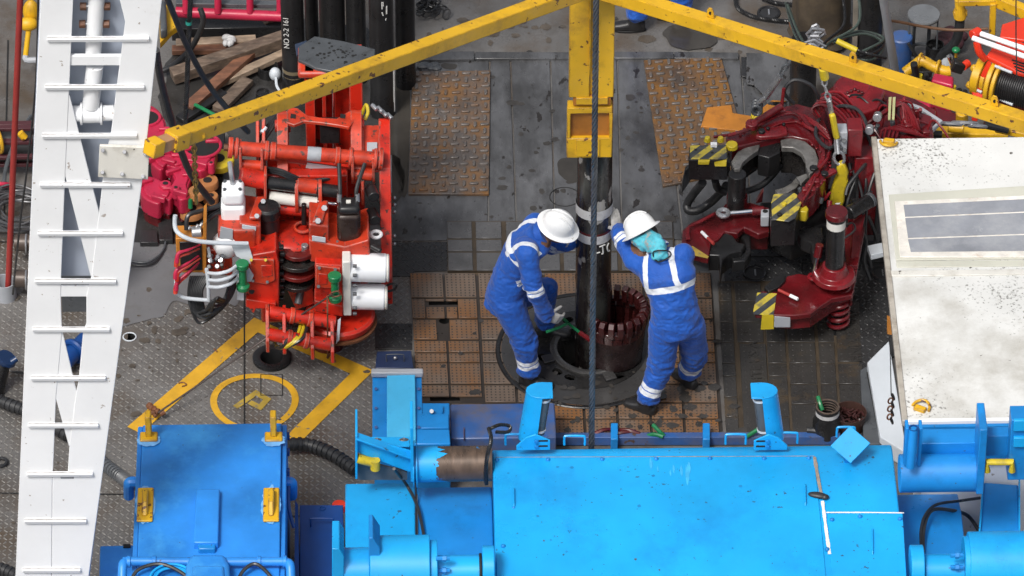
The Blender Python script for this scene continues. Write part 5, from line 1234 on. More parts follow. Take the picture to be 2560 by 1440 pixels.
for x, y, r in ((645,378,.03),(690,358,.016),(805,330,.014),(1020,645,.034),(1098,683,.03)): p = W(*z7(x,y), ZT+.05); T('pivot_bolt', MB().cyl(p, p+Zv*.025, r, n=6), M['black'], .004)
for i in range(14):
    a = i/13; x, y = (1010+130*math.sin(a*3.1), 470+330*a); p = W(*z7(x, y), ZT+.02); T('rim_bolt', MB().cyl(p, p+Zv*.012, .011, n=6), DR2, .002)
# lower half of ring
T('lower_ring', MB().top(outer+inner, ZT-.26, .12), DR, .008)
# steel jaw liners
LS = mat('jaw_steel', (.2,.195,.185), .34, .3, .35, 8, .55, (.05,.045,.04), 10)
def liner(l, z, h):
    T('jaw_liner', MB().top([z7(*q) for q in l], z, .05), LS, .006)
    T('jaw_face', MB().top([z7(*q) for q in l], z-.052, h), M['blackw'], .006)
liner([(780,430),(860,412),(960,440),(1030,500),(1055,570),(1045,640),(990,680),(965,620),(960,570),(930,520),(870,485),(790,482)], ZT-.02, .26)
liner([(425,590),(470,515),(540,480),(640,440),(620,505),(560,545),(510,590),(490,640),(450,640)], ZT-.03, .2)
T('jaw_liner', MB().top([z7(740,790),z7(800,775),z7(860,740),z7(900,690),z7(940,700),z7(900,770),z7(830,810),z7(760,820)], ZT-.3, .06), LS, .006)
T('black_block', MB().top([z7(620,480),z7(780,430),z7(780,520),z7(700,560),z7(620,540)], ZT-.06, .2), M['black'], .008)
T('jaw_pad', MB().top([z7(895,700),z7(970,670),z7(980,700),z7(930,745)], ZT-.12, .03), LS, .004)
# striped end guards
T('guard', MB().top([z7(130,470),z7(390,465),z7(398,565),z7(128,565)], ZT+.03, .012), stripe, .004); T('guard_box', MB().top([z7(125,480),z7(400,475),z7(405,575),z7(120,575)], ZT+.018, .2), M['black'], .006)
T('guard_flap', MB().prism([W(*z7(190,570),ZT+.02), W(*z7(275,570),ZT+.02), W(*z7(265,592),ZT+.01), W(*z7(188,592),ZT+.01)], (0,-.004,-.02)), M['hook'], 0); T('guard_flap', MB().prism([W(*z7(305,590),ZT+.02), W(*z7(395,570),ZT+.02), W(*z7(390,605),ZT), W(*z7(310,605),ZT)], (0,-.004,-.02)), M['hook'], 0)
T('guard_lug', MB().rings([(W(*z7(430,488),ZT), .05), (W(*z7(430,488),ZT)+Zv*.04, .045)], 14), M['hook'], .006)
for x, y in ((170,502),(296,487),(290,523)): T('guard_hole', MB().lathe([(.001,.001),(.012,.001)], W(*z7(x,y),ZT+.031), 12), M['hole'], 0)
T('white_block', MB().top([z7(278,445),z7(325,445),z7(325,465),z7(278,465)], ZT+.06, .04), M['white'], .004)
for x in (255, 350): T('eye_nut', MB().rings([(W(*z7(x,440),ZT), .03), (W(*z7(x,440),ZT)+Zv*.04, .02)], 10), M['hook'], .004)
T('fork', MB().prism([W(*z7(130,620),.9), W(*z7(150,700),.8), W(*z7(110,760),.75), W(*z7(70,820),.65), W(*z7(75,740),.75), W(*z7(95,650),.88)], (0,.04,0)), M['black'], .006)
T('guard_body', MB().front([z7(135,600),z7(420,590),z7(420,690),z7(350,715),z7(150,720)], W(*z7(270,590),ZT).y+.02, .12), M['black'], .008)
T('guard', MB().top([z7(715,880),z7(730,820),z7(880,810),z7(945,850),z7(890,990),z7(840,1018),z7(720,1000)], ZT-.02, .012), stripe, .006)
T('guard_box', MB().top([z7(712,900),z7(740,825),z7(880,815),z7(940,860),z7(890,1000),z7(715,1010)], ZT-.034, .26), M['black'], .006)
T('guard_lug', MB().top([z7(900,880),z7(950,875),z7(985,925),z7(970,950),z7(920,945)], ZT-.06, .1), M['hook'], .01)
for x, y in ((808,900),(775,975)): p = W(*z7(x,y),ZT-.02); T('guard_bolt', MB().cyl(p, p+Zv*.02, .02, n=6), M['hook'] if y == 900 else M['hole'], .003)
T('guard_skirt', MB().front([z7(790,1060),z7(880,1065),z7(905,1090),z7(860,1115),z7(790,1110)], W(2000,560,.75).y-.05, .01), M['hook'], .002)
T('black_casting', MB().top([z7(900,1080),z7(960,1050),z7(1080,1060),z7(1090,1130),z7(1050,1250),z7(1010,1240),z7(1000,1170),z7(930,1140)], .7, .12), M['black'], .01)
# left post and lower arm
p0 = W(*z7(465,835), .72); T('left_post', MB().cyl(p0-Zv*.1, p0+Zv*.22, .07, n=28), M['black'], .004)
p1 = W(*z7(467,905), .6); T('post_collar', MB().rings([(p1-Zv*.03, .105), (p1-Zv*.02,.082), (p1+Zv*.1, .082)], 28), DR, .004)
la = [(75,1080),(130,1030),(320,940),(420,890),(560,880),(700,920),(700,1090),(620,1110),(560,1080),(550,1200),(500,1270),(380,1290),(330,1280),(270,1200),(260,1285),(140,1260),(70,1200)]
T('lower_arm', MB().top([z7(*q) for q in la[:9]]+[z7(*q) for q in ((520,1060),(470,1105),(380,1090),(330,1150),(280,1170),(262,1285),(120,1250),(68,1200))], .58, .06), DR, .008)
T('lower_arm_web', MB().top([z7(*q) for q in ((140,1045),(320,960),(560,900),(695,930),(695,1080),(560,1080),(380,1090),(300,1160),(140,1180))], .515, .2), DR, .008)
T('arm_jaw', MB().top([z7(*q) for q in ((290,1150),(390,1095),(440,1120),(470,1165),(530,1180),(500,1230),(420,1245),(365,1290),(350,1370),(340,1260),(265,1260))], .56, .16), M['black'], .01)
T('arm_hook', MB().top([z7(*q) for q in ((480,1100),(560,1080),(570,1240),(530,1300),(440,1310),(430,1270),(520,1240),(530,1180))], .5, .1), M['black'], .01)
T('arm_stripe', MB().top([z7(110,1210),z7(150,1195),z7(265,1270),z7(255,1284),z7(140,1258)], .583, .002), M['yellowworn'], 0)
T('arm_tool_box', MB().fbox(*[q for q in (1733,1775,648,680)], W(1750,680,.35).y, .12), M['dgrey'], .008)
a, q = W(*z7(215,1095), .6), W(*z7(300,1180), .62); T('arm_lever', MB().cyl(a, a.lerp(q,.5), .013), M['white'], 0); T('arm_lever', MB().cyl(a.lerp(q,.5), q, .012), M['redpole'], 0)
for k in range(3): T('arm_pipe', MB().tube([W(*z7(110+k*9,1150),.6), W(*z7(105+k*8,1070-k*6),.62), W(*z7(200,1015+k*5),.63), W(*z7(300,960+k*5),.63)], .007, 6, 2), DR2, 0)
a, q = W(*z7(420,958), .66), W(*z7(575,945), .66); T('piston_rod', MB().cyl(a, q, .02, n=16), M['chrome'], 0); T('piston_eye', MB().torus(W(*z7(370,957),.66), .04, .02, n=18), M['steel'], 0)
T('piston_barrel', MB().cyl(q, W(*z7(660,940),.66), .036, n=16), DR2, .004); T('piston_clevis', MB().top([z7(640,930),z7(700,925),z7(700,985),z7(640,985)], .7, .1), M['grey'], .008)
T('clevis_hole', MB().lathe([(.001,.001),(.022,.001)], W(*z7(672,945),.7), 14), M['hole'], 0)
T('bracket', MB().prism([W(*z7(605,890),.6), W(*z7(640,830),.75), W(*z7(660,800),.8), W(*z7(650,880),.62)], (0,.05,0)), DR, .004)
# right post, lower arm and spring foot
pr0 = W(*z7(1168,1345), .62); T('right_post', MB().cyl(pr0, pr0+Zv*.52, .072, n=32), M['black'], .004)
T('post_label', MB().rings([(pr0+Zv*.40,.0735),(pr0+Zv*.47,.0735)], 32, False), M['whited'], 0); T('post_head', MB().rings([(pr0+Zv*.50,.088),(pr0+Zv*.55,.085)], 28), DR, .006)
T('post_collar', MB().rings([(pr0-Zv*.10,.17),(pr0-Zv*.06,.16),(pr0-Zv*.055,.11),(pr0+Zv*.02,.09)], 32), DR2, .004)
ra = [(490,640),(510,560),(540,545),(630,548),(690,455),(760,440),(840,455),(900,480),(1000,520),(1085,470),(1095,540),(1080,570),(960,590),(900,630),(830,680),(740,692),(600,690),(500,680)]
T('foot_arm', MB().top([z8(*q) for q in ra], .42, .05), DR, .008)
T('foot_arm_web', MB().top([z8(*q) for q in ((600,600),(760,460),(1080,490),(1085,560),(960,600),(830,690),(720,700),(610,690))], .37, .13), DR, .008)
T('arm_tip', MB().top([z8(*q) for q in ((488,660),(512,555),(628,560),(610,690),(490,685))], .424, .004), stripe, 0)
T('tip_face', MB().front([z8(540,690),z8(610,690),z8(610,775),z8(532,778)], W(*z8(560,690),.42).y-.006, .004), M['hook'], 0); T('tip_plate', MB().front([z8(615,700),z8(710,705),z8(710,765),z8(612,765)], W(*z8(660,690),.42).y-.006, .01), M['grey'], .003)
T('tip_block', MB().top([z8(552,520),z8(640,445),z8(680,455),z8(680,480),z8(640,520),z8(580,548)], .45, .08), M['black'], .006)
a, q = W(*z8(640,540), .45), W(*z8(755,595), .45); T('foot_lever', MB().cyl(a, a.lerp(q,.6), .013), M['redpole'], 0); T('foot_lever', MB().cyl(a.lerp(q,.6), q, .014), M['white'], 0)
a, q = W(*z8(848,460), .5), W(*z8(872,340), .68); T('strut', MB().cyl(a, q, .017, n=14), M['chrome'], 0); T('strut_eye', MB().torus(a, .035, .013, n=18), DR2, 0); T('strut_barrel', MB().cyl(q, q+(q-a)*.6, .032, n=14), DR, .004)
sp = W(*z8(995,770), 0.0); sz = .40
b = [Vector((sp.x+.075*math.cos(t), sp.y+.075*math.sin(t), .02+sz*t/(2*math.pi*6))) for t in [2*math.pi*i/16 for i in range(6*16+1)]]
T('spring', MB().tube(b, .018, 8, 0), DR, 0); T('spring_post', MB().cyl(sp, sp+Zv*.42, .045, n=18), M['black'], 0); T('spring_foot', MB().cyl(sp, sp+Zv*.02, .11, n=24), M['black'], 0)
T('back_frame', MB().prism([W(*z7(1390,960),.75), W(*z8(1160,60),.75), W(*z8(1105,480),.45), W(*z8(1085,560),.4), W(*z8(1060,480),.45), W(*z8(1090,120),.72)], (-.02,.0,-.14)), DR, .006)
T('frame_plate', MB().top([z7(1240,1000),z7(1390,960),z7(1385,1100),z7(1340,1330),z7(1250,1340)], .55, .05), DR, .006)
# upper hydraulic body
T('motor_deck', MB().top([(2050,240),(2110,190),(2230,215),(2340,275),(2330,360),(2200,350),(2120,345),(2075,300)], .98, .35), DR, .012)
T('gear_motor', MB().rings([(W(2130,245,1.0), .15), (W(2130,245,1.0)+Zv*.1, .15), (W(2130,245,1.0)+Zv*.13, .13)], 36), DR2, .006)
T('gear_motor_arm', MB().top([(2100,212),(2165,200),(2215,225),(2195,270),(2150,285)], 1.12, .12), DR2, .02, seg=3)
for i in range(6): p = W(2110+i*9, 226+4*abs(i-3), 1.13); T('motor_bolt', MB().cyl(p, p+Zv*.02, .014, n=6), DR, .003)
T('rear_body', MB().top([(2215,245),(2330,290),(2335,350),(2200,350)], 1.02, .3), DR, .012)
T('under_body', MB().fbox(2120,2200,430,590,.3,.3), DR, .012)
T('under_panel', MB().fbox(2135,2195,395,500,.26,.3), DR2, .012)
# hydraulic line bundles
for k in range(6):
    T('hydraulic_line', MB().tube([W(2045+k*4,300-k*7,1.05), W(2030+k*5,272-k*7,1.12), W(2058+k*9,262-k*6,1.16), W(2100+k*9,290-k*2,1.16), W(2130+k*7,330-k*1,1.12)], .011, 6, 3), DR2 if k % 2 else DR, 0)
for k in range(7):
    T('hydraulic_line', MB().tube([W(2150+k*6,320-k*2,1.1), W(2195+k*6,290-k*3,1.16), W(2240+k*4,255+k*1,1.18), W(2252+k*6,262+k*6,1.16), W(2256+k*7,300+k*4,1.1), W(2290+k*4,340,1.0)], .011, 6, 3), DR2 if k % 3 else DR, 0)
for k in range(5):
    T('hydraulic_line', MB().tube([W(2200+k*10,345,1.06), W(2210+k*12,322-k*3,1.08), W(2270+k*8,330+k*2,1.08), W(2320+k*6,352,1.0)], .012, 6, 3), DR, 0)
T('hydraulic_line', MB().tube([W(*z7(400,400),ZT+.05), W(*z7(560,350),ZT+.06), W(*z7(680,270),ZT+.07), W(*z7(800,235),ZT+.07), W(*z7(900,255),ZT+.06), W(*z7(960,330),ZT+.06), W(*z7(1080,390),ZT+.06), W(*z7(1140,450),ZT+.06), W(*z7(1120,560),ZT+.06), W(*z7(1060,640),ZT+.05)], .014, 8, 5), DR2, 0)
T('hydraulic_line', MB().tube([W(*z7(300,410),ZT), W(*z7(480,380),ZT+.06), W(*z7(640,320),ZT+.07), W(*z7(760,260),ZT+.07), W(*z7(880,245),ZT+.1), W(*z7(930,290),ZT+.1)], .012, 8, 5), DR, 0)
for k in range(4): T('hydraulic_line', MB().tube([W(*z7(950+k*12,250+k*16),ZT+.08), W(*z7(1030+k*14,300+k*20),ZT+.1), W(*z7(1110+k*10,360+k*22),ZT+.08)], .009, 6, 3), DR2, 0)
a, q = W(*z7(575,320), ZT+.08), W(*z7(790,190), ZT+.14); T('handle_bar', MB().cyl(a, q, .03, n=16), DR2, .004); T('bar_eye', MB().rings([(a-Zv*.03,.05),(a+Zv*.02,.05)], 18), DR2, .006); T('bar_stub', MB().cyl(q, W(*z7(805,60), ZT+.3), .014, n=10), DR2, 0)
a, q = W(*z7(1100,690), ZT+.03), W(*z7(1180,650), ZT+.05); T('link', MB().beam(a, q, .05, .03), DR2, .008)
for x, y in ((1000,760),(960,800),(1010,800),(1040,740)): p = W(*z7(x,y), ZT); T('small_fitting', MB().box(p, (.05,.05,.06)), DR2, .008)
T('fitting_pipe', MB().tube([W(*z7(1030,700),ZT+.03), W(*z7(990,790),ZT+.04), W(*z7(940,870),ZT+.02)], .012, 6, 3), DR2, 0)
# valve block and knobs
T('valve_block', MB().fbox(2088,2118,332,386,.2,.12), M['grey'], .006); T('valve_block_side', MB().fbox(2118,2156,325,392,.23,.16), DR2, .008); T('valve_cover', MB().top([(2092,312),(2150,302),(2150,324),(2092,334)], 1.2, .03), DR, .004)
for x, y in ((2098,345),(2110,352),(2100,368),(2111,376)): T('valve_port', MB().cyl(W(x,y,Y=.2), W(x,y,Y=.185), .018, n=12), M['dgrey'], .003)
for x, y in ((2195,288),(2175,320)): T('pressure_gauge', MB().cyl(W(x,y,1.2), W(x-4,y+1,1.2)+Vector((0,-.06,.02)), .035, n=20), M['steel'], .006)
for k in range(2): T('yellow_tag', MB().top([(2222+k*10,243),(2229+k*10,242),(2226+k*10,298),(2220+k*10,298)], 1.2, .01), mat('pale_tag', (.4,.4,.2), .5), 0)
T('grey_frame', MB().tube([W(2255,255,1.0), W(2300,272,1.0), W(2352,305,1.0), W(2310,345,1.0)], .022, 4, 0), M['grey'], .004)
# hoses
RHm = M['rubberhose']
T('big_hose', MB().tube([W(*z7(220,740),.7), W(*z7(170,800),.45), W(*z7(115,880),.3), W(*z7(115,935),.25), W(*z7(180,940),.25), W(*z7(280,880),.3), W(*z7(370,790),.5), W(*z7(390,760),.6)], .034, 12, 6), RHm, 0)
T('big_hose', MB().tube([W(*z7(310,720),.75), W(*z7(330,780),.6), W(*z7(390,810),.55)], .03, 12, 6), RHm, 0)
T('big_hose', MB().tube([W(*z7(540,800),.6), W(*z7(640,760),.6), W(*z7(720,690),.65), W(*z7(790,600),.75)], .026, 12, 6), RHm, 0)
T('thin_hose', MB().tube([W(*z7(1150,210),1.1), W(*z7(1230,185),1.2), W(*z7(1330,210),1.2), W(*z7(1390,290),1.15), W(*z7(1400,380),1.1), W(*z7(1430,450),1.05), W(*z7(1420,560),1.0), W(*z7(1330,680),.95), W(*z7(1270,760),.9), W(*z7(1250,830),.85)], .014, 8, 6), RHm, 0)
T('thin_hose', MB().tube([W(*z7(1200,340),1.1), W(*z7(1300,340),1.15), W(*z7(1390,380),1.1), W(*z7(1415,430),1.05)], .012, 8, 6), RHm, 0)
T('thin_hose', MB().tube([W(*z7(1240,1050),.8), W(*z7(1300,1030),.8), W(*z7(1315,1080),.75), W(*z7(1240,1140),.7)], .008, 8, 6), RHm, 0)
a, q = W(*z7(1270,960), .85), W(*z7(1420,870), .85); T('damper', MB().cyl(a, q, .055, n=16), M['black'], .01); T('damper_rod', MB().cyl(q, W(*z7(1290,870),.88), .02), M['black'], 0); T('damper_end', MB().rings([(q,.06),(q+(q-a).normalized()*.03,.06)], 14), M['dgrey'], .004)
# slings with hooks
def chainlink(p, d_, up, L=.07, r=.009, wd=.04):
    d_ = d_.normalized(); s_ = d_.cross(up).normalized(); pts = []
    for i in range(12):
        a = 2*math.pi*i/12; pts.append(p+d_*math.cos(a)*L/2+s_*math.sin(a)*wd/2)
    return MB().tube(pts, r, 6, 1, True)
def sling(name, label, pts, hook=False):
    t = thing(name, label, 'sling', pts[-1])
    for i in range(len(pts)-1):
        a, q = pts[i], pts[i+1]; d_ = (q-a); n = max(1, int(d_.length/.06))
        for k in range(n):
            chainlink(a.lerp(q, (k+.5)/n), d_, Vector((0,1,0)) if k % 2 else Vector((1,.3,0)), .075).build('link', M['steel'] if random.random() > .4 else M['dgrey'], t)
    return t
s1 = sling('chain_sling', 'grey chain sling with turnbuckle holding the left side of the tong', [W(1975,148,2.0), W(1950,190,1.8)])
a, q = W(1952,188,1.8), W(1915,243,1.4); MB().beam(a, q, .03, .05).build('turnbuckle', M['steel'], s1, .01); 
for k in range(2): 
    pass
for a, q in ((W(1915,243,1.4), W(1895,258,1.3)),): MB().cyl(a, q, .018).build('turnbuckle_rod', M['steel'], s1)
for k in range(3): chainlink(W(1893+k*-1,262+k*7,1.25), Vector((.3,0,-1)), Vector((0,1,0)), .09, .013, .07).build('shackle', M['dgrey'], s1)
hk = thing('yellow_swivel', 'yellow swivel eye at the left corner of the tong', 'swivel', W(1893,300,1.05))
MB().rings([(W(1893,300,1.0),.055),(W(1893,300,1.0)+Zv*.05,.05),(W(1893,300,1.0)+Zv*.06,.03),(W(1893,300,1.0)+Zv*.1,.035),(W(1893,300,1.0)+Zv*.14,.03)], 16).build('swivel_body', M['hook'], hk, .003)
MB().torus(W(1893,278,1.1), .035, .012, Vector((0,1,0))).build('swivel_eye', M['hook'], hk)
s2 = sling('chain_sling', 'grey chain sling with rods and yellow hook at the right side of the tong', [W(2058,175,2.0), W(2062,215,1.85), W(2072,250,1.7)])
MB().cyl(W(2072,250,1.7), W(2080,290,1.5), .022).build('rod', M['steel'], s2); MB().beam(W(2080,285,1.55), W(2092,345,1.3), .045, .045).build('turnbuckle', M['hook'], s2, .012)
MB().cyl(W(2092,345,1.3), W(2096,385,1.2), .016).build('rod', M['steel'], s2); chainlink(W(2098,395,1.15), Vector((.2,0,-1)), Vector((0,1,0)), .13, .013, .08).build('shackle', M['steel'], s2)
MB().tube([W(2058,172,2.05), W(2062,195,1.95)], .035, 10, 0).build('yellow_ferrule', M['hook'], s2)
h2 = thing('lifting_hook', 'chunky yellow safety hook on the right side of the tong', 'hook', W(2095,530,.8))
hp = [(2098,412),(2110,408),(2121,430),(2118,450),(2122,455),(2114,478),(2112,505),(2104,524),(2082,526),(2074,508),(2078,480),(2086,455),(2096,440),(2092,425)]
MB().front(hp, W(2098,420,1.05).y-.02, .06).build('hook_body', M['hook'], h2, .018, 3)
MB().tube([W(2108,415,Y=.16), W(2117,430,Y=.14), W(2108,445,Y=.15)], .016, 8, 4).build('hook_latch', M['hook'], h2)
MB().cyl(W(2094,503,Y=.16), W(2094,503,Y=.12), .03, n=16).build('hook_pin', M['steel'], h2, .004)

rnd = random.Random(11)
for i in range(26):
    x, y = rnd.uniform(2085,2320), rnd.uniform(215,345)
    if y < 190+(x-2085)*.33: y = 200+(x-2085)*.36+rnd.uniform(0,40)
    if y > 345: continue
    p = W(x, y, 1.05); k = rnd.random()
    if k < .4: T('fitting', MB().cyl(p, p+Vector((rnd.uniform(-.03,.03), rnd.uniform(-.03,.03), rnd.uniform(.03,.09))), rnd.uniform(.012,.024), n=8), M['dgrey'] if rnd.random() < .4 else DR2, .003)
    elif k < .7: T('valve_stack', MB().box(p+Zv*.03, (rnd.uniform(.03,.07), rnd.uniform(.03,.06), rnd.uniform(.04,.09))), DR, .005)
    else: T('hydraulic_line', MB().tube([p, p+Vector((.04,.02,.08)), p+Vector((rnd.uniform(.08,.16), rnd.uniform(-.08,.08), .05)), p+Vector((rnd.uniform(.14,.24), rnd.uniform(-.12,.1), -.03))], .009, 6, 4), M['black'] if rnd.random() < .4 else DR2, 0)
for i in range(16):
    a = rnd.random(); x = 1830+a*150; y = 352-80*math.sin(a*1.9)+rnd.uniform(2,14); p = W(x, y, ZT)
    T('plate_bolt', MB().cyl(p, p+Zv*.018, .013, n=6), M['black'] if i % 2 else DR2, .002)
for k, pts in enumerate((((1985,258,1.1),(1960,230,1.2),(1985,200,1.3),(2030,215,1.25),(2050,255,1.1)), ((2046,300,1.08),(2040,340,1.1),(2070,370,1.12),(2090,360,1.1)), ((2150,392,1.0),(2165,420,.9),(2150,450,.8),(2120,470,.75)), ((2160,395,1.0),(2185,430,.85),(2178,480,.7)), ((2140,560,.6),(2165,600,.45),(2160,650,.3),(2175,700,.15)), ((2170,540,.5),(2190,590,.35),(2195,640,.2)))):
    T('slack_hose', MB().tube([W(*q) for q in pts], .015, 8, 6), RHm, 0)

T('under_housing', MB().top([(2050,300),(2075,345),(2074,400),(2058,448),(2030,486),(2004,505),(1996,492),(2016,466),(2042,426),(2052,394),(2046,370),(2030,345)], ZT-.4, .3), M['black'], .01)
T('under_housing', MB().top([(1900,505),(1990,500),(2060,470),(2120,470),(2120,540),(2060,560),(1980,590),(1920,560)], .5, .25), M['black'], .012)
T('under_rail', MB().top([(1870,345),(1960,300),(2010,300),(2010,318),(1960,320),(1880,362)], ZT-.4, .1), M['black'], .008)
for k in range(8):
    x = 2128+rnd.uniform(-14,60); y = 405+rnd.uniform(0,60)
    T('slack_hose', MB().tube([W(x, y, .9), W(x+rnd.uniform(-20,20), y+60, .75), W(x+rnd.uniform(-25,25), y+130+rnd.uniform(0,30), .45), W(x+rnd.uniform(-10,25), y+210+rnd.uniform(0,40), .2)], rnd.uniform(.01,.017), 8, 6), RHm, 0)
for k in range(10):
    p = W(rnd.uniform(1985,2075), rnd.uniform(455,520), .82); T('fitting', MB().cyl(p, p+Vector((rnd.uniform(-.05,.05), rnd.uniform(-.05,.05), rnd.uniform(.03,.08))), rnd.uniform(.012,.022), n=8), M['dgrey'] if k % 3 == 0 else DR2, .003)
# ---------------------------------------------------------------- racked pipes
for i, (x, yb, r, lab) in enumerate(((736,222,.093,'racked black pipe with chalk writing, leftmost of the rack'), (782,150,.055,'thin racked black pipe behind the chalk marked ones'),
        (834,190,.105,'racked black pipe with smeared white paint behind the red machine'), (893,200,.08,'racked black pipe right of the paint smeared one'),
        (957,283,.098,'racked black pipe closest to the left mat, with white drips'), (1015,214,.08,'rightmost racked black pipe standing before the chain heap'))):
    p = W(x, yb, 0); t = thing('racked_pipe', lab, 'pipe', p, 'black pipes racked upright')
    MB().rings([(p, r*1.06), (p+Zv*.14, r*1.06), (p+Zv*.17, r), (p+Zv*5.5, r)], 28).build('tube', M['black'], t)
    if x == 736:
        z0 = W(x, 190, Y=p.y-r).z
        for dz in (0, -.07): MB().rings([(p+Zv*(z0+dz), r*1.02), (p+Zv*(z0+dz+.035), r*1.02)], 28, False).build('painted_band', mat('dull_band', (.16,.13,.08), .4, 0, .4, 9), t)
        floor_text('NO 2-2 161', 712, 80, .064, W(712,80,Y=p.y-r).z, M['chalk'], t, Matrix.Rotation(R(-12),3,'Z')@Matrix.Rotation(R(90),3,'X')@Matrix.Rotation(R(90),3,'Z'), name='chalk_writing', ex=.001)
        q = [o for o in sc.objects if o.name.startswith('chalk_writing')][-1]
        v = W(716,80,Y=p.y-r*.8); d = Vector((v.x, p.y-r*.8-.012, v.z))-W(712,80,W(712,80,Y=p.y-r).z); q.location = d
    if x in (834, 957):
        b = MB()
        for k in range(26 if x == 834 else 12):
            a = R(-90)+(random.gauss(.12,.28) if x == 834 else random.gauss(.35,.2)); zz = random.uniform(.8,2.2) if x == 834 else random.uniform(1.0,1.6)
            e = Vector((math.cos(a), math.sin(a), 0)); b.tube([p+e*(r*1.01)+Zv*zz, p+e*(r*1.01)+Zv*(zz+random.uniform(.02,.09))+Vector((random.uniform(-.01,.01),0,0))], random.uniform(.003,.006), 5, 0)
        o = b.build('paint_smears', M['chalk'], t, kind='stuff')
    if x == 957: MB().tube([p+Vector((r*.95,-r*.4,.05)), p+Vector((r*.96,-r*.4,.35)), p+Vector((r*.95,-r*.4,.6))], .008, 5, 3).build('drip', M['chalk'], t)
# ---------------------------------------------------------------- red rail, timber
rr = thing('pipe_rail', 'low magenta red pipe rail with short posts behind the timber', 'rail', W(575, 45, 0))
MB().cyl(W(440,30,.25), W(720,42,.25), .045, n=16).build('rail', M['pink'], rr)
for x in (465, 545, 625, 700): MB().cyl(W(x,-30,.5), W(x,32,.28), .03, n=12).build('post', M['pink'], rr)
MB().beam(W(440,8,.3), W(720,12,.3), .06, .04).build('backing_bar', M['dgrey'], rr, .004)
def plank(a, q, w, h, m, label):
    t = MB(); o = t.beam(a, q, w, h).build('timber_plank', m, None, .004, 1)
    tag(o, label, 'plank', 'timber planks heaped on the deck'); return o
for x0, y0, z0, x1, y1, z1, w, h, m, lb in (
    (430,75,.05,720,70,.05,.16,.14,'black','dark square timber lying under the red rail'),
    (440,110,.06,640,100,.07,.09,.05,'woodp','pale split plank with a white rag tied on'),
    (430,125,.05,620,122,.05,.08,.05,'woodr','thin reddish plank below the pale split one'),
    (430,190,.08,725,92,.2,.12,.1,'wood','long grey brown beam crossing the heap'),
    (470,270,.06,640,120,.15,.10,.05,'woodr','reddish plank sloping steeply to the lower left'),
    (520,220,.05,725,128,.12,.08,.05,'woodp','pale narrow plank running along the long beam'),
    (545,275,.03,620,200,.06,.11,.05,'wood','short grey plank end near the black cup'),
    (450,300,.04,560,230,.05,.1,.04,'black','blackened plank half hidden under the reddish one'),
    (660,60,.1,720,20,.2,.07,.05,'wood','short brown offcut leaning at the racked pipes')):
    plank(W(x0,y0,z0), W(x1,y1,z1), w, h, M[m], lb)
b = MB()
for i in range(7): b.ball(W(572+random.uniform(-8,8), 103+random.uniform(-10,10), .13), (random.uniform(.02,.05),random.uniform(.02,.04),.03), 8, 6)
tag(b.build('white_rag', M['cloth'], None), 'crumpled white rag tied round the pale plank', 'rag')
tag(MB().lathe([(.085,0),(.085,.1),(.075,.1),(.065,.08),(.065,.01)], W(670,188,0), 28).build('thread_ring', M['black'], None), 'open black thread protector ring on the deck by the planks', 'ring')
cup_ = thing('black_cup', 'black capped cup with lid standing near the timber', 'cup', W(658,258,0))
MB().rings([(W(658,258,0),.055),(W(658,258,0)+Zv*.1,.058),(W(658,258,0)+Zv*.105,.05)], 24).build('body', M['black'], cup_); MB().lathe([(.001,.09),(.045,.09),(.05,.11),(.058,.11),(.058,.1)], W(658,258,0)+Zv*.005, 24).build('lid', M['blackw'], cup_)
b = MB(); b.ball(W(688,185,.1), (.05,.05,.06), 12, 8); b.tube([W(690,195,.1), W(692,215,.08), W(700,232,.05), W(680,235,.04)], .012, 6, 4); tag(b.build('pulley_block', M['lgrey'], None), 'small grey pulley hanging beside the first racked pipe', 'pulley')
tag(MB().tube([W(488,262,.1), W(515,276,.12), W(545,292,.1)], .016, 8, 3).build('green_bar', M['green'], None), 'short green bar lying below the planks', 'bar')
# ---------------------------------------------------------------- magenta elevators and rollers beneath the brace
PK = M['pink']
def casting(label, body, z, h, hole=None, lugs=()):
    c = W(sum(q[0] for q in body)/len(body), max(q[1] for q in body), 0)
    t = thing('pipe_elevator', label, 'elevator', c, 'magenta pipe elevators heaped by the mast')
    ring = spline([W(a, q, z) for a, q in body], 3, True)
    MB().prism(ring, (0,0,-h)).build('body', PK, t, .012, 3)
    MB().prism([v.lerp(sum(ring, Vector())/len(ring), .22)+Zv*.02 for v in ring], (0,0,-.03)).build('raised_face', PK, t, .01, 3)
    if hole:
        x, y, r = hole; p = W(x, y, z+.022); MB().lathe([(.001,.002),(r,.002),(r*1.02,.0)], p, 28).build('bore', M['hole'], t); MB().torus(p, r*1.15, .014, n=30).build('bore_rim', PK, t)
    for k in range(3):
        e = body[(k*3) % len(body)]; g = W(e[0]*.75+.25*sum(q[0] for q in body)/len(body), e[1]*.75+.25*sum(q[1] for q in body)/len(body), z)
        MB().beam(g+Vector((-.05,-.03+.03*k,.02)), g+Vector((.06,.02-.02*k,.02)), .035, .05).build('rib', PK, t, .008)
    MB().prism([v.lerp(sum(ring, Vector())/len(ring), .12)-Zv*h for v in ring], (0,0,-.1)).build('lower_body', M['redd'], t, .01)
    for x, y, r in lugs:
        p = W(x, y, z+.01); MB().rings([(p-Zv*.06, r), (p+Zv*.03, r), (p+Zv*.04, r*.8)], 20).build('pin_boss', PK, t, .004); MB().lathe([(.001,.001),(r*.45,.001)], p+Zv*.041, 14).build('pin_hole', M['hole'], t)
casting('magenta elevator with dark bore next to the mast edge', [(340,262),(385,266),(412,298),(418,330),(434,342),(440,362),(420,366),(405,352),(380,362),(340,350)], .34, .13, (368,295,.09))
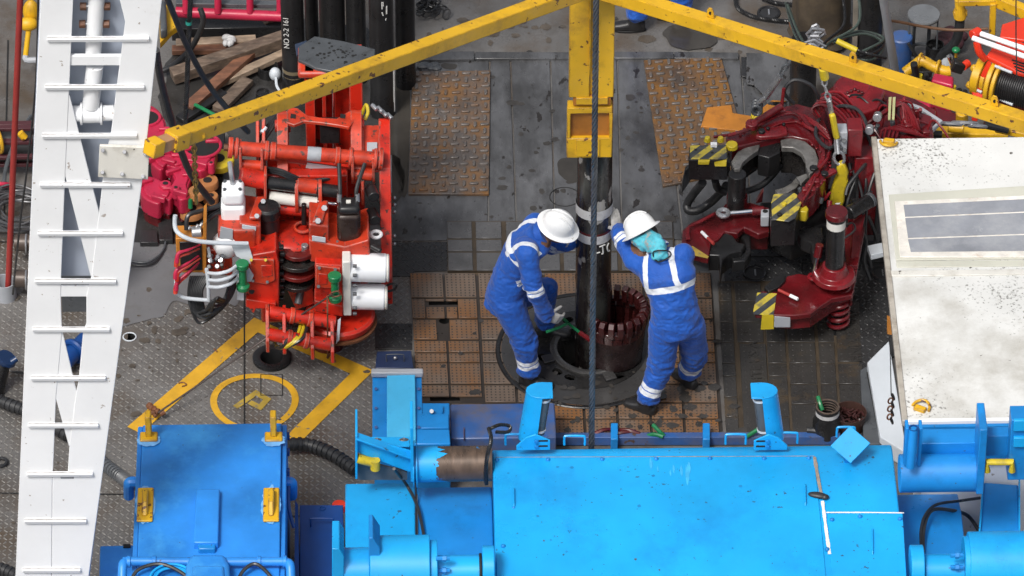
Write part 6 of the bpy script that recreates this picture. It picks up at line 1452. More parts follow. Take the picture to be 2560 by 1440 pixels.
casting('magenta elevator with large bore under the yellow brace', [(450,380),(478,345),(520,338),(540,352),(542,380),(530,410),(500,428),(478,412),(455,408)], .34, .13, (505,365,.13), ((528,416,.03),))
casting('magenta elevator half under the brace end', [(376,398),(425,385),(436,398),(450,392),(466,412),(440,420),(418,412),(400,425)], .3, .14)
casting('magenta elevator jaw lying lowest by the mast', [(352,455),(375,440),(410,455),(432,478),(425,500),(408,496),(395,510),(355,490)], .26, .16, None, ((414,468,.05),))
casting('magenta elevator with horned top between jaw and roller', [(425,425),(445,418),(468,422),(478,440),(470,470),(475,490),(450,500),(440,482),(424,470),(436,448)], .3, .15, None, ((440,478,.035),))
b = MB(); b.bb(W(345,420,.1).x, W(560,420,.1).x, W(400,500,.1).y, W(400,330,.1).y, .005, .12); tag(b.build('storage_pallet', M['black'], None, .01), 'blackened pallet carrying the magenta elevators', 'pallet')
for x, y, r, z, lb in ((519,450,.085,.26,'orange tan roller disc right of the magenta jaws'), (492,476,.07,.32,'orange tan roller disc at the end of the gold chain'), (478,520,.1,.15,'low rusty orange disc under the chain'), (545,395,.13,.22,'dull yellow barrel half hidden behind the red shaft'), (527,488,.06,.2,'muddy brown disc beside the black hose')):
    t = thing('roller_disc', lb, 'roller', W(x, y, z-.1), 'roller discs'); p = W(x, y, z)
    m_ = M['hook'] if x == 545 else mat('tan_roller', (.4,.17,.06), .5, 0, .15, 4, .3, (.2,.08,.03), 8)
    MB().rings([(p-Zv*.06, r), (p-Zv*.01, r), (p, r*.93)], 26).build('disc', m_, t); MB().lathe([(.001,.001),(r*.42,.001),(r*.42,-.01)], p+Zv*.002, 16).build('bore', M['hole'], t)
tag(MB().cyl(W(476,520,.2), W(476,497,.28), .018, n=10).build('green_pin', M['green'], None), 'green pin stuck in the rusty disc', 'pin')
tag(MB().front([(425,325),(440,322),(445,340),(430,342)], W(435,340,.45).y, .02).build('green_tag', M['green'], None), 'small green tag on a magenta elevator', 'tag')
ch = thing('gold_chain', 'rusty gold chain hanging from the yellow brace', 'chain', W(487,500,Y=-3.9))
for i in range(13):
    d_ = Vector((.0,.0,-1)); chainlink(W(485+.4*i, 362+i*10.5, Y=-3.95), d_, Vector((0,1,0)) if i % 2 else Vector((1,.4,0)), .055, .0065, .032).build('link', mat('gold_rust', (.3,.19,.05), .45, .3, .2, 8, .3) if i == 0 else bpy.data.materials['gold_rust'], ch)
MB().cyl(W(490,490,Y=-3.95), W(491,510,Y=-3.95), .012).build('hook_end', bpy.data.materials['gold_rust'], ch)
# hanging hoses and ropes of the left side
RH = M['rubberhose']
def hosething(pts, r, lab, m=RH, nm='hose', cat='hose', k=8): return tag(MB().tube(pts, r, 10, k).build(nm, m, None), lab, cat)
hosething([W(408,-30,Y=-2.6), W(440,50,Y=-2.4), W(470,120,Y=-2.2), W(520,210,Y=-2.0), W(580,285,Y=-1.9), W(620,330,Y=-1.8)], .022, 'black hose slanting down past the planks to the red machine')
hosething([W(390,125,Y=-2.4), W(402,200,Y=-2.2), W(425,290,Y=-2.0), W(450,370,Y=-1.8), W(480,440,Y=-1.6), W(530,505,Y=-1.4)], .026, 'black hose hanging along the mast over the magenta elevators')
hosething([W(500,20,.6), W(508,50,.5), W(495,90,.3), W(470,130,.1), W(430,165,.08), W(400,180,.06)], .024, 'short black hose curling over the timber ends')
tag(MB().rope([W(477,-30,Y=-1.4), W(470,140,Y=-1.4), W(463,320,Y=-1.4)], .02, .1, 5, 16).build('dark_rope', M['black'], None), 'dark thick rope hanging left of the timber heap', 'rope')
tag(MB().rings([(W(472,60,Y=-1.42),.024),(W(472,52,Y=-1.42),.024)], 12, False).build('rope_tape', mat('teal_tape', (.02,.25,.2), .5), None), 'turquoise tape wrapped round the dark rope', 'tape')
yv = thing('yellow_valve', 'yellow valve with grey elbow behind the mast top', 'valve', W(80,150,.2))
MB().ball(W(78,30,.5), (.07,.06,.12), 12, 8).build('body', M['yellow'], yv); MB().ball(W(70,60,.45), (.085,.06,.06), 12, 8).build('flange', M['yellow'], yv); MB().cyl(W(72,70,.42), W(64,140,.2), .022).build('stem', M['yellow'], yv); MB().tube([W(64,140,.2), W(66,150,.18), W(90,150,.18)], .026, 8, 3).build('elbow', M['grey'], yv)
t = thing('yellow_clamp_frame', 'yellow clamp frame jutting out behind the mast top', 'frame', W(415,100,.3))
MB().top([(398,20),(425,5),(445,65),(430,75),(400,108)], .45, .06).build('plate', M['yellow'], t, .006); MB().top([(400,0),(415,0),(418,70),(400,76)], .55, .1).build('bumper', M['dgrey'], t, .02)
# far left edge
t = thing('red_pole', 'slim faded red pole leaning at the left edge, in a grey cup', 'pole', W(15,740,0))
MB().cyl(W(20,730,.05), W(52,-40,Y=W(20,730,.05).y-.5), .024, n=14).build('pole', M['redpole'], t); MB().lathe([(.001,.02),(.075,.02),(.08,.16),(.088,.16),(.088,0)], W(14,742,0), 24).build('cup', M['grey'], t)
hosething([W(32,735,.1), W(50,560,Y=-1.3), W(70,400,Y=-1.5), W(90,200,Y=-1.7), W(96,-20,Y=-1.9)], .008, 'thin black line running up beside the red pole', nm='thin_line', cat='line')
b = MB()
for i in range(16):
    cx, cy = 45+random.uniform(-14,14), 520+random.uniform(-18,18); R0 = .22+random.uniform(-.05,.05); c = W(cx, cy, .04+.018*i)
    b.tube([c+Vector((R0*1.0*math.cos(a), R0*.95*math.sin(a), .02*math.sin(3*a+i))) for a in [2*math.pi*k/20 for k in range(20)]], .0085, 6, 2, True)
tag(b.build('wire_coil', mat('wire_grey', (.11,.11,.115), .4, .5, .3, 9), None), 'heap of coiled grey wire rope at the left edge', 'wire coil')
t = thing('maroon_drum', 'slatted maroon drum at the left edge behind the red pole', 'drum', W(30,400,0))
dc_ = W(30,360,.25)
MB().cyl(dc_+Vector((-.2,0,0)), dc_+Vector((.16,0,0)), .15, n=24).build('core', M['black'], t)
for i in range(8): a = 2*math.pi*i/8; MB().beam(dc_+Vector((-.2,.16*math.cos(a),.16*math.sin(a))), dc_+Vector((.17,.16*math.cos(a),.16*math.sin(a))), .05, .03).build('slat', mat('maroon', (.07,.02,.025), .5) if i == 0 else bpy.data.materials['maroon'], t, .004)
MB().torus(dc_+Vector((-.1,-.1,.12)), .1, .016, Vector((1,.4,0))).build('yellow_hoop', M['yellow'], t); MB().cyl(W(50,332,.45), W(62,345,.4), .03).build('yellow_knob', M['yellow'], t)
tag(MB().rope([W(78,290,.3), W(40,350,.35), W(15,420,.2), W(10,470,.1)], .018, .09, 5, 8).build('wire_sling', M['dgrey'], None), 'grey wire sling draped over the maroon drum', 'wire sling')
t = thing('magenta_shackle', 'magenta shackle at the left edge under the drum', 'shackle', W(8,470,.1)); MB().torus(W(6,462,.2), .05, .018, Vector((0,.6,.6))).build('bow', PK, t)
for y, lb in ((606,'brown pipe stub behind the mast, the upper one'), (696,'brown pipe stub behind the mast, the lower one')):
    a = W(38,y,.2); t = thing('pipe_stub', lb, 'pipe stub', a, 'brown pipe stubs'); MB().cyl(a, W(100,y+2,.2), .07, n=20).build('tube', mat('stub', (.08,.06,.05), .4, .2, .3, 6) if y == 606 else bpy.data.materials['stub'], t); MB().torus(W(66,y+4,.2), .075, .008, Vector((1,0,0))).build('wire_tie', M['steel'], t)
t = thing('hand_valve', 'dark blue capped hydrant post at the left edge', 'hydrant', W(5,985,0)); MB().cyl(W(-10,985,0), W(8,905,.25), .06, n=18).build('post', M['black'], t); MB().rings([(W(10,905,.28),.06),(W(16,900,.3),.08),(W(18,893,.33),.075)], 18).build('cap', mat('dkblue', (.01,.03,.09), .35), t); MB().cyl(W(28,905,.3), W(42,896,.32), .025).build('lug', bpy.data.materials['dkblue'], t)
hosething([W(26,928,.02), W(60,932,.02), W(110,945,.02)], .008, 'thin black cable on the deck beside the hydrant', nm='cable', cat='cable')
t = thing('cable_ring', 'small black cable ring lying at the left deck edge', 'cable', W(3,1155,0)); MB().torus(W(2,1155,.02), .045, .014).build('ring', RH, t)
t = thing('blue_coupling', 'dark blue pipe coupling seen through the mast openings', 'coupling', W(185,890,0)); MB().cyl(W(160,905,.12), W(215,850,.12), .07, n=18).build('pipe', M['navy'], t); MB().torus(W(186,878,.12), .085, .025, Vector((.6,.8,0))).build('collar', M['navy'], t); None
t = thing('ventilation_duct', 'tall dark steel duct behind the mast openings', 'duct', W(185,815,0)); MB().fbox(150,245,560,800,W(185,800,.0).y+.1,.2).build('body', M['dgrey'], t)
hosething([W(318,652,.03), W(370,655,.03), W(408,625,.03), W(412,580,.03), W(390,540,.05), W(345,515,.1)], .009, 'looped grey cable on the deck beside the mast', M['dgrey'], 'cable', 'cable')
hosething([W(318,662,.03), W(380,660,.03), W(412,620,.03)], .008, 'short black cable following the loop beside the mast', RH, 'cable', 'cable')
for q, lb in (([(350,575),(392,575),(395,606),(350,606)],'dark flat plate leaning by the mast foot'), ([(395,540),(430,545),(432,600),(398,600)],'second dark flat plate under the magenta jaw')):
    tag(MB().top(q, .05, .045).build('loose_plate', M['platedark'], None, .004), lb, 'plate')
# cable across the painted square
t = thing('tag_line', 'thin rusty cable stretched over the yellow square to the red machine', 'cable', W(385,1035,.05))
MB().tube([W(395,1032,.08), W(560,918,.25), W(700,822,.45), W(832,735,Y=-1.05)], .0075, 6, 6).build('line', mat('cable_brown', (.06,.045,.04), .5, .2), t)
b = MB()
for i in range(9): b.ball(W(384+random.uniform(-10,12), 1030+random.uniform(-16,16), .06), random.uniform(.015,.03), 8, 5)
b.tube([W(400,1036,.06), W(412,1030,.07)], .02, 8, 0); b.build('rusty_shackle', M['brown'], t)
t = thing('drop_line', 'short rope with knotted end hanging from the lower clamp frame', 'rope', W(820,900,.05))
MB().tube([W(818,740,Y=-1.06), W(819,800,Y=-1.2), W(819,895,.03)], .007, 6, 4).build('line', M['brown'], t); MB().tube([W(818,895,.03), W(826,885,.05), W(834,893,.04), W(828,900,.03), W(840,904,.02)], .01, 6, 4).build('knot', M['brown'], t)
for pts, lb in (([(446,958),(458,956),(466,962),(455,966)],'bent brown wire scrap on the lower yellow line'), ([(535,872),(543,880)],'short brown wire scrap on the upper yellow line')):
    hosething([W(a, q, .012) for a, q in pts], .005, lb, M['brown'], 'wire_scrap', 'wire')
b = MB()
for i in range(26):
    c = W(1072+random.gauss(0,24), 12+random.gauss(0,13), .03+random.random()*.06); chain_d = Vector((random.uniform(-1,1), random.uniform(-1,1), random.uniform(-.3,.3)))
    pts = []; s_ = chain_d.normalized().cross(Vector((random.uniform(-1,1),.3,1))).normalized()
    for k in range(10): a = 2*math.pi*k/10; pts.append(c+chain_d.normalized()*math.cos(a)*.045+s_*math.sin(a)*.026)
    b.tube(pts, .008, 6, 1, True)
tag(b.build('chain_heap', M['black'], None, kind='stuff'), 'heap of dark chain links on the deck beside the rack', 'chain')
b = MB()
for i in range(10): b.ball(W(1075+random.uniform(-22,22), 166+random.uniform(-5,5), .02), (random.uniform(.03,.06),random.uniform(.02,.04),.02), 8, 5)
tag(b.build('black_rag', M['dgrey'], None), 'crumpled dark rag at the top edge of the left mat', 'rag')
# ---------------------------------------------------------------- right clutter
t = thing('wrapped_pipe', 'thick pipe wrapped in dirty brown canvas at the top right', 'pipe', W(2050,110,0))
p = W(2050,95,0.0); vs_ = []
b = MB(); n = 40; rows_ = 24; vs = []; fs = []
for i in range(rows_+1):
    z = .05+2.2*i/rows_
    for k in range(n):
        a = 2*math.pi*k/n; r = .23+.012*math.sin(5*a+z*2)+.02*noise.noise(Vector((math.cos(a)*2, math.sin(a)*2, z*2.2)))+.03*(1 if i in (0,) else 0)
        vs.append((p.x+r*math.cos(a), p.y+r*math.sin(a), z))
for i in range(rows_):
    for k in range(n): fs.append((i*n+k, i*n+(k+1) % n, (i+1)*n+(k+1) % n, (i+1)*n+k))
b._a(vs, fs).build('canvas', M['canvas'], t)
MB().cyl(p-Zv*0, p+Zv*2.6, .18, n=28).build('pipe', M['black'], t)
for z, j in ((.12,0),(1.1,.1)): MB().torus(p+Zv*z, .25, .012, Vector((.1,.1,1)), n=36).build('tie_rope', M['brown'], t)
for x, yb, r, lb in ((2005,275,.105,'black upright pipe in front of the canvas wrapped one'), (2172,158,.1,'black upright pipe right of the canvas wrapped one')):
    p = W(x, yb, 0); t = thing('racked_pipe', lb, 'pipe', p, 'black pipes racked upright'); MB().rings([(p,r*1.05),(p+Zv*.15,r*1.05),(p+Zv*.18,r),(p+Zv*(.72 if x==2005 else 4),r)], 28).build('tube', M['black'], t)
tag(MB().beam(W(2136,150,.05), W(2140,-30,Y=W(2136,150,.05).y), .05, .04).build('grey_slat', mat('old_slat', (.2,.18,.15), .6, 0, .2, 5, .4), None, .004), 'weathered grey slat standing between the black pipes', 'slat')
tag(MB().cyl(W(2238,180,.2), W(2204,-30,Y=2.0), .035, n=18).build('leaning_tube', M['grey'], None), 'smooth grey tube leaning in front of the blue drum', 'tube')
for k in range(5):
    tag(MB().rope([W(1965+k*2,8+k*2,.5+.1*k), W(1990+k*5,90,.9+.1*k), W(2030+k*6,130+k*6,1.2), W(2090,140+k*5,1.1), W(2180,150-k*16,1.0+.05*k), W(2208,110-k*8,.9), W(2160-k*10,85-k*3,1.0), W(2085,100+k*4,1.1)] if k < 3 else [W(1985+k*40,-20,1.2), W(2005+k*35,60,1.1), W(2030+k*10,110,1.1), W(2060,150,1.1)], .0125, .07, 4, 8).build('wire_sling', M['black'] if k % 2 else mat('sling_green', (.05,.07,.06), .45), None),
        ['outermost black wire loop circling the canvas wrapped pipe', 'green tinted wire loop around the canvas wrapped pipe', 'inner black wire loop around the canvas wrapped pipe', 'black wire hanging down the left of the canvas pipe', 'black wire hanging down the right of the canvas pipe'][k], 'wire sling')
b = MB()
for i in range(7): b.tube([W(2036+random.uniform(-12,12), 75+i*10, 1.25)+Vector((.05*math.cos(a),0,.06*math.sin(a))) for a in [2*math.pi*k/10 for k in range(10)]], .013, 6, 1, True)
tag(b.build('shackle_bunch', M['steel'], None, kind='stuff'), 'bunch of steel shackles hanging before the canvas pipe', 'shackles')
t = thing('yellow_rope_splice', 'yellow sleeved rope splice above the brace', 'splice', W(2110,112,1.2)); MB().cyl(W(2092,102,1.2), W(2142,126,1.15), .024).build('sleeve', M['hook'], t); MB().rope([W(2142,126,1.15), W(2180,138,1.1), W(2215,145,1.0)], .014, .07, 4, 6).build('tail', M['black'], t)
tag(MB().rope([W(1838,-10,.04), W(1845,20,.03), W(1880,40,.03), W(1930,50,.03), W(1985,55,.03)], .02, .1, 5, 8).build('deck_rope', M['black'], None), 'thick black rope curling past the round deck cover', 'rope')
tag(MB().rope([W(1905,-5,.04), W(1940,8,.03), W(1985,12,.03)], .02, .1, 5, 8).build('deck_rope', M['black'], None), 'short piece of black rope at the top edge', 'rope')
st = thing('round_stool', 'round topped grey steel stool on a ring frame', 'stool', W(2300,150,0))
p = W(2303,155,0); zt_ = (155-32)/249.
MB().lathe([(.001,.0),(.13,0),(.135,-.012),(.13,-.03),(.001,-.03)], p+Zv*zt_, 32).build('seat', mat('stool_steel', (.17,.18,.19), .32, .2, .2, 4, .4, (.09,.09,.09), 5), st)
for dx, dy in ((-.115,-.02),(.115,-.02),(-.06,.1),(.06,.1)): MB().beam(p+Vector((dx*1.05,dy*1.05,0)), p+Vector((dx,dy,zt_-.03)), .03, .012).build('leg', M['dgrey'], st, .003)
MB().torus(p+Zv*.1, .115, .014).build('foot_ring', M['dgrey'], st)
t = thing('blue_drum', 'small blue drum with black hose behind the grey tube', 'drum', W(2250,150,0)); p = W(2250,165,0); MB().rings([(p,.09),(p+Zv*.3,.09),(p+Zv*.31,.08)], 24).build('body', M['bluew'], t); MB().tube([p+Vector((.05,-.09,.3)), p+Vector((.12,-.1,.15)), p+Vector((.08,-.12,.02))], .014, 8, 5).build('hose', RH, t)
hosething([W(2210,50,.9), W(2250,55,.85), W(2300,65,.75), W(2380,75,.7), W(2470,72,.75)], .012, 'brown rope tied across from the grey tube to the winch', mat('brown_rope', (.12,.06,.03), .6), 'brown_rope', 'rope')
t = thing('maroon_bag', 'crumpled maroon bag on the deck behind the black hose', 'bag', W(2370,120,0)); b = MB()
for i in range(10): b.ball(W(2368+random.uniform(-22,28), 96+random.uniform(-14,18), .1), (random.uniform(.05,.1),random.uniform(.04,.07),.06), 10, 6)
b.build('bag', mat('maroon_cloth', (.05,.015,.02), .7, 0, .3, 8, bump=.4, bs=20), t)
hv = thing('standing_hose', 'black hose rising to a yellow hydrant valve', 'hose', W(2330,160,0))
MB().tube([W(2330,150,.05), W(2355,135,.15), W(2388,105,.3), W(2398,70,.45), W(2400,40,.55)], .04, 12, 6).build('hose', RH, hv); MB().rings([(W(2400,45,.55),.05),(W(2400,30,.6),.06),(W(2400,18,.65),.04),(W(2400,0,.72),.045)], 16).build('valve', M['yellow'], hv); MB().cyl(W(2385,32,.6), W(2418,32,.6), .028).build('valve_wing', M['yellow'], hv)
t = thing('yellow_bench_frame', 'yellow right angled frame at the top right', 'frame', W(2480,85,0)); MB().beam(W(2395,5,.8), W(2500,3,.8), .06, .05).build('top_bar', M['yellow'], t, .005); MB().beam(W(2483,8,.8), W(2480,84,Y=W(2483,8,.8).y), .05, .05).build('leg', M['yellow'], t, .005); MB().beam(W(2490,0,.8), W(2600,45,.8), .08, .1).build('back_bar', M['yellow'], t, .006)
# winch
wn = thing('air_winch', 'bright red winch frame with yellow drum flanges and black rope', 'winch', W(2520,260,0))
WR = M['redbright']
zw = .55
MB().prism([W(2505,60,.8), W(2600,30,.8), W(2600,105,.8), W(2500,92,.8)], (0,0,-.03)).build('hood', WR, wn, .01)
MB().prism([W(2465,140,.75), W(2500,88,.8), W(2600,118,.75), W(2600,196,.7), W(2540,180,.7)], (0,0,-.04)).build('front_hood', WR, wn, .012)
MB().prism([W(2468,150,.72), W(2480,155,.72), W(2448,232,.45), W(2432,228,.45)], (.0,.0,-.3)).build('side_cheek', WR, wn, .008)
MB().prism([W(2430,228,.45), W(2600,275,.45), W(2600,305,.38), W(2432,252,.38)], (0,.02,0)).build('front_sill', WR, wn, .006)
ax0, ax1 = W(2440,190,.5), W(2640,250,.5)
for f0, f1, r, m in ((0,.10,.15,'yellow'),(.1,.16,.12,'yellow'),(.2,.26,.2,'yellow'),(.28,.33,.21,'yellow'),(.33,.98,.17,'black')): MB().cyl(ax0.lerp(ax1,f0), ax0.lerp(ax1,f1), r, n=32).build('drum_rope' if m == 'black' else 'drum_flange', M[m], wn, .006)
b = MB(); d_ = (ax1-ax0).normalized()
for i in range(24): b.torus(ax0.lerp(ax1,.345+i*.026), .172, .006, d_, 28, 5)
b.build('rope_turns', M['black'], wn, kind='stuff')
for i in range(5): a = 2*math.pi*i/5; u_ = d_.orthogonal().normalized(); MB().ball(ax0+(u_*math.cos(a)+d_.cross(u_)*math.sin(a))*.12, .035, 8, 6).build('motor_lobe', M['yellow'], wn)
for (x0,y0,x1,y1) in ((2440,80,2600,135),(2432,95,2600,155)): MB().cyl(W(x0,y0,.9), W(x1,y1,.9), .022, n=14).build('white_bar', M['white'], wn)
MB().cyl(W(2430,88,.9), W(2448,78,.9), .04, n=16).build('bar_end', WR, wn, .006); MB().tube([W(2442,105,.88), W(2448,130,.8), W(2462,148,.72)], .03, 8, 4).build('bar_arm', WR, wn)
for x0, y0, x1, y1 in ((2488,165,2530,182),(2428,219,2455,231),(2500,248,2532,262)): MB().cyl(W(x0,y0,.78 if y0 < 200 else .47), W(x1,y1,.78 if y0 < 200 else .47), .012, n=10).build('roller_bar', M['lgrey'], wn)
for k in range(4): MB().beam(W(2530+k*3,150+k*8,.79), W(2600,172+k*8,.78), .006, .012).build('vent_slot', M['hole'], wn)
tag(MB().tube([W(2540,-20,Y=.2), W(2540,95,Y=.2), W(2542,190,Y=.2)], .005, 6, 0).build('winch_line', M['black'], None), 'thin dark line hanging down in front of the winch', 'line')
ym = thing('yellow_manifold', 'dirty yellow pipe manifold with black actuator beside the winch', 'manifold', W(2340,210,0))
MB().tube([W(2262,182,.35), W(2285,165,.4), W(2305,152,.45), W(2330,165,.42), W(2360,178,.4), W(2375,178,.4)], .045, 12, 4).build('pipe', M['yellow'], ym)
for x, y in ((2300,152),(2345,170)): MB().torus(W(x,y,.44), .055, .014, Vector((1,-.4,0))).build('pipe_flange', M['yellow'], ym)
MB().cyl(W(2290,190,.4), W(2285,160,.55), .03, n=16).build('black_grip', M['black'], ym); MB().fbox(2290,2330,180,205,W(2310,205,.3).y,.1).build('valve_body', M['black'], ym, .01)
MB().box(W(2395,165,.55), (.1,.08,.1), Matrix.Rotation(R(20),3,'Y')).build('actuator', M['black'], ym, .012); MB().cyl(W(2408,166,.56), W(2420,158,.56), .035, n=14).build('actuator_cap', WR, ym); MB().cyl(W(2372,140,.6), W(2380,160,.5), .018).build('silver_pin', M['chrome'], ym)
MB().cyl(W(2390,155,.45), W(2390,130,.6), .012).build('valve_stem', M['yellow'], ym); MB().ball(W(2390,125,.62), (.035,.035,.025), 12, 8).build('green_knob', M['green'], ym)
for i in range(9): 
    p = W(2300+i*14, 200+i*5, .35); MB().cyl(p, p+Zv*random.uniform(.03,.08), .02, n=8).build('stud', M['black'] if i % 3 else M['hook'], ym)
for q, z, lb, m in (([(2335,180),(2385,190),(2383,214),(2328,200)],.45,'magenta red box beside the yellow manifold','pink'), ([(2280,228),(2330,245),(2325,300),(2270,280)],.4,'dusty pink red panel box below the brace','pink'), ([(2332,262),(2395,282),(2395,320),(2345,310)],.35,'bright dark red tank under the brace','redd')):
    tag(MB().top(q, z, .3).build('red_box', M[m], None, .02, 3), lb, 'box')
t = thing('steel_drum_well', 'open dark drum between the manifold and the bag', 'drum', W(2335,140,0)); MB().lathe([(.07,.2),(.075,.2),(.075,0)], W(2335,160,0), 20).build('wall', M['black'], t)
t = thing('clear_jug', 'pale translucent jug standing behind the manifold', 'jug', W(2365,170,0)); MB().rings([(W(2365,170,0),.05),(W(2365,170,0)+Zv*.12,.05),(W(2365,170,0)+Zv*.16,.025)], 16).build('body', M['lgrey'], t)
t = thing('shackle_chain', 'large grey shackle links lying along the cabin roof edge', 'chain', W(2420,310,.8))
for i, (x, y, L) in enumerate(((2372,310,.2),(2412,308,.2),(2444,316,.14))): chainlink(W(x,y,.9), Vector((1,-.25,.1)), Vector((0,1,1)), L, .014, .09).build('link', M['steel'], t)
MB().cyl(W(2460,312,.9), W(2520,325,.85), .03).build('black_sleeve', M['black'], t); MB().beam(W(2490,320,.8), W(2580,340,.8), .06, .05).build('yellow_bar', M['yellow'], t, .006)
t = thing('yellow_winch_base', 'yellow base frame with cylinder under the winch', 'frame', W(2420,330,.3)); MB().beam(W(2320,332,.5), W(2520,338,.5), .1, .08).build('beam', M['yellow'], t, .008); MB().cyl(W(2405,280,.5), W(2405,300,.4), .05, n=18).build('post', M['yellow'], t, .006); MB().cyl(W(2370,318,.65), W(2410,322,.65), .04, n=16).build('cylinder', M['yellow'], t, .006); MB().cyl(W(2310,335,.7), W(2355,338,.7), .035).build('hose_end', M['black'], t)
# bottom right pots
t = thing('thread_pot', 'black threaded pot with white band beside the right roller guard', 'pot', W(2065,1085,0)); p = W(2066,1092,.0)
MB().lathe([(.095,0),(.11,.05),(.11,.16),(.09,.2),(.088,.3),(.078,.3),(.074,.28),(.07,.05)], p, 32).build('body', M['black'], t); MB().rings([(p+Zv*.235,.0905),(p+Zv*.27,.0905)], 32, False).build('band', M['whiteband'], t); MB().torus(p+Zv*.3, .083, .008, n=32).build('rim', mat('rim_brown', (.09,.065,.05), .4, .2), t)
for k in range(4): MB().torus(p+Zv*(.28-.025*k), .073, .005, n=28).build('thread', bpy.data.materials['rim_brown'], t)
t = thing('die_bucket', 'dark bucket full of maroon tong dies', 'bucket', W(2120,1075,0)); p = W(2122,1075,0); MB().lathe([(.001,.01),(.10,.01),(.125,.18),(.13,.18),(.105,0)], p, 30).build('wall', mat('bucket', (.05,.025,.02), .4), t)
b = MB()
for i in range(60): a = random.uniform(0,6.28); r_ = .11*math.sqrt(random.random()); c = p+Vector((r_*math.cos(a), r_*math.sin(a), .12+random.random()*.02)); d_ = Vector((random.uniform(-1,1), random.uniform(-1,1), random.uniform(-.2,.3))).normalized(); b.beam(c-d_*.022, c+d_*.022, .012, .008)
b.build('dies', mat('dies', (.05,.016,.015), .4), t, kind='stuff')
greenh([(2045,992,.32),(2050,1008,.3),(2056,1025,.26)], 'green handle standing in the black threaded pot')
hosething([W(2018,1075,.1), W(2045,1078,.1), W(2060,1085,.12)], .025, 'short black hose stub beside the threaded pot', nm='hose_stub')
t = thing('deck_beam', 'dark steel edge beam between the tiles and the pale ramp', 'beam', W(2175,1000,0)); MB().prism([W(2150,925,.1), W(2168,915,.1), W(2222,1110,.1), W(2160,1110,.1)], (0,0,-.1)).build('beam', M['dgrey'], t, .005); MB().prism([W(2166,930,.11), W(2174,930,.11), W(2215,1105,.11), W(2200,1105,.11)], (0,0,-.005)).build('gap', M['hole'], t)
t = thing('hanging_chain', 'short rusty chain and wire hanging at the cabin side', 'chain', W(2228,1060,.5))
MB().tube([W(2224,840,.9), W(2226,900,.85), W(2228,990,.8)], .004, 6, 3).build('wire', M['black'], t)
for i in range(7): chainlink(W(2230+(-1)**i*3-i*.6, 992+i*10, .8-.02*i), Vector((.2*(-1)**i,0,-1)), Vector((0,1,0)) if i % 2 else Vector((1,.4,0)), .055, .007, .034).build('link', M['brown'] if i % 2 else M['black'], t)
# ---------------------------------------------------------------- people
def loft(b, rings_, n=20, p=2.3):
    vs = []; fs = []
    for c, ax, ay in rings_:
        for i in range(n):
            t = 2*math.pi*i/n; cx = math.copysign(abs(math.cos(t))**(2/p), math.cos(t)); sy = math.copysign(abs(math.sin(t))**(2/p), math.sin(t))
            vs.append(Vector(c)+Vector(ax)*cx+Vector(ay)*sy)
    m = len(rings_)
    for k in range(m-1):
        for i in range(n): j = (i+1) % n; fs.append((k*n+i, k*n+j, (k+1)*n+j, (k+1)*n+i))
    fs.append(tuple(range(n-1,-1,-1))); fs.append(tuple(range((m-1)*n, m*n))); b._a(vs, fs)
def limb(b, pts, rad, n=16, steps=6):
    for i in range(len(pts)-1):
        a, q, r0, r1 = pts[i], pts[i+1], rad[i], rad[i+1]
        b.rings([(a.lerp(q, k/steps), r0+(r1-r0)*k/steps) for k in range(steps+1)], n)
    for p, r in zip(pts, rad): b.ball(p, r*.99, n, 10)
def remesh(b, voxel, smooth_it=6, fac=.5):
    me = bpy.data.meshes.new('tmp'); me.from_pydata([tuple(v) for v in b.v], [], b.f); me.update()
    bm = bmesh.new(); bm.from_mesh(me); bmesh.ops.recalc_face_normals(bm, faces=bm.faces); bm.to_mesh(me); bm.free()
    o = bpy.data.objects.new('tmp', me)
    m = o.modifiers.new('r', 'REMESH'); m.mode = 'VOXEL'; m.voxel_size = voxel; m.use_smooth_shade = True
    s_ = o.modifiers.new('s', 'SMOOTH'); s_.iterations = smooth_it; s_.factor = fac
    return evaluated(o)
def link(me, name, mats, parent):
    off = OFF[parent.name]
    for v in me.vertices: v.co -= off
    me.name = name; me.materials.clear()
    for m in mats: me.materials.append(m)
    me.polygons.foreach_set('use_smooth', [True]*len(me.polygons))
    o = bpy.data.objects.new(name, me); sc.collection.objects.link(o); o.parent = parent; OFF[o.name] = off; return o
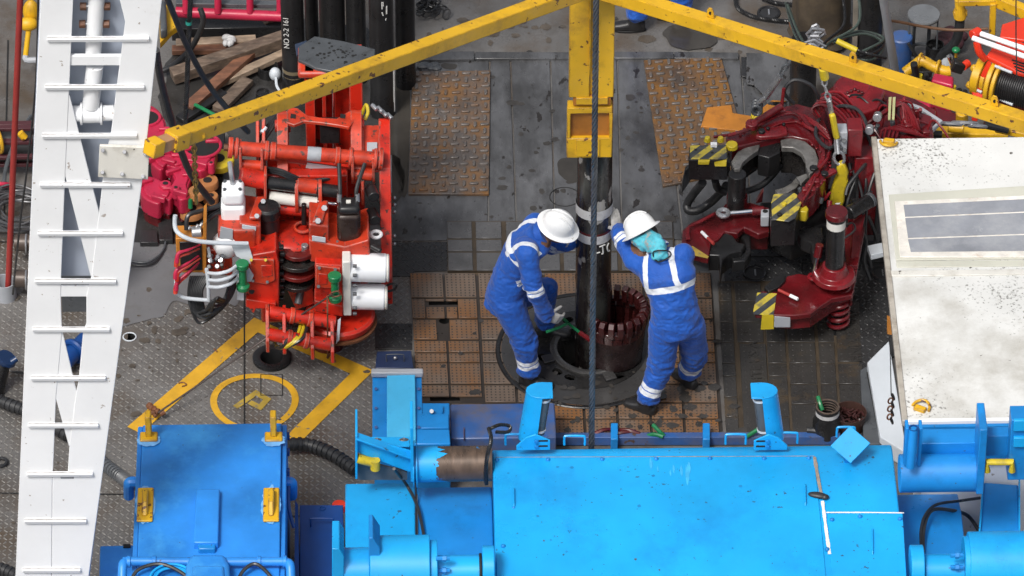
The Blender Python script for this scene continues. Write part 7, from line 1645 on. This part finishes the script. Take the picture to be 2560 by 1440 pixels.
def cloth_mat(name, bands, off):
    m = bpy.data.materials.new(name); m.use_nodes = True; t = m.node_tree; N = t.nodes; L = t.links; b = N['Principled BSDF']
    tc = N.new('ShaderNodeTexCoord'); V = tc.outputs['Object']
    def math_(op, a, c=None):
        x = N.new('ShaderNodeMath'); x.operation = op
        for i, q in enumerate((a, c)):
            if q is None: continue
            if isinstance(q, (int, float)): x.inputs[i].default_value = q
            else: L.new(q, x.inputs[i])
        return x.outputs[0]
    def vm(op, a, c):
        x = N.new('ShaderNodeVectorMath'); x.operation = op
        for i, q in enumerate((a, c)):
            if isinstance(q, Vector): x.inputs[i].default_value = q
            else: L.new(q, x.inputs[i])
        return x
    nz = N.new('ShaderNodeTexNoise'); nz.inputs['Scale'].default_value = 9; nz.inputs['Detail'].default_value = 6; L.new(V, nz.inputs['Vector'])
    wob = math_('MULTIPLY', math_('SUBTRACT', nz.outputs[0], .5), .018)
    tot = None; mid = None
    for c, ax, hw, rad, extra, line in bands:
        d = vm('SUBTRACT', V, Vector(c)-off).outputs[0]
        s_ = math_('ADD', vm('DOT_PRODUCT', d, Vector(ax).normalized()).outputs['Value'], wob)
        inb = math_('LESS_THAN', math_('ABSOLUTE', s_), hw)
        ln = vm('DOT_PRODUCT', d, d).outputs['Value']; inb = math_('MULTIPLY', inb, math_('LESS_THAN', ln, rad*rad))
        for e, lim in extra: inb = math_('MULTIPLY', inb, math_('GREATER_THAN', vm('DOT_PRODUCT', d, Vector(e).normalized()).outputs['Value'], lim))
        if line: inb = math_('MULTIPLY', inb, math_('GREATER_THAN', math_('ABSOLUTE', s_), .0035))
        tot = inb if tot is None else math_('MAXIMUM', tot, inb)
    n2 = N.new('ShaderNodeTexNoise'); n2.inputs['Scale'].default_value = 5; n2.inputs['Detail'].default_value = 8; L.new(V, n2.inputs['Vector'])
    mx = N.new('ShaderNodeMix'); mx.data_type = 'RGBA'; mx.inputs[6].default_value = (.002,.054,.31,1); mx.inputs[7].default_value = (.005,.10,.47,1); L.new(n2.outputs[0], mx.inputs[0])
    m2 = N.new('ShaderNodeMix'); m2.data_type = 'RGBA'; m2.inputs[7].default_value = (.68,.71,.76,1); L.new(mx.outputs[2], m2.inputs[6])
    if tot is not None: L.new(tot, m2.inputs[0])
    else: m2.inputs[0].default_value = 0
    n4 = N.new('ShaderNodeTexNoise'); n4.inputs['Scale'].default_value = 6; n4.inputs['Detail'].default_value = 9; n4.inputs['Roughness'].default_value = .7; L.new(V, n4.inputs['Vector'])
    r4 = N.new('ShaderNodeMapRange'); r4.inputs[1].default_value = .54; r4.inputs[2].default_value = .8; r4.inputs[4].default_value = .75; L.new(n4.outputs[0], r4.inputs[0])
    m5 = N.new('ShaderNodeMix'); m5.data_type = 'RGBA'; m5.inputs[7].default_value = (.03,.04,.09,1); L.new(r4.outputs[0], m5.inputs[0]); L.new(m2.outputs[2], m5.inputs[6])
    L.new(m5.outputs[2], b.inputs['Base Color']); b.inputs['Roughness'].default_value = .72
    if 'Sheen Weight' in b.inputs: b.inputs['Sheen Weight'].default_value = .15
    n3 = N.new('ShaderNodeTexNoise'); n3.inputs['Scale'].default_value = 22; n3.inputs['Detail'].default_value = 5; n3.inputs['Distortion'].default_value = 1.2; L.new(V, n3.inputs['Vector'])
    bp = N.new('ShaderNodeBump'); bp.inputs['Strength'].default_value = .6; bp.inputs['Distance'].default_value = .012; L.new(n3.outputs[0], bp.inputs['Height']); L.new(bp.outputs[0], b.inputs['Normal'])
    return m
def wrinkle(me, joints, amp=.005, jamp=.017):
    ns = [v.normal.copy() for v in me.vertices]; out = []
    for v, n in zip(me.vertices, ns):
        p = v.co; k = amp
        for c, ax, r in joints:
            d = (p-c).length
            if d < r: k += jamp*(1-d/r)
        q = noise.noise(Vector((p.x*9, p.y*9, p.z*20)))*.6+noise.noise(p*13+Vector((3,1,7)))*.5
        f = (1-abs(noise.noise(Vector((p.x*7+p.z*6, p.y*7, p.z*13)))*2.2))
        g = 1-abs(noise.noise(Vector((p.x*15-p.z*9, p.y*15+p.z*4, p.z*24+p.x*8))))*2.6
        out += (p+n*(k*q+k*.6*f+k*.55*max(g, -.4)))[:]
    me.vertices.foreach_set('co', out); me.update()
def hand(wrist, d, pn, side, curl, thumb_curl, parent, m):
    d = d.normalized(); pn = (pn-d*pn.dot(d)).normalized(); s_ = d.cross(pn).normalized()
    if s_.dot(side) < 0: s_ = -s_
    b = MB(); pc_ = wrist+d*.055
    loft(b, [(wrist-d*.05, s_*.045, pn*.042), (wrist-d*.01, s_*.038, pn*.03), (wrist+d*.03, s_*.046, pn*.024), (wrist+d*.08, s_*.048, pn*.02), (wrist+d*.1, s_*.044, pn*.016)], 16)
    for i, L_ in enumerate((.078, .088, .082, .064)):
        o = (.033-.022*i); p = wrist+d*.092+s_*o; e = d.copy(); pts = [p]
        for k in range(3):
            a = curl*(.55, 1.0, .8)[k]; e = (e*math.cos(a)+pn*math.sin(a)); pn2 = (pn*math.cos(a)-e*0).normalized(); p = p+e*L_*(.45, .32, .23)[k]; pts.append(p)
        limb(b, pts, [.0125,.0118,.0108,.0095], 10, 3)
    p = wrist+d*.025+s_*.04; e = (d*.55+s_*.75+pn*.25).normalized(); q = p+e*.045; e2 = (e*math.cos(thumb_curl)+(d*.6+pn*.6)*math.sin(thumb_curl)).normalized(); r = q+e2*.038
    limb(b, [wrist+d*.01+s_*.02, p, q, r], [.02,.016,.0135,.0115], 10, 3)
    return link(remesh(b, .0055, 3, .4), 'glove', [m], parent)
def boot(ankle, toe, parent):
    t = Vector((toe.x, toe.y, 0)).normalized(); s_ = Vector((-t.y, t.x, 0)); g = Vector((ankle.x, ankle.y, 0)); b = MB()
    loft(b, [(ankle+Zv*.11, t*.055, s_*.052), (ankle+Zv*.02, t*.06, s_*.05), (g+Zv*.05+t*.01, t*.075, s_*.048), (g+Zv*.02+t*.01, t*.08, s_*.046)], 16)
    loft(b, [(g+Zv*.055-t*.075, s_*.034, Zv*.04), (g+Zv*.058-t*.02, s_*.043, Zv*.05), (g+Zv*.052+t*.06, s_*.046, Zv*.045), (g+Zv*.045+t*.13, s_*.05, Zv*.038), (g+Zv*.042+t*.175, s_*.045, Zv*.032), (g+Zv*.036+t*.20, s_*.028, Zv*.022)], 16)
    o = link(remesh(b, .009, 4, .5), 'boot', [M['boot']], parent)
    k = []
    for i in range(18):
        a = 2*math.pi*i/18; k.append(g+t*(.062+.148*math.cos(a))+s_*(.047+.006*math.cos(a))*math.sin(a))
    MB().prism([v+Zv*.022 for v in k], (0,0,-.022)).build('boot_sole', M['hole'], o, .004)
def helmet(c, up, f, parent):
    up = up.normalized(); f = (f-up*f.dot(up)).normalized(); s_ = f.cross(up)
    b = MB(); n = 32; prof = [(.0,.128),(.35,.122),(.65,.102),(.86,.07),(.96,.035),(1.0,0),(1.02,-.006)]; vs = []; fs = []
    def P_(r, h, a, ext=0): 
        cx, sy = math.cos(a), math.sin(a)
        return c+up*(h+.035)+f*(cx*(.128*r+ext*(1.25 if cx > 0 else .75)))+s_*(sy*(.108*r+ext*.75))
    rows_ = []
    for r, h in prof: rows_.append([P_(r, h+(.006*max(0,1-abs(math.sin(2*math.pi*i/n))*6) if r < .9 else 0), 2*math.pi*i/n) for i in range(n)])
    rows_.append([P_(1.02, -.012, 2*math.pi*i/n, .022) for i in range(n)]); rows_.append([P_(1.02, -.02, 2*math.pi*i/n, .040) for i in range(n)])
    rows_.append([P_(1.02, -.024, 2*math.pi*i/n, .038) for i in range(n)]); rows_.append([P_(.98, -.012, 2*math.pi*i/n) for i in range(n)])
    vs = [v for r in rows_ for v in r]
    for k in range(len(rows_)-1):
        for i in range(n): j = (i+1) % n; fs.append((k*n+i, (k+1)*n+i, (k+1)*n+j, k*n+j))
    b._a(vs, fs); o = b.build('hard_hat', M['hat'], parent, 0, 2, 60)
    m = MB()
    for sgn in (-.35, 0, .35): m.tube([P_(.2,.128,math.pi/2+sgn) if 0 else c+up*(.035+.125*math.sqrt(max(0,1-(x*x)))*1.0)+f*(.12*x)+s_*(sgn*.1) for x in (-.75,-.5,-.2,.1,.4,.65,.85)], .006, 6, 3)
    m.build('hat_ridge', M['hat'], o)
    return o
def person(label, J, hat_up, face, bands, gl=(None, None), scarf=False):
    root = thing('person', label, 'person', Vector((J['pel'].x, J['pel'].y, 0)))
    R_ = (J['shR']-J['shL']).normalized()
    def rot(u, wv):  # right/forward axes for ring with up u
        r = (wv-u*wv.dot(u)).normalized(); return r, u.cross(r).normalized()
    spine = (J['neck']-J['pel']).normalized(); hipR = (J['hipR']-J['hipL']).normalized()
    b = MB()
    mid = J['pel'].lerp(J['neck'], .38)+J.get('bow', Vector()); ch = J['pel'].lerp(J['neck'], .68)+J.get('bow', Vector())*1.2; st = J['pel'].lerp(J['neck'], .9)
    rr = []
    for c, wv, hw, hd in ((J['pel']-spine*.12, hipR, .15, .12), (J['pel'], hipR, .185, .145), (J['pel'].lerp(mid,.6), hipR, .178, .138), (mid, (hipR+R_)/2, .165, .126), (ch, R_, .212, .142), (st, R_, .195, .12), (J['neck'], R_, .10, .085)):
        r, f = rot(spine, wv); rr.append((c, r*hw, f*hd))
    loft(b, rr, 24)
    for s_ in 'LR':
        limb(b, [ch.lerp(J['sh'+s_], .55), J['sh'+s_], J['el'+s_], J['wr'+s_]], [.105,.085,.068,.056])
        wd = (J['wr'+s_]-J['el'+s_]).normalized(); b.rings([(J['wr'+s_]-wd*.05,.058),(J['wr'+s_]+wd*.015,.056)], 14)
        an = J['an'+s_]+Zv*.065+(J['kn'+s_]-J['an'+s_])*.04
        limb(b, [J['pel'].lerp(J['hip'+s_], .8), J['hip'+s_], J['kn'+s_], an], [.13,.125,.092,.074])
        b.rings([(an.lerp(J['kn'+s_], .25), .078), (an, .084), (an-Zv*.03, .082)], 16)
    cloth_only = len(b.v)
    hc_ = J['head']; up = hat_up.normalized(); f = (face-up*face.dot(up)).normalized(); sd_ = f.cross(up)
    limb(b, [J['neck']-spine*.03, hc_-up*.06], [.062,.056])
    Mh = Matrix((f, sd_, up)).transposed()
    b.ball(hc_, (.096,.078,.115), 20, 14, Mh); b.ball(hc_+f*.045-up*.06, (.05,.055,.06), 14, 10, Mh); b.ball(hc_+f*.1-up*.018, (.02,.014,.024), 10, 8, Mh)
    for s_ in (-1, 1): b.ball(hc_+sd_*s_*.08-up*.01, (.022,.012,.034), 10, 8, Mh)
    b.ball(hc_+f*.088-up*.062, (.016,.026,.012), 10, 6, Mh)
    me = remesh(b, .0095, 4, .5); me.update()
    wrinkle(me, [(J['elL'],0,.16),(J['elR'],0,.16),(J['knL'],0,.2),(J['knR'],0,.2),(mid,0,.22),(J['anL'],0,.2),(J['anR'],0,.2),(J['pel'],0,.22),(J['wrL'],0,.14),(J['wrR'],0,.14)])
    off = OFF[root.name]
    skinset = []
    nk = J['neck']
    for p in me.polygons:
        c = p.center
        sk = (c-hc_).length < .155 and (c-nk).dot((hc_-nk).normalized()) > .028
        p.material_index = 1 if sk else 0
    idx = [p.material_index for p in me.polygons]
    body = link(me, 'body', [cloth_mat('coverall', bands, off), M['skin']], root)
    me.polygons.foreach_set('material_index', idx)
    # collar
    r, f2 = rot((hc_-nk).normalized(), R_); cl = MB(); loft(cl, [(nk+(hc_-nk).normalized()*.0, r*.098, f2*.09), (nk+(hc_-nk).normalized()*.05, r*.086, f2*.082)], 20); cl.build('collar', body.data.materials[0], root)
    # eyes and hair under the helmet rim
    for s_ in (-1, 1):
        MB().ball(hc_+f*.082+sd_*s_*.032+up*.004, .012, 10, 8).build('eye', M['white'], root); 
        MB().ball(hc_+f*.090+sd_*s_*.032+up*.004, .006, 8, 6).build('iris', M['hole'], root)
    MB().ball(hc_-f*.018+up*.012, (.095,.083,.10), 18, 12, Mh).build('hair', M['hair'], root)
    helmet(hc_+up*.03, up, f, root)
    for s_, g in zip('LR', gl):
        boot(J['an'+s_], J['toe'+s_], root)
        if g: hand(J['wr'+s_]+(J['wr'+s_]-J['el'+s_]).normalized()*.01, *g, root, M['glove'])
    return root
def aim(a, q): return (q-a)
# ---- worker bending on the left
fN = W(1322,966,0); fF = W(1364,842,0)
A = dict(pel=W(1264,735,Y=-1.06), neck=W(1350,584,Y=-1.05), head=W(1388,572,Y=-1.08), bow=Vector((-.03,0,.05)),
  shR=W(1318,632,Y=-1.25), shL=W(1338,560,Y=-.86), elR=W(1334,722,Y=-1.33), wrR=W(1366,786,Y=-1.26), elL=W(1385,612,Y=-.72), wrL=W(1424,606,Y=-.80),
  hipR=W(1270,758,Y=-1.15), hipL=W(1276,735,Y=-.95), knR=W(1312,856,Y=-1.2), knL=W(1362,724,Y=-.74), anR=fN+Zv*.1, anL=fF+Zv*.1, toeR=Vector((.9,-.3,0)), toeL=Vector((1,-.1,0)))
up_arm = (A['elR']-A['shR']); fore = (A['wrR']-A['elR']); shin = (A['anR']-A['knR']); shinL = (A['anL']-A['knL']); spA = (A['neck']-A['pel']).normalized()
chA = A['pel'].lerp(A['neck'], .62)
bandsA = [(A['elR']+fore*.02, up_arm+fore*.5, .032, .17, (), 1), (A['knR'].lerp(A['anR'],.52), shin, .04, .2, (), 1), (A['knL'].lerp(A['anL'],.5), shinL, .035, .2, (), 1),
  (chA+spA*.02, spA+Vector((.35,0,-.1)), .026, .24, ((Vector((-1,-.2,0)), -.09),), 0), (A['elL'].lerp(A['wrL'],.3), A['wrL']-A['elL'], .03, .13, (), 1),
  (A['shR']+Vector((-.02,.02,.06)), Vector((.25,1,.22)), .026, .22, ((Vector((-.2,0,1)), -.12),), 0), (A['shL']+Vector((0,-.06,.06)), Vector((0,1,-.1)), .026, .2, (), 0)]
person('worker in blue coveralls bending left of the pipe, gripping a green handle', A, Vector((.30,-.30,.9)), Vector((.8,-.25,-.35)), bandsA,
  gl=((Vector((.6,.25,-.2)), Vector((.5,-.3,-.6)), Vector((0,0,1)), .35, .3), (Vector((.75,.1,-.45)), Vector((.2,.9,-.25)), Vector((.6,0,.5)), .75, .7)))
# ---- worker leaning on the right, seen from behind
gL = W(1618,1034,0); gR = W(1722,968,0)
B = dict(pel=W(1690,802,Y=-1.47), neck=W(1648,628,Y=-1.27), head=W(1612,590,Y=-1.17), bow=Vector((.02,-.04,.02)),
  shL=W(1588,652,Y=-1.22), shR=W(1708,636,Y=-1.29), elL=W(1562,606,Y=-1.04), wrL=W(1545,578,Y=-.90), elR=W(1706,668,Y=-1.06), wrR=W(1655,672,Y=-.90),
  hipL=W(1662,820,Y=-1.48), hipR=W(1722,812,Y=-1.44), knL=W(1652,918,Y=-1.50), knR=W(1738,888,Y=-1.32), anL=gL+Zv*.1, anR=gR+Zv*.1, toeL=Vector((-.85,.5,0)), toeR=Vector((-.6,.75,0)))
sh1 = B['anL']-B['knL']; sh2 = B['anR']-B['knR']; spB = (B['neck']-B['pel']).normalized(); rB_ = (B['shR']-B['shL']).normalized(); chB = B['pel'].lerp(B['neck'], .55)
bandsB = [(B['knL'].lerp(B['anL'],.55), sh1, .042, .2, (), 1), (B['knR'].lerp(B['anR'],.5), sh2, .042, .2, (), 1), (B['elL'].lerp(B['wrL'],.1), B['wrL']-B['elL'], .034, .13, (), 1),
  (chB, spB, .026, .27, (), 0), (chB+spB*.14-rB_*.105, rB_-spB*.12, .022, .26, ((spB,-.14),), 0), (chB+spB*.14+rB_*.12, rB_+spB*.16, .022, .25, ((spB,-.14),), 0), (B['elR'].lerp(B['wrR'],.4), B['wrR']-B['elR'], .034, .13, (), 1)]
pB = person('worker in blue coveralls and turquoise scarf reaching to the pipe from the right', B, Vector((-.48,.5,.72)), Vector((-.7,.2,-.6)), bandsB,
  gl=((Vector((-.15,.35,.9)), Vector((-.55,.85,-.3)), Vector((-1,0,.1)), .22, .3), (Vector((-.5,.5,-.3)), Vector((-.3,.3,-.8)), Vector((-.5,.2,.6)), .5, .4)))
sb = MB(); 
for x, y, Y, r in ((1596,598,-1.20,.06),(1612,606,-1.25,.07),(1630,612,-1.29,.072),(1646,618,-1.32,.065),(1636,600,-1.26,.06),(1622,592,-1.22,.06),(1652,632,-1.385,.05),(1640,640,-1.40,.04),(1660,640,-1.40,.035)): sb.ball(W(x, y, Y=Y), r, 14, 10)
sm = remesh(sb, .009, 3, .5)
for v in sm.vertices: v.co += v.normal*(.008*noise.noise(v.co*30)+.008*noise.noise(v.co*14))
link(sm, 'neck_scarf', [mat('scarf', (.08,.42,.52), .8, 0, .3, 12, .2, (.02,.1,.16), 14, dirt2=.3, d2col=(.45,.2,.1), d2s=16, bump=.4, bs=40)], pB)
hemp = [W(1632,632,Y=-1.42), W(1645,655,Y=-1.44), W(1676,640,Y=-1.44), W(1672,628,Y=-1.42), W(1650,626,Y=-1.43)]
MB().tube(hemp, .006, 6, 3, True).build('scarf_hem', M['boot'], pB)
# ---- third worker, only legs reach into the photograph
f1 = W(1590,76,0); f2 = W(1704,50,0)
px_ = (f1+f2)/2
C = dict(pel=px_+Vector((.02,.05,.95)), neck=px_+Vector((-.04,.05,1.48)), head=px_+Vector((-.06,.05,1.63)), shL=px_+Vector((-.02,-.17,1.42)), shR=px_+Vector((-.02,.25,1.42)), elL=px_+Vector((.05,-.24,1.13)), elR=px_+Vector((-.05,.31,1.13)),
  wrL=px_+Vector((-.1,-.24,.9)), wrR=px_+Vector((-.2,.28,.95)), hipL=px_+Vector((-.0,-.06,.9)), hipR=px_+Vector((.02,.14,.9)), knL=f1.lerp(px_,.3)+Vector((-.02,0,.5)), knR=f2.lerp(px_,.3)+Vector((0,0,.5)), anL=f1+Zv*.1, anR=f2+Zv*.1, toeL=Vector((-1,.05,0)), toeR=Vector((-1,.15,0)))
C['hipL'], C['hipR'] = C['hipL'], C['hipR']
person('worker in blue trousers walking left behind the yellow column, only the legs in view', C, Vector((0,0,1)), Vector((-1,0,-.1)), [], gl=((Vector((-.2,0,-1)), Vector((0,1,0)), Vector((-1,0,0)), .4, .3), (Vector((-.3,0,-1)), Vector((0,-1,0)), Vector((-1,0,0)), .4, .3)))
bpy.data.scenes.remove(TMP)
